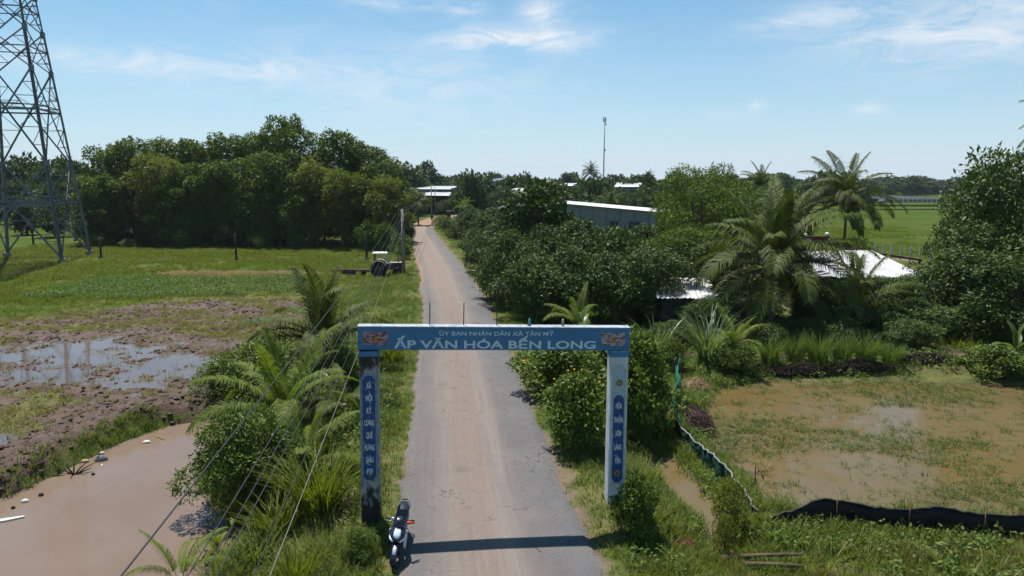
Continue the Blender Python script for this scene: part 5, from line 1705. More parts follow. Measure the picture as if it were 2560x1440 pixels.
# ---------------------------------------------------------------- lattice pylon
def build_pylon():
    B = Vector((-55.75, 84.24, 0)); C = Vector((-58.24, 93.85, 0))
    e = (C - B); s0 = e.length; e.normalize(); f = Vector((-e.y, e.x, 0))
    cen = B + (e + f) * s0 / 2
    z0 = ground_z(cen.x, cen.y)
    o = thing('lattice_pylon', 'tall grey steel lattice power pylon standing in the left pasture', 'pylon', (cen.x, cen.y, z0), math.atan2(e.y, e.x))
    Z0 = 0.5

    def half(z):
        return s0 / 2 * (1 - z / 61.0) if z < 44 else s0 / 2 * (1 - 44 / 61.0) * (1 - (z - 44) / 40.0)

    def leg(k, z):
        sx, sy = ((-1, -1), (1, -1), (1, 1), (-1, 1))[k]
        h = half(z)
        return Vector((sx * h, sy * h, z))

    def ang(b, p, q, w, t=0.018):
        """Angle iron from p to q: two thin flanges."""
        d = q - p
        M4 = Matrix.Translation((p + q) / 2) @ d.to_track_quat('Z', 'Y').to_matrix().to_4x4()
        b.box((w / 2, 0, 0), (w, t, d.length), M=M4)
        b.box((0, w / 2, 0), (t, w, d.length), M=M4)
        return b
    nodes = [0.4, 12.2, 23.6, 28.4, 32.8, 36.8, 40.4, 44.0, 47.0, 50.0, 53.0, 56.0]
    for k in range(4):
        b = MB()
        for a, c in zip(nodes[:-1], nodes[1:]):
            w = 0.42 if c < 13 else 0.36 if c < 30 else 0.24
            ang(b, leg(k, a), leg(k, c), w * 0.72, 0.05)
        lg = b.build('leg', M['steel'], o)
        MB().box(leg(k, 0.1), (0.95, 0.95, 0.9), taper=0.75).build('footing', M['concrete'], lg)
        for z in nodes[1:5]:
            MB().box(leg(k, z), (0.46, 0.46, 0.75)).build('gusset_plate', M['steel'], lg)
    for k in range(4):
        k2 = (k + 1) % 4
        for i, (a, c) in enumerate(zip(nodes[:-1], nodes[1:])):
            # crossing height of the X of this panel
            ha, hc = half(a), half(c)
            zm = a + (c - a) * ha / (ha + hc)
            wb = 0.16 if i < 2 else 0.12 if i < 5 else 0.09
            P, Q = leg(k, a), leg(k2, c)
            P2, Q2 = leg(k2, a), leg(k, c)
            ang(MB(), P, Q, wb).build('brace', M['steel'], o)
            ang(MB(), P2, Q2, wb).build('brace', M['steel'], o)
            if i < 7:
                L_, R_ = leg(k, zm), leg(k2, zm)
                hb = MB()
                ang(hb, L_, R_, wb * (1.25 if i < 2 else 1)).build('crossbar', M['steel'], o)
                if i < 2:
                    ang(MB(), L_ + Vector((0, 0, .55)), R_ + Vector((0, 0, .55)), wb * 0.7).build('crossbar', M['steel'], o)
            if i < 4:
                # redundant members: triangles between the diagonals and the legs
                sb = MB()
                xc = (leg(k, zm) + leg(k2, zm)) / 2
                for (n0, n1, lgk) in ((P, xc, k), (P2, xc, k2), (Q2, xc, k), (Q, xc, k2)):
                    for tt in ((0.34, 0.67) if i < 2 else (0.5,)):
                        q = n0.lerp(n1, tt)
                        lp = leg(lgk, q.z)
                        ang(sb, q, lp, 0.075, 0.014)
                        zz = n0.z + (q.z - n0.z) * (0.5 if n0.z < xc.z else 0.5)
                        ang(sb, q, leg(lgk, zm if tt > 0.6 else n0.lerp(n1, 0.67 if i < 2 else 1.0).z), 0.065, 0.014)
                sb.build('secondary_bracing', M['steel'], o)
    # plan bracing at two levels
    for z in (8.0, 19.4):
        b = MB()
        ms = [(leg(k, z) + leg((k + 1) % 4, z)) / 2 for k in range(4)]
        for k in range(4):
            ang(b, ms[k], ms[(k + 1) % 4], 0.09)
        b.build('plan_bracing', M['steel'], o)
    # cross arms, out of the picture but part of the pylon's shadow
    for z, ln in ((45.5, 6.5), (50.5, 6.0), (55.5, 5.2)):
        for s in (-1, 1):
            b = MB()
            h = half(z)
            tip = Vector((s * (h + ln), 0, z + 0.2))
            for sy in (-1, 1):
                ang(b, Vector((s * h, sy * h, z)), tip, 0.12); ang(b, Vector((s * h, sy * h, z + 1.6)), tip, 0.12)
                for t in (0.3, 0.6):
                    ang(b, Vector((s * h, sy * h, z)).lerp(tip, t), Vector((s * h, sy * h, z + 1.6)).lerp(tip, t - .2), 0.07)
            b.build('cross_arm', M['steel'], o)
            MB().tube([tip, tip - Vector((0, 0, 2.2))], 0.13, 8).build('insulator', M['concrete'], o)


build_pylon()


# ---------------------------------------------------------------- utility poles and overhead wires
def utility_pole(label, x, y, H, r=0.15, arm=True, box=False, group=None):
    z = ground_z(x, y)
    o = thing('utility_pole', label, 'utility pole', (x, y, z), 0, group)
    MB().tube([(0, 0, -0.3), (0, 0, H)], [r, r * 0.68], 10).build('pole', M['concrete'], o)
    if arm:
        MB().box((0, 0, H - 0.25), (0.9, 0.08, 0.09)).build('cross_arm', M['darkwood'], o)
        for i, xx in enumerate((-0.4, -0.15, 0.15, 0.4)):
            MB().tube([(xx, 0, H - 0.2), (xx, 0, H - 0.02)], [0.045, 0.03], 7).build('insulator', M['concrete'], o)
    if box:
        MB().box((0.24, -0.06, H - 1.55), (0.28, 0.24, 0.75)).build('meter_box', M['black'], o)
        MB().torus((0.2, -0.03, H - 0.95), 0.22, 0.03, 'y', 16, 6).build('cable_coil', M['cable'], o)
    return o


PX, PY = -11.35, 71.0
PH = 6.7
pole_z = ground_z(PX, PY)
utility_pole('concrete utility pole at the road edge beside the tractor, carrying the long cables', PX, PY, PH, 0.2, True, True)
utility_pole('concrete utility pole in front of the white gabled hut', at(1184, 440, 205)[0], 205, at(1184, 440, 205)[1] - ground_z(*[at(1184, 440, 205)[0], 205.0]), 0.22, True)
utility_pole('thicker of the two slim poles near the road bend', at(1078, 465, 195)[0], 195, 9.0, 0.18, False)
utility_pole('thinner of the two slim poles near the road bend', at(1087, 472, 203)[0], 203, 8.6, 0.14, False)
utility_pole('thin far pole left of centre on the village skyline', at(1104, 428, 330)[0], 330, 13.5, 0.2, True)
utility_pole('thin far pole right of the white gabled hut on the skyline', at(1264, 436, 330)[0], 330, 12.5, 0.2, True)


def wire(label, A, Bp, sag, r, mat, n=26):
    A, Bp = Vector(A), Vector(Bp)
    pts = []
    for i in range(n + 1):
        t = i / n
        pts.append(A.lerp(Bp, t) - Vector((0, 0, 4 * sag * t * (1 - t))))
    o = MB().tube(pts, r, 6).build('overhead_wire', mat, None)
    return tag(o, label, 'cable', 'cables strung along the left of the road')


def wires():
    top = pole_z + PH
    # each: height and side at the far pole, photo point it passes low in the picture, distance of that point, sag, radius, colour
    specs = [('thick black cable, uppermost and farthest left of the bundle over the pond', -0.42, -0.05, (440, 1266), 8.2, 0.55, 0.012, 'cable'),
             ('second black cable from the pond side', -0.14, -0.05, (472, 1434), 7.4, 0.60, 0.009, 'cable'),
             ('third black cable, close beside the second', 0.15, -0.05, (512, 1434), 7.3, 0.62, 0.008, 'cable'),
             ('fourth black cable, right of the twin pair', 0.42, -0.05, (545, 1434), 7.2, 0.66, 0.008, 'cable'),
             ('thin lower black cable near the tall grass clump', -0.2, -0.9, (635, 1436), 6.9, 0.6, 0.006, 'cable'),
             ('pale drooping cable nearest the road', 0.1, -1.35, (676, 1436), 7.0, 0.62, 0.006, 'palecable')]
    for lab, dx, dz, (px, py), d, sag, r, mt in specs:
        x, z = at(px, py, d)
        far = Vector((PX + dx, PY, top + dz))
        # the near end hangs from the next pole behind the camera: continue the run through the seen point
        Y0 = -6.0
        t = (PY - d) / (PY - Y0)
        seen = Vector((x, d, z)) + Vector((0, 0, 4 * sag * t * (1 - t)))
        near = far + (seen - far) / t
        wire(lab, far, near, sag, r, M[mt], 34)
    for i, (dx, dz) in enumerate([(-0.4, 0), (0.4, 0)]):
        fx = at(1079, 466, 195)
        wire('cable running on from the tractor pole to the road bend, ' + ('left strand' if i == 0 else 'right strand'), (PX + dx, PY, top + dz), (fx[0] + dx * .4, 195, ground_z(fx[0], 195.0) + 8.6), 1.1, 0.02, M['cable'])


wires()


# ---------------------------------------------------------------- posts in the pasture
for px, base, topr, lab in [(84, 613, 560, 'dark post standing inside the pylon legs'), (190, 601, 549, 'dark post behind the right leg of the pylon'), (253, 645, 592, 'dark post right of the pylon in front of the wood'), (591, 651, 585, 'lone dark post in the middle of the pasture'), (917, 650, 578, 'dead slim post on a mound left of the tractor')]:
    p = pt(px, base)
    h = at(px, topr, p.y)[1] - p.z
    o = thing('field_post', lab, 'post', p)
    MB().tube([(0, 0, -0.2), (0.01, 0, h * 0.5), (0, 0.02, h)], [0.15, 0.13, 0.12], 8).build('post', M['darkwood'], o)
    MB().loft([(-0.1, 0, 0, 0.45, 0.4), (0.18, 0, 0, 0.3, 0.28), (0.38, 0, 0, 0.16, 0.16)], 9, 2, 'z').build('earth_mound', simple('earth_clod_%d' % px, (0.07, 0.05, 0.035), 0.9, 0.1, var=0.4), o)


# ---------------------------------------------------------------- tractor and the beam behind it
def build_tractor():
    p = pt(972, 690)
    o = thing('tractor', 'muddy old tractor with a white canopy parked by the road pole', 'tractor', (p.x - 0.25, p.y, p.z), R(-90 + 6))
    body = simple('dull_maroon_bodywork', (0.10, 0.055, 0.06), 0.6, 0.3, var=0.4)
    can = simple('white_canopy_paint', (0.72, 0.73, 0.72), 0.5, 0.3, var=0.12)
    hood = simple('chalky_hood_top', (0.42, 0.38, 0.35), 0.6, 0.3, var=0.2)
    mudm = simple('mud_caked_metal', (0.10, 0.08, 0.07), 0.85, 0.2, var=0.5)

    # local +y forwards (towards the road)
    def wheel(nm, x, y, r, w):
        e = bpy.data.objects.new(nm, None); e.parent = o; e.location = (x, y, r); COL.objects.link(e)
        b = MB().torus((0, 0, 0), r - w * 0.55, w * 0.55, 'x', 26, 8)
        for k in range(18):
            a = k * 2 * math.pi / 18
            b.box((0.02 if k % 2 else -0.02, math.cos(a) * (r - 0.02), math.sin(a) * (r - 0.02)), (w * 1.1, 0.07, 0.09), (a, 0, 0))
        b.build('tyre', M['rubber'], e)
        MB().tube([(-w * 0.3, 0, 0), (w * 0.3, 0, 0)], r * 0.52, 18).build('rim', mudm, e)
    wheel('rear_wheel', 0.85, -0.75, 0.82, 0.4); wheel('rear_wheel', -0.85, -0.75, 0.82, 0.4)
    wheel('front_wheel', 0.75, 1.2, 0.5, 0.26); wheel('front_wheel', -0.75, 1.2, 0.5, 0.26)
    MB().loft([(-1.1, 0, 0.95, 0.32, 0.3), (0.0, 0, 0.95, 0.3, 0.32), (0.4, 0, 1.05, 0.33, 0.36), (1.7, 0, 1.05, 0.32, 0.34)], 12, 5).build('body', body, o)
    MB().box((0, 1.05, 1.43), (0.66, 1.35, 0.06)).build('hood_top', hood, o)
    MB().box((0, 1.73, 1.05), (0.55, 0.05, 0.55)).build('grille', M['black'], o)
    for s in (-1, 1):
        b = MB()
        vs, fs = [], []
        for i in range(9):
            a = R(20 + 130 * i / 8)
            for xx in (s * 0.62, s * 1.08):
                vs.append((xx, -0.75 + math.cos(a) * 0.92, 0.82 + math.sin(a) * 0.92))
        for i in range(8):
            fs.append((2 * i, 2 * i + 1, 2 * i + 3, 2 * i + 2))
        b.add(vs, fs, True)
        b.build('fender', hood, o)
        MB().bar((s * 0.5, 0.30, 1.3), (s * 0.45, -0.15, 2.45), 0.06).build('canopy_post', M['white'], o)
        MB().bar((s * 0.5, -1.2, 1.3), (s * 0.45, -1.15, 2.45), 0.06).build('canopy_post', M['black'], o)
    MB().box((0, -0.62, 2.5), (1.25, 1.55, 0.09), taper=0.9).build('canopy', can, o)
    MB().box((0, 0.10, 1.85), (0.95, 0.03, 1.1), (R(21), 0, 0)).build('windscreen', simple('dusty_screen', (0.42, 0.45, 0.5), 0.2, 0.5, var=0.15), o)
    MB().box((0, -0.75, 1.35), (0.5, 0.45, 0.1)).box((0, -0.98, 1.6), (0.5, 0.08, 0.45)).build('seat', M['black'], o)
    MB().torus((0, -0.12, 1.62), 0.2, 0.02, 'y', 16, 6).build('steering_wheel', M['black'], o)
    MB().tube([(0.2, 1.3, 1.45), (0.2, 1.3, 2.1)], 0.04, 8).build('exhaust_pipe', M['rubber'], o)
    # the long beam behind
    a = pt(832, 684); b2 = pt(932, 690)
    c = (a + b2) / 2
    q = thing('timber_beam', 'long rust brown beam with dark blocks underneath lying behind the tractor', 'beam', (c.x, c.y, c.z), math.atan2(b2.y - a.y, b2.x - a.x))
    L = (b2 - a).length
    MB().box((0, 0, 0.52), (L, 0.34, 0.2), (0, R(-2), 0)).build('beam', simple('rust_brown_beam', (0.13, 0.06, 0.045), 0.8, 0.2, var=0.4), q)
    MB().box((-0.5, 0, 0.2), (1.5, 0.5, 0.42)).build('block', M['darkwood'], q)
    MB().box((1.5, 0, 0.22), (0.35, 0.4, 0.42)).build('block', M['darkwood'], q)


build_tractor()

# ---------------------------------------------------------------- buildings
def tin_material(name, c, stain=(0.16, 0.12, 0.09), amt=0.5, rough=0.35, metal=0.25):
    m, t = new_mat(name)
    O = t.obj()
    f = t.noise(0.9, t.scaled(O, (1, 0.4, 1)), 6, 0.7)
    g = t.noise(6.0, O, 4, 0.7)
    col = t.mix(t.ramp(f, (0.48, 0.0), (0.68, amt)), c, stain)
    col = t.mix(t.ramp(g, (0.5, 0.0), (0.8, 0.2)), col, stain)
    t.out(t.bsdf(col, rough, 0.4, metal))
    return m


M['tin_white'] = tin_material('pale_zinc_sheet', (0.40, 0.41, 0.42), (0.24, 0.22, 0.20), 0.6, 0.5, 0.1)  # the zinc's own pale tone with grey-brown stains
M['tin_grey'] = tin_material('dull_zinc_sheet', (0.50, 0.49, 0.48), (0.22, 0.19, 0.17), 0.7, 0.5, 0.1)
M['wall_grey'] = tin_material('grey_sheet_wall', (0.20, 0.22, 0.24), (0.13, 0.13, 0.13), 0.5, 0.6, 0.1)
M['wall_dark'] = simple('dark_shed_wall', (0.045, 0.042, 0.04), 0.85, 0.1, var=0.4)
M['opening'] = simple('dark_window_opening', (0.015, 0.016, 0.018), 0.3, 0.4, var=0.2)
M['white_trim'] = simple('white_roof_edge', (0.55, 0.55, 0.54), 0.5, 0.3, var=0.12)
M['cream_roof'] = simple('cream_roof_sheet', (0.62, 0.60, 0.47), 0.6, 0.3, var=0.12)
M['plaster'] = simple('pale_plaster', (0.42, 0.42, 0.40), 0.85, 0.2, var=0.25)
M['brick'] = simple('red_clay_brick', (0.20, 0.062, 0.038), 0.85, 0.15, var=0.45, scale=3.0)
M['green_net'] = simple('green_netting', (0.018, 0.17, 0.105), 0.7, 0.2, var=0.45, scale=5)
M['black_net'] = simple('black_netting', (0.010, 0.010, 0.012), 0.6, 0.25, var=0.3, scale=5)
M['grey_net'] = simple('grey_net_hem', (0.22, 0.23, 0.23), 0.7, 0.2, var=0.4, scale=8)
M['bluegrey'] = simple('blue_grey_sheet', (0.16, 0.19, 0.27), 0.6, 0.3, var=0.3)


def corrugated(b, p0, p1, p2, p3, pitch=0.25, amp=0.035, th=0.01):
    """Ribbed sheet spanned by p0-p1 (eaves) and p3-p2 (ridge); ribs run from eaves to ridge."""
    p0, p1, p2, p3 = (Vector(p) for p in (p0, p1, p2, p3))
    n = max(4, int((p1 - p0).length / pitch * 2))
    nrm = (p1 - p0).cross(p3 - p0).normalized()
    vs, fs = [], []
    for i in range(n + 1):
        t = i / n
        o = nrm * (amp if i % 2 else -amp)
        vs += [p0.lerp(p1, t) + o, p3.lerp(p2, t) + o, p0.lerp(p1, t) + o - nrm * th, p3.lerp(p2, t) + o - nrm * th]
    for i in range(n):
        a = 4 * i
        fs += [(a, a + 4, a + 5, a + 1), (a + 2, a + 3, a + 7, a + 6), (a, a + 2, a + 6, a + 4), (a + 1, a + 5, a + 7, a + 3)]
    fs += [(0, 1, 3, 2), (4 * n, 4 * n + 2, 4 * n + 3, 4 * n + 1)]
    b.add(vs, fs)
    return b


def shed(name, label, cat, A, Bp, depth, zf, zb, roof, wall, overhang=0.4, base=None, pitch=0.35, strips=1, trim=None, windows=(), posts=0, amp=0.035, back=True):
    """Lean-to between front corners A and B (plan); zf / zb are the heights of the front and back roof edge."""
    A, Bp = Vector((*A, 0)), Vector((*Bp, 0))
    L = (Bp - A).length
    e = (Bp - A).normalized(); f = Vector((-e.y, e.x, 0))
    z0 = ground_z(*((A + Bp + f * depth) / 2).xy) if base is None else base
    o = thing(name, label, cat, (A.x, A.y, z0), math.atan2(e.y, e.x))
    hf, hb = zf - z0, zb - z0
    t = 0.12
    if not posts:
        w = MB()
        w.add([(0, 0, -0.2), (L, 0, -0.2), (L, 0, hf - 0.08), (0, 0, hf - 0.08), (0, t, -0.2), (L, t, -0.2), (L, t, hf - 0.08), (0, t, hf - 0.08)],
              [(0, 1, 2, 3), (7, 6, 5, 4), (0, 4, 5, 1), (3, 2, 6, 7), (0, 3, 7, 4), (1, 5, 6, 2)])
        w.build('wall', wall, o)
    else:
        for i in range(posts):
            MB().box((0.1 + (L - 0.2) * i / (posts - 1), 0.15, hf / 2 - 0.1), (0.14, 0.14, hf - 0.1)).build('post', M['darkwood'], o)
    for x in (0.06, L - 0.06):
        MB().prism([(0.14, -0.2), (depth, -0.2), (depth, hb - 0.09), (0.14, hf - 0.09)], -0.06, 0.06, Matrix.Translation((x, 0, 0)) @ Matrix(((0, 1, 0, 0), (1, 0, 0, 0), (0, 0, 1, 0), (0, 0, 0, 1)))).build('wall', wall, o)
    MB().box((L / 2, depth - 0.06, hb / 2 - 0.15), (L - 0.26, 0.12, hb - 0.1)).build('wall', wall, o)
    s = (hb - hf) / depth
    for i in range(strips):
        x0, x1 = -overhang + (L + 2 * overhang) * i / strips, -overhang + (L + 2 * overhang) * (i + 1) / strips - (0.03 if strips > 1 else 0)
        dz = 0.02 * ((i * 7) % 3)
        corrugated(MB(), (x0, -overhang, hf - s * overhang + dz), (x1, -overhang, hf - s * overhang + dz), (x1, depth + overhang, hb + s * overhang + dz), (x0, depth + overhang, hb + s * overhang + dz), pitch, amp).build('roof_sheet', roof, o)
    if trim is not None:
        MB().box((L / 2, -overhang - 0.2, hf - s * overhang - 0.12), (L + 2 * overhang, 0.55, 0.05), (R(38), 0, 0)).build('roof_edge', trim, o)
    for (x, z, w_, h_) in windows:
        win = MB()
        win.box((x, -0.02, z - z0), (w_, 0.05, h_))
        wo = win.build('window', M['opening'], o)
        for q in range(1, 4):
            MB().box((x - w_ / 2 + w_ * q / 4, -0.06, z - z0), (0.03, 0.03, h_)).build('window_bar', M['steel'], wo)
        MB().box((x, -0.05, z - z0 + h_ / 2 + 0.05), (w_ + 0.2, 0.1, 0.08)).box((x, -0.05, z - z0 - h_ / 2 - 0.05), (w_ + 0.2, 0.1, 0.08)).build('window_frame', M['plaster'], wo)
    return o, L, hf


def buildings():
    # grey shed right of the road: wall under a white sloping roof edge
    d0, d1 = 118, 108
    xl, zl = at(1418, 502, d0); xr, zr = at(1660, 523, d1)
    A, Bq = Vector((xl, d0, 0)), Vector((xr, d1, 0))
    zz = (zl + zr) / 2
    L = (Bq - A).length
    e = (Bq - A).normalized(); f = Vector((-e.y, e.x, 0))
    z0 = ground_z(A.x, A.y)
    o = thing('grey_shed', 'long grey panel walled shed with white sloping roof edge and dark barred windows', 'shed', (A.x, A.y, z0), math.atan2(e.y, e.x))
    hl, hr = zl - z0, zr - z0
    n = 7
    for i in range(n):
        x0, x1 = L * i / n + 0.02, L * (i + 1) / n - 0.02
        t0, t1 = hl + (hr - hl) * x0 / L - 0.15, hl + (hr - hl) * x1 / L - 0.15
        MB().prism([(x0, -0.3), (x1, -0.3), (x1, t1), (x0, t0)], 0.0, 0.12).build('wall_panel', M['wall_grey'], o)
        if i:
            MB().box((x0 - 0.02, -0.03, t0 / 2), (0.12, 0.08, t0 + .2)).build('wall_rib', M['bluegrey'], o)
    MB().add([(-0.3, -1.0, hl - 0.42), (L + 0.4, -1.0, hr - 0.46), (L + 0.4, -0.45, hr + 0.02), (-0.3, -0.45, hl + 0.06), (-0.3, -0.9, hl - 0.48), (L + 0.4, -0.9, hr - 0.52), (L + 0.4, -0.42, hr - 0.06), (-0.3, -0.42, hl - 0.02)],
             [(0, 1, 2, 3), (7, 6, 5, 4), (0, 4, 5, 1), (1, 5, 6, 2), (2, 6, 7, 3), (3, 7, 4, 0)]).build('roof_edge', M['white_trim'], o)
    corrugated(MB(), (-0.3, -0.4, hl), (L + 0.4, -0.4, hr), (L + 0.4, 12, hr - 0.9), (-0.3, 12, hl - 0.9), 0.5, 0.03).build('roof', M['tin_white'], o)
    for x in (0.06, L - 0.06):
        MB().box((x, 6, 2.2), (0.12, 11.7, 4.5)).build('wall', M['wall_grey'], o)
    MB().box((L / 2, 11.8, 2.2), (L, 0.12, 4.4)).build('wall', M['wall_grey'], o)
    for px, row, w, h in ((1493, 583, 1.9, 1.4), (1541, 564, 1.4, 1.3), (1591, 570, 1.7, 1.9)):
        t = (px - 1418) / (1660 - 1418)
        p = A.lerp(Bq, t)
        x = L * t
        z = at(px, row, p.y)[1] - z0
        wo = MB().box((x, -0.03, z), (w, 0.06, h)).build('window', M['opening'], o)
        for q in range(1, 5):
            MB().box((x - w / 2 + w * q / 5, -0.08, z), (0.05, 0.03, h)).build('window_bar', M['bluegrey'], wo)
        MB().prism([(x - w / 2 - 0.2, z + h / 2 + 0.02), (x + w / 2 + 0.2, z + h / 2 + 0.02), (x + w / 2 + 0.2, z + h / 2 + 0.14), (x - w / 2 - 0.2, z + h / 2 + 0.14)], -0.5, -0.005).build('window_awning', M['bluegrey'], wo)
    # corrugated zinc roof behind the palms
    z0 = ground_z(27, 54)
    shed('corrugated_shed', 'open shed with bright corrugated zinc roof among the coconut palms', 'shed', (21.7, 51.2), (30.9, 51.2), 7.6, 2.35, 3.45, M['tin_white'], M['wall_dark'], 0.3, None, 0.3, 9, None, (), 5, 0.05)
    # timber edge of the neighbouring roof
    o = thing('roof_beam', 'brown slanting roof edge beam behind the corrugated zinc roof', 'beam', (31.4, 59.2, 0))
    MB().bar((-2, 0.6, 3.6), (3.3, -1.8, 2.85), 0.18).bar((-1.9, 0.6, -0.6), (-1.9, 0.6, 3.5), 0.14).bar((3.1, -1.75, -0.6), (3.1, -1.75, 2.8), 0.14).build('beam', M['brownwood'], o)
    # low roof in the shade of the fine leaved tree
    shed('low_shed', 'low shed with dull grey tin roof and pitch dark front beside the hedge', 'shed', (9.9, 44.3), (13.2, 43.9), 4.6, 1.95, 2.5, M['tin_grey'], M['wall_dark'], 0.35, None, 0.3, 5)
    b = thing('blue_barrel', 'blue plastic barrel in the shadow below the nearest palm', 'barrel', pt(1832, 822))
    MB().loft([(0, 0, 0, 0.27, 0.27), (0.1, 0, 0, 0.3, 0.3), (0.45, 0, 0, 0.31, 0.31), (0.8, 0, 0, 0.3, 0.3), (0.9, 0, 0, 0.26, 0.26)], 14, 2, 'z').build('body', simple('blue_drum', (0.03, 0.09, 0.25)), b)
    MB().tube([(0, 0, 0.9), (0, 0, 0.95)], 0.22, 14).build('lid', M['black'], b)
    # brick wall courses
    d = 63.0
    x0, zt = at(2000, 590, d); x1, _ = at(2072, 590, d); x2, zl2 = at(2150, 608, d)
    g = ground_z(x0, d)
    o = thing('brick_wall', 'unfinished red brick wall stepping down behind the corrugated roof', 'wall', (x0, d, g))
    bl, bh = 0.42, 0.20
    brick = MB().box((0, 0, 0), (bl - 0.035, 0.22, bh - 0.03)).mesh('brick', M['brick'])
    MB().box(((x2 - x0) / 2, 0.03, (zl2 - g) / 2 - 0.05), (x2 - x0 - 0.05, 0.17, zl2 - g - 0.1)).build('mortar_core', M['concrete'], o)
    MB().box(((x1 - x0) / 2, 0.03, (zt - g) / 2 - 0.05), (x1 - x0 - 0.05, 0.165, zt - g - 0.1)).build('mortar_core', M['concrete'], o)
    rows = int((zt - g) / bh)
    rr = np.random.default_rng(4)
    for r in range(rows - 12, rows):
        z = (r + 0.5) * bh
        end = x1 - x0 if z > zl2 - g else x2 - x0
        x = (bl / 2 if r % 2 else 0) + bl / 2
        while x < end:
            put('brick', brick, o, (x, rr.normal(0, 0.006), z), (0, 0, rr.normal(0, 0.015)))
            x += bl
    for px, row in ((2068, 586), (2013, 588)):
        x, z = at(px, row, d)
        q = thing('globe_lamp', 'round white globe on the ' + ('right end of the higher brick wall' if px > 2050 else 'left part of the brick wall'), 'lamp', (x, d, z - 0.3))
        MB().ball((0, 0, 0.3), 0.2, 12, 8).build('globe', M['white'], q)
        MB().tube([(0, 0, -0.1), (0, 0, 0.15)], 0.06, 8).build('base', M['concrete'], q)
    # long shed on the left of the village, with two lower roofs
    D = 225
    def X(px, row=480, dd=D): return at(px, row, dd)
    a, b_ = X(1022), X(1128, 480, D - 8)
    shed('village_shed', 'long pale blue shed left of the village with a white sloping roof', 'shed', (a[0], D), (b_[0], D - 8), 12, X(1095, 470)[1], X(1095, 468)[1] + 0.3, M['tin_white'], M['bluegrey'], 0.5, None, 1.0, 2, M['white_trim'], [(9.0, X(1080, 476)[1], 2.6, 1.0), (12.3, X(1100, 476)[1], 1.8, 1.0)])
    a, b_ = X(1040, 485, 212), X(1126, 485, 206)
    shed('village_awning', 'open shelter with low white roof in front of the pale blue shed', 'shed', (a[0], 212), (b_[0], 206), 7, X(1090, 486, 210)[1], X(1090, 484, 210)[1] + 0.3, M['tin_white'], M['wall_dark'], 0.4, None, 1.0, 2, M['white_trim'], (), 6)
    # white gabled hut
    D = 235
    xa, zE = at(1172, 468, D); xb, _ = at(1222, 468, D); _, zR = at(1190, 457, D)
    g = ground_z(xa, D)
    o = thing('gabled_hut', 'small hut with cream gabled roof and white porch at the village edge', 'house', (xa, D, g))
    w, hE, hR = xb - xa, zE - g, zR - g
    MB().box((w / 2, 3, hE / 2), (w * 0.9, 6, hE)).build('wall', M['plaster'], o)
    MB().prism([(0.1 * w, hE), (0.9 * w, hE), (0.62 * w, hR - 0.05)], 0.1, 5.9).build('gable_wall', M['wall_dark'], o)
    b = MB()
    b.add([(-0.3, -0.6, hE), (0.62 * w, -0.3, hR + .05), (0.62 * w, 6.3, hR + .05), (-0.3, 6.3, hE), (-0.3, -0.6, hE - .1), (0.62 * w, -0.3, hR - .05), (0.62 * w, 6.3, hR - .05), (-0.3, 6.3, hE - .1)],
          [(0, 1, 2, 3), (7, 6, 5, 4), (0, 4, 5, 1), (1, 5, 6, 2), (2, 6, 7, 3), (3, 7, 4, 0)])
    b.build('roof', M['cream_roof'], o)
    b = MB()
    b.add([(0.62 * w, -0.3, hR + .03), (w + 0.3, -0.3, hE), (w + 0.3, 6.3, hE), (0.62 * w, 6.3, hR + .03), (0.62 * w, -0.3, hR - .07), (w + 0.3, -0.3, hE - .1), (w + 0.3, 6.3, hE - .1), (0.62 * w, 6.3, hR - .07)],
          [(0, 1, 2, 3), (7, 6, 5, 4), (0, 4, 5, 1), (1, 5, 6, 2), (2, 6, 7, 3), (3, 7, 4, 0)])
    b.build('roof', M['wall_grey'], o)
    MB().box((w * 0.75, -1.3, hE - 0.35), (w * 0.9, 2.6, 0.12)).build('porch_roof', M['white_trim'], o)
    MB().box((w * 0.6, -0.03, hE * 0.42), (w * 0.35, 0.08, hE * 0.8)).build('door', M['opening'], o)
    for x in (0.34, 1.16):
        MB().box((w * x, -2.4, hE / 2 - .2), (0.14, 0.14, hE - .4)).build('porch_post', M['darkwood'], o)
    # smaller roofs and walls among the trees
    for px, row, wpx, dd, lab, rm, wm, hpx in [
        (1272, 520, 50, 128, 'grey roofed ruin wall left of the large leaved tree', 'bluegrey', 'wall_dark', 9),
        (1300, 476, 50, 180, 'small white roofed hut behind the large leaved tree', 'tin_white', 'bluegrey', 5),
        (1268, 480, 36, 200, 'small hut with a thin white roof on posts left of the large leaved tree', 'tin_white', 'wall_dark', 4),
        (1568, 464, 54, 190, 'distant house with patchy white roof right of the mast', 'tin_white', 'wall_grey', 7),
        (1415, 462, 30, 260, 'tiny pale roof below the cone shaped tree', 'tin_white', 'wall_grey', 4),
        (1232, 452, 26, 290, 'tiny blue grey roof on the village skyline', 'bluegrey', 'wall_grey', 6)]:
        x, z = at(px, row, dd)
        w = wpx * dd / FPX
        _, zt2 = at(px, row - hpx, dd)
        shed('small_house', lab, 'house', (x - w / 2, dd), (x + w / 2, dd - 1.5), 6, z, max(zt2, z + 0.3), M[rm], M[wm], 0.4, None, 0.9, 1, M['white_trim'] if rm == 'tin_white' else None)
    # telecom mast
    D = 390
    x, zt = at(1512, 292, D)
    g = ground_z(x, D)
    H = zt - g
    o = thing('telecom_mast', 'slim white telecom mast with antenna panels standing above the village', 'mast', (x, D, g))
    MB().tube([(0, 0, 0), (0, 0, H * 0.55), (0, 0, H - 0.3)], [0.42, 0.34, 0.26], 10).build('pole', simple('pale_mast_paint', (0.5, 0.5, 0.5), 0.5, 0.3, var=0.1), o)
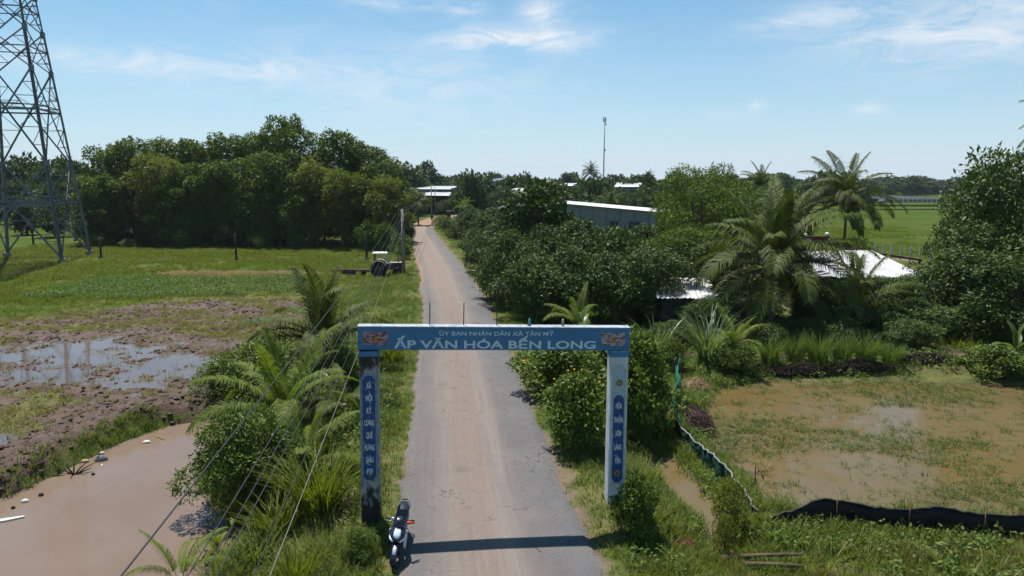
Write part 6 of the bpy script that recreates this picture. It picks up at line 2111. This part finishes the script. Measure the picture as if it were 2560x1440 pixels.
    for k in range(3):
        a = k * 2.094 + 0.5
        MB().box((math.cos(a) * 0.7, math.sin(a) * 0.7, H - 1.6), (0.55, 0.45, 2.7), (0, 0, a)).build('antenna_panel', M['white'], o)
        MB().bar((0, 0, H - 1.6), (math.cos(a) * 0.7, math.sin(a) * 0.7, H - 1.6), 0.12).build('bracket', M['steel'], o)
    for z in (H - 4.0, H * 0.60):
        MB().box((0.45, -0.1, z), (0.8, 0.5, 0.9)).build('equipment_box', M['steel'], o)


buildings()


# ---------------------------------------------------------------- fences
def fences():
    # concrete posts with wires along the green paddy
    o = None
    pxs = [(2187, 642), (2206, 644), (2227, 647), (2250, 650), (2274, 653), (2298, 656), (2324, 660)]
    p0 = pt(*pxs[0])
    o = thing('paddy_fence', 'row of slim concrete fence posts along the green paddy', 'fence', p0)
    tops = []
    for px, row in pxs:
        p = pt(px, row)
        h = 1.95
        MB().box((p.x - p0.x, p.y - p0.y, p.z - p0.z + h / 2 - 0.1), (0.15, 0.15, h)).build('fence_post', M['plaster'], o)
        tops.append(p - p0)
    for hz in (0.5, 1.0, 1.5):
        MB().tube([q + Vector((0, -0.1, hz)) for q in tops], 0.012, 4).build('wire_strand', M['steel'], o)
    # picket fence of the roadside compound, with its dark gate post
    a, b = pt(1132, 562, 0), pt(1192, 588, 0)
    a = Vector((a.x, a.y, ground_z(a.x, a.y))); b = Vector((b.x, b.y, ground_z(b.x, b.y)))
    o = thing('roadside_fence', 'dark iron picket fence on a low wall right of the road bend', 'fence', a, math.atan2(b.y - a.y, b.x - a.x))
    L = (b - a).length
    MB().box((L / 2, 0, 0.3), (L, 0.22, 0.9)).build('plinth', M['concrete'], o)
    MB().box((L / 2, 0, 2.15), (L, 0.06, 0.06)).build('rail', M['darkwood'], o)
    n = 26
    me = MB().box((0, 0, 1.45), (0.09, 0.09, 1.5)).mesh('picket', M['plaster'])
    for i in range(n):
        put('picket', me, o, (0.3 + (L - 0.6) * i / (n - 1), 0, 0))
    c = pt(1122, 566, 0)
    g = thing('gate_post', 'dark blue grey gate post at the near end of the picket fence', 'post', (c.x, c.y, ground_z(c.x, c.y)))
    MB().box((0, 0, 1.6), (0.9, 0.9, 3.4)).build('shaft', simple('dark_blue_grey_stone', (0.06, 0.065, 0.08), 0.7, 0.3, var=0.3), g)
    MB().box((0, 0, 3.36), (1.1, 1.1, 0.14)).build('cap', M['concrete'], g)

    # net fence round the flooded paddy
    def net(name, label, pts, h0, hs, mat, hem, stake_every, seed, lean=0.0):
        rr = np.random.default_rng(seed)
        P = [Vector((x, y, ground_z(x, y))) for x, y in pts]
        dense = []
        for i in range(len(P) - 1):
            m = max(2, int((P[i + 1] - P[i]).length / 0.16))
            for k in range(m):
                dense.append((P[i].lerp(P[i + 1], k / m), hs[i] + (hs[i + 1] - hs[i]) * k / m))
        dense.append((P[-1], hs[-1]))
        o = thing(name, label, 'net fence', P[0])
        V, F = [], []
        for i, (q, h) in enumerate(dense):
            d = (dense[min(i + 1, len(dense) - 1)][0] - dense[max(i - 1, 0)][0]).normalized()
            nrm = Vector((-d.y, d.x, 0))
            z0 = min(q.z, PADDY_W) - 0.05
            sway = (0.26 * math.sin(i * 0.23 + 1) if mat is M['green_net'] else 0.07 * math.sin(i * 0.9)) + rr.normal(0, 0.02)
            hh = h * (0.93 + 0.09 * math.sin(i * 0.21 + seed)) + rr.normal(0, 0.012)
            for j, t in enumerate((0, 0.3, 0.65, 1.0)):
                r = q + nrm * (sway * (1 - abs(t - 0.5)) * 1.0 + lean * t + 0.03 * math.sin(i * 2.3 + j * 2))
                V.append((r.x - P[0].x, r.y - P[0].y, z0 + (h0 + hh) * t - P[0].z))
        n = len(dense)
        for i in range(n - 1):
            for j in range(3):
                F.append((4 * i + j, 4 * i + 4 + j, 4 * i + 5 + j, 4 * i + 1 + j))
        ob = put('netting', np_mesh('netting', V, F, mat, True), o)
        sm = ob.modifiers.new('thickness', 'SOLIDIFY'); sm.thickness = 0.012
        if hem is not None:
            MB().tube([V[4 * i + 3] for i in range(n)], 0.035, 5).build('rolled_hem', hem, o)
        for i in range(2, n, stake_every):
            q = Vector(V[4 * i + 3])
            MB().tube([(q.x + 0.03, q.y - 0.05, q.z - dense[i][1] - 0.5), (q.x + rr.normal(0, .04), q.y - 0.04, q.z + abs(rr.normal(0.06, 0.1)))], [0.022, 0.016], 5).build('stake', M['brownwood'], o)
        return o
    N = [G(px, py, FIELD) for px, py in ((1688, 925), (1700, 960), (1686, 1000), (1692, 1040), (1688, 1085))]
    net('green_net_fence', 'torn green netting hung on stakes at the corner of the flooded paddy', N, 0.15, [1.1, 1.0, 1.05, 1.0, 0.7], M['green_net'], None, 7, 1)
    N = [G(px, py, FIELD) for px, py in ((1688, 1085), (1716, 1116), (1762, 1165), (1800, 1205), (1850, 1252), (1893, 1296))]
    net('hemmed_net_fence', 'low dark green net with grey rolled hem slanting along the canal', N, 0.1, [0.65, 0.72, 0.8, 0.78, 0.66, 0.4], simple('dark_green_net', (0.012, 0.06, 0.042), 0.7, 0.2, var=0.5), M['grey_net'], 9, 2)
    N = [G(px, py, FIELD) for px, py in ((1897, 1306), (1960, 1308), (2055, 1304), (2150, 1312), (2250, 1326), (2330, 1328), (2450, 1336), (2700, 1345))]
    net('black_net_fence', 'black net fence sagging along the front of the flooded paddy', N, 0.12, [0.1, 0.45, 0.95, 0.72, 0.66, 0.85, 0.8, 0.8], M['black_net'], M['black_net'], 11, 3)
    for px, py, top, lab in ((1886, 1215, 1165, 'thin stake standing in the weeds right of the grey hemmed net'), (1795, 1335, 1240, 'slim bamboo stake beside the yellow green shrub')):
        p = pt(px, py)
        h = at(px, top, p.y)[1] - p.z
        o = thing('bamboo_stake', lab, 'stake', p)
        MB().tube([(0, 0, -0.2), (0.01, 0, h / 2), (0, 0, h)], 0.018, 6).build('shaft', M['darkwood'], o)


fences()


# ---------------------------------------------------------------- small things
def heap(name, label, cat, loc, r, h, n, L, w, mat, seed, core=True):
    """A heap of loose stems."""
    rr = np.random.default_rng(seed)
    o = thing(name, label, cat, loc)
    if core:
        MB().loft([(-0.15, 0, 0, r * .9, r * .75), (h * 0.4, 0, 0, r * 0.7, r * 0.6), (h * 0.75, 0.02, 0, r * 0.35, r * 0.3), (h * 0.85, 0, 0, 0.05, 0.05)], 12, 2, 'z').build('core', mat, o)
    b = MB()
    for _ in range(n):
        a = rr.uniform(0, 6.28); q = r * math.sqrt(rr.random())
        p = Vector((q * math.cos(a), q * math.sin(a), h * max(0.05, 1 - (q / r) ** 1.5) * rr.uniform(0.75, 1.05)))
        d = Vector((rr.normal(), rr.normal(), rr.normal(0, 0.3))).normalized() * L * rr.uniform(0.5, 1)
        b.tube([p - d / 2, p + Vector((0, 0, 0.03)), p + d / 2], w, 3, False)
    st = b.build('stems', mat, o)
    st['kind'] = 'stuff'
    return o


def small_things():
    heap('straw_heap', 'pale straw heap where the green net meets the garden bank', 'straw heap', P_(1738, 972), 0.7, 0.55, 220, 0.7, 0.012, M['straw'], 1)
    heap('weed_heap', 'long heap of dark purple brown dead weeds behind the green net', 'weed heap', P_(1738, 1046), 0.75, 0.36, 320, 0.45, 0.014, simple('dead_weed', (0.06, 0.038, 0.036), 0.9, 0.1, var=0.4), 2).scale = (0.85, 2.4, 1)
    for i, (px, py, sx, lab) in enumerate([(2010, 936, 3.2, 'left'), (2150, 934, 2.6, 'middle'), (2310, 930, 3.4, 'right')]):
        heap('dry_vine_heap', lab + ' one of three dark dry vine heaps on the water edge below the garden', 'weed heap', P_(px, py), 0.6, 0.42, 230, 0.6, 0.014, simple('dry_vine_%d' % i, (0.05, 0.036, 0.03), 0.9, 0.1, var=0.4), 30 + i).scale = (sx, 0.9, 1)
    heap('palm_litter', 'red brown dry frond litter on the grass by the canal', 'litter', P_(1712, 1365), 0.32, 0.15, 90, 0.5, 0.012, simple('red_brown_litter', (0.19, 0.085, 0.05), 0.9, 0.1, var=0.4), 5)
    for px, py, a, L, lab in ((1905, 1402, 0.06, 2.2, 'upper of two old logs lying in the grass at the bottom right'), (1935, 1425, -0.1, 1.5, 'lower of two old logs lying in the grass at the bottom right')):
        o = thing('fallen_log', lab, 'log', P_(px, py) + Vector((0, 0, 0.12)), a)
        MB().tube([(-L / 2, 0, 0), (0, 0.03, 0.02), (L / 2, -0.02, 0.04)], [0.07, 0.06, 0.045], 8).build('log', simple('grey_brown_log_%d' % px, (0.14, 0.10, 0.07), 0.9, 0.1, var=0.4), o)
    o = thing('boat_prow', 'tan rounded wooden prow leaning up behind the green net', 'boat', P_(1690, 935))
    MB().loft([(0, 0, 0, 0.28, 0.12), (0.45, 0, 0.03, 0.24, 0.1), (0.75, 0, 0.07, 0.14, 0.07), (0.86, 0, 0.08, 0.05, 0.04)], 12, 2.2, 'z').build('hull', simple('tan_board', (0.26, 0.2, 0.15), 0.8, 0.2, var=0.3), o)

    def G3(px, py): return Vector((*G(px, py, POND_W), POND_W))
    foam = simple('dirty_white_foam', (0.62, 0.60, 0.55), 0.8, 0.2, var=0.25)
    o = thing('foam_sheet', 'white torn foam sheet floating at the left edge of the pond', 'foam sheet', G3(8, 1303), 0.3)
    MB().prism([(-0.55, 0), (0.0, 0.10), (0.52, 0.12), (0.55, 0.06), (0.1, -0.07), (-0.5, -0.1)], -0.03, 0.03, Matrix(((1, 0, 0, 0), (0, 0, 1, 0), (0, 1, 0, 0.02), (0, 0, 0, 1)))).build('sheet', foam, o)
    for i, (px, py, s, lab) in enumerate([(366, 1107, 0.15, 'pale foam lump floating near the far end of the pond'), (255, 1135, 0.09, 'small pale scrap beside the grey bag in the pond'), (212, 1155, 0.15, 'yellowish scrap among the floating branches'), (62, 1255, 0.12, 'small grey scrap floating left in the pond'), (405, 1058, 0.1, 'pale scrap on the grassy pond margin')]):
        o = thing('foam_lump', lab, 'litter', G3(px, py) if py > 1080 else P_(px, py))
        MB().loft([(-0.03, 0, 0, s, s * 0.6), (0.04, 0, 0, s * 1.05, s * .62), (0.09, 0.02, 0, s * 0.6, s * 0.4)], 9, 2.6, 'z').build('lump', foam if i != 2 else M['straw'], o)
    o = thing('plastic_bag', 'grey plastic bag half sunk beside the floating branches', 'bag', G3(252, 1151), 0.4)
    bag = simple('grey_plastic_film', (0.12, 0.13, 0.15), 0.25, 0.5, var=0.4)
    MB().loft([(-0.05, 0, 0, 0.24, 0.16), (0.06, 0.02, 0, 0.22, 0.15), (0.15, 0.0, 0.02, 0.12, 0.09), (0.2, -0.02, 0, 0.03, 0.03)], 11, 2, 'z').build('bag', bag, o)
    MB().tube([(0.0, 0, 0.17), (-0.05, 0.02, 0.26), (-0.12, 0.0, 0.27)], [0.035, 0.03, 0.015], 6).build('knot', M['black'], o)
    for i, (px, py, lab) in enumerate([(103, 1239, 'dark coconut husk floating alone in the pond'), (33, 1271, 'small dark husk floating near the left pond bank'), (233, 1187, 'dark husk floating right of the branches')]):
        o = thing('coconut_husk', lab, 'coconut husk', G3(px, py))
        MB().ball((0, 0, 0.02), 0.065 if i else 0.08, 9, 6).build('husk', M['darkwood'], o)
    o = thing('dead_branches', 'tangle of dark dead branches sticking out of the muddy pond', 'branches', G3(183, 1186))
    rr = np.random.default_rng(6)
    for i, (dx, dy, dz) in enumerate([(-0.85, -0.25, 0.03), (0.5, 0.3, 0.12), (-0.35, 0.2, 0.42), (0.1, -0.3, 0.3), (0.45, 0.1, 0.40), (-0.7, 0.15, 0.18), (0.02, 0.1, 0.5), (0.6, 0.35, 0.3)]):
        MB().tube([(0, 0, -0.08), (dx * 0.5 + rr.normal(0, .03), dy * .5, dz * 0.6), (dx, dy, dz)], [0.03, 0.024, 0.01], 6).build('branch', M['darkwood'], o)
    o = thing('floating_stick', 'thin pale stick floating near the foam lump at the pond end', 'stick', G3(400, 1096), -0.6)
    MB().tube([(-0.35, 0, 0.01), (0, 0.02, 0.03), (0.35, 0, 0.01)], 0.018, 6).build('stick', M['straw'], o)
    # earth mound at the end of the road
    x, y = -26.0, 222.0
    o = thing('dirt_mound', 'red earth heap beyond the road bend', 'mound', (x, y, ground_z(x, y)))
    MB().loft([(-0.3, 0, 0, 5.5, 3), (0.5, 0.4, 0, 4.4, 2.4), (1.0, 0.2, 0, 2.5, 1.4), (1.25, 0, 0, 0.6, 0.5)], 16, 2, 'z').build('earth', simple('red_earth', (0.30, 0.15, 0.09), 0.95, 0.1, var=0.35, scale=2), o)
    # striped dark field far right
    xs = [at(2200, 490, 330)[0], at(2415, 492, 330)[0]]
    o = thing('net_house', 'long low grey net covered beds beyond the green paddy', 'net house', (xs[0], 330, ground_z(xs[0], 330.0)))
    Wd = xs[1] - xs[0] + 6
    for r in range(6):
        MB().box((Wd / 2, r * 14, 1.0), (Wd, 5, 1.3), taper=0.97).build('covered_bed', simple('grey_shade_cloth_%d' % r, (0.13, 0.13, 0.16), 0.6, 0.3, var=0.25), o)
    for i in range(22):
        MB().box((Wd * i / 21, -4.2, 1.4), (0.25, 0.25, 2.2)).build('post', M['plaster'], o)

    # low grassy bunds across the far paddy
    for i, (px0, px1, row) in enumerate([(1990, 2560, 516), (2000, 2560, 525), (2150, 2560, 505)]):
        a, b = G(px0, row, FIELD), G(px1, row + 1, FIELD)
        L = math.hypot(b[0] - a[0], b[1] - a[1])
        mb = MB()
        n = 24
        rr2 = np.random.default_rng(50 + i)
        mb.loft([(L * k / n, rr2.normal(0, 0.25), 0.0, 0.9 + 0.4 * rr2.random(), 0.55 + 0.25 * rr2.random()) for k in range(n + 1)], 8, 2, 'x')
        tag(mb.build('paddy_bund', simple('bund_grass_%d' % i, (0.10, 0.125, 0.03), 0.9, 0.1, var=0.4, scale=0.6), None, (a[0], a[1], ground_z(*a)), (0, 0, math.atan2(b[1] - a[1], b[0] - a[0]))), kind='structure')


small_things()


# ---------------------------------------------------------------- humid air
def haze():
    m = bpy.data.materials.new('humid_air'); m.use_nodes = True
    t = NT(m.node_tree)
    v = t.n('ShaderNodeVolumePrincipled')
    v.inputs['Color'].default_value = (0.80, 0.88, 1.0, 1)
    v.inputs['Density'].default_value = 0.00009
    v.inputs['Anisotropy'].default_value = 0.2
    o = t.n('ShaderNodeOutputMaterial'); t.t.links.new(v.outputs[0], o.inputs['Volume'])
    ob = MB().box((0, 1310, 30), (4900, 3600, 72)).build('haze', m)
    tag(ob, kind='stuff')


haze()


# ---------------------------------------------------------------- rider far along the road
def rider():
    d = 166.0
    x = G(1068, 559)[0]
    o = thing('motorbike', 'dark loaded motorbike being ridden along the road bend', 'motorcycle', (x, d, 0.05), R(186))
    for yy in (0.62, -0.62):
        e = bpy.data.objects.new('wheel', None); e.parent = o; e.location = (0, yy, 0.29); COL.objects.link(e)
        MB().torus((0, 0, 0), 0.24, 0.05, 'x', 18, 6).build('tyre', M['rubber'], e)
        MB().tube([(-0.04, 0, 0), (0.04, 0, 0)], 0.17, 12).build('rim', M['black'], e)
    MB().loft([(0.66, 0, 0.75, 0.06, 0.1), (0.45, 0, 0.72, 0.17, 0.22), (0.25, 0, 0.5, 0.14, 0.15), (-0.1, 0, 0.5, 0.14, 0.16), (-0.7, 0, 0.66, 0.13, 0.12)], 10).build('body', M['black'], o)
    MB().loft([(0.05, 0, 0.78, 0.1, 0.04), (-0.7, 0, 0.84, 0.13, 0.06)], 10).build('seat', M['rubber'], o)
    MB().tube([(-0.36, 0.32, 1.02), (0, 0.40, 1.02), (0.36, 0.32, 1.02)], 0.02, 6).build('handlebar', M['black'], o)
    MB().box((0, -0.72, 1.05), (0.85, 0.5, 0.42)).build('load_box', M['darkwood'], o)
    # the person: one continuous skin over a seated skeleton
    p = thing('person', 'person in dark clothes riding the motorbike at the road bend', 'person', (x, d, 0.05), R(186))
    J = [((0, -0.2, 0.92), 0.15), ((0, -0.17, 1.12), 0.15), ((0, -0.1, 1.35), 0.17), ((0, -0.06, 1.48), 0.07), ((0, -0.02, 1.60), 0.095), ((0, -0.01, 1.72), 0.085),
         ((0.2, -0.08, 1.40), 0.06), ((0.29, 0.1, 1.18), 0.05), ((0.30, 0.30, 1.06), 0.045), ((-0.2, -0.08, 1.40), 0.06), ((-0.29, 0.1, 1.18), 0.05), ((-0.30, 0.30, 1.06), 0.045),
         ((0.12, -0.1, 0.88), 0.1), ((0.22, 0.25, 0.84), 0.08), ((0.2, 0.1, 0.42), 0.06), ((0.2, 0.22, 0.34), 0.05), ((-0.12, -0.1, 0.88), 0.1), ((-0.22, 0.25, 0.84), 0.08), ((-0.2, 0.1, 0.42), 0.06), ((-0.2, 0.22, 0.34), 0.05)]
    Ed = [(0, 1), (1, 2), (2, 3), (3, 4), (4, 5), (2, 6), (6, 7), (7, 8), (2, 9), (9, 10), (10, 11), (0, 12), (12, 13), (13, 14), (14, 15), (0, 16), (16, 17), (17, 18), (18, 19)]
    me = bpy.data.meshes.new('body'); me.from_pydata([j[0] for j in J], Ed, [])
    me.materials.append(simple('dark_clothes', (0.03, 0.03, 0.04), 0.9, 0.1, var=0.4))
    b = put('body', me, p)
    b.modifiers.new('skin', 'SKIN')
    sv = me.skin_vertices[0].data if me.skin_vertices else None
    if sv is None:
        me.skin_vertices.new() if hasattr(me.skin_vertices, 'new') else None
        sv = me.skin_vertices[0].data
    for i, j in enumerate(J):
        sv[i].radius = (j[1], j[1]); sv[i].use_root = i == 0
    s = b.modifiers.new('smooth', 'SUBSURF'); s.levels = 1; s.render_levels = 1
    MB().ball((0, -0.02, 1.70), 0.145, 12, 8).build('helmet', M['black'], p)
    MB().loft([(0.115, 0, 1.62, 0.05, 0.06), (0.085, 0, 1.62, 0.075, 0.085)], 8).build('face', simple('skin_tone', (0.30, 0.17, 0.11), 0.6, 0.3, var=0.1), p)


rider()
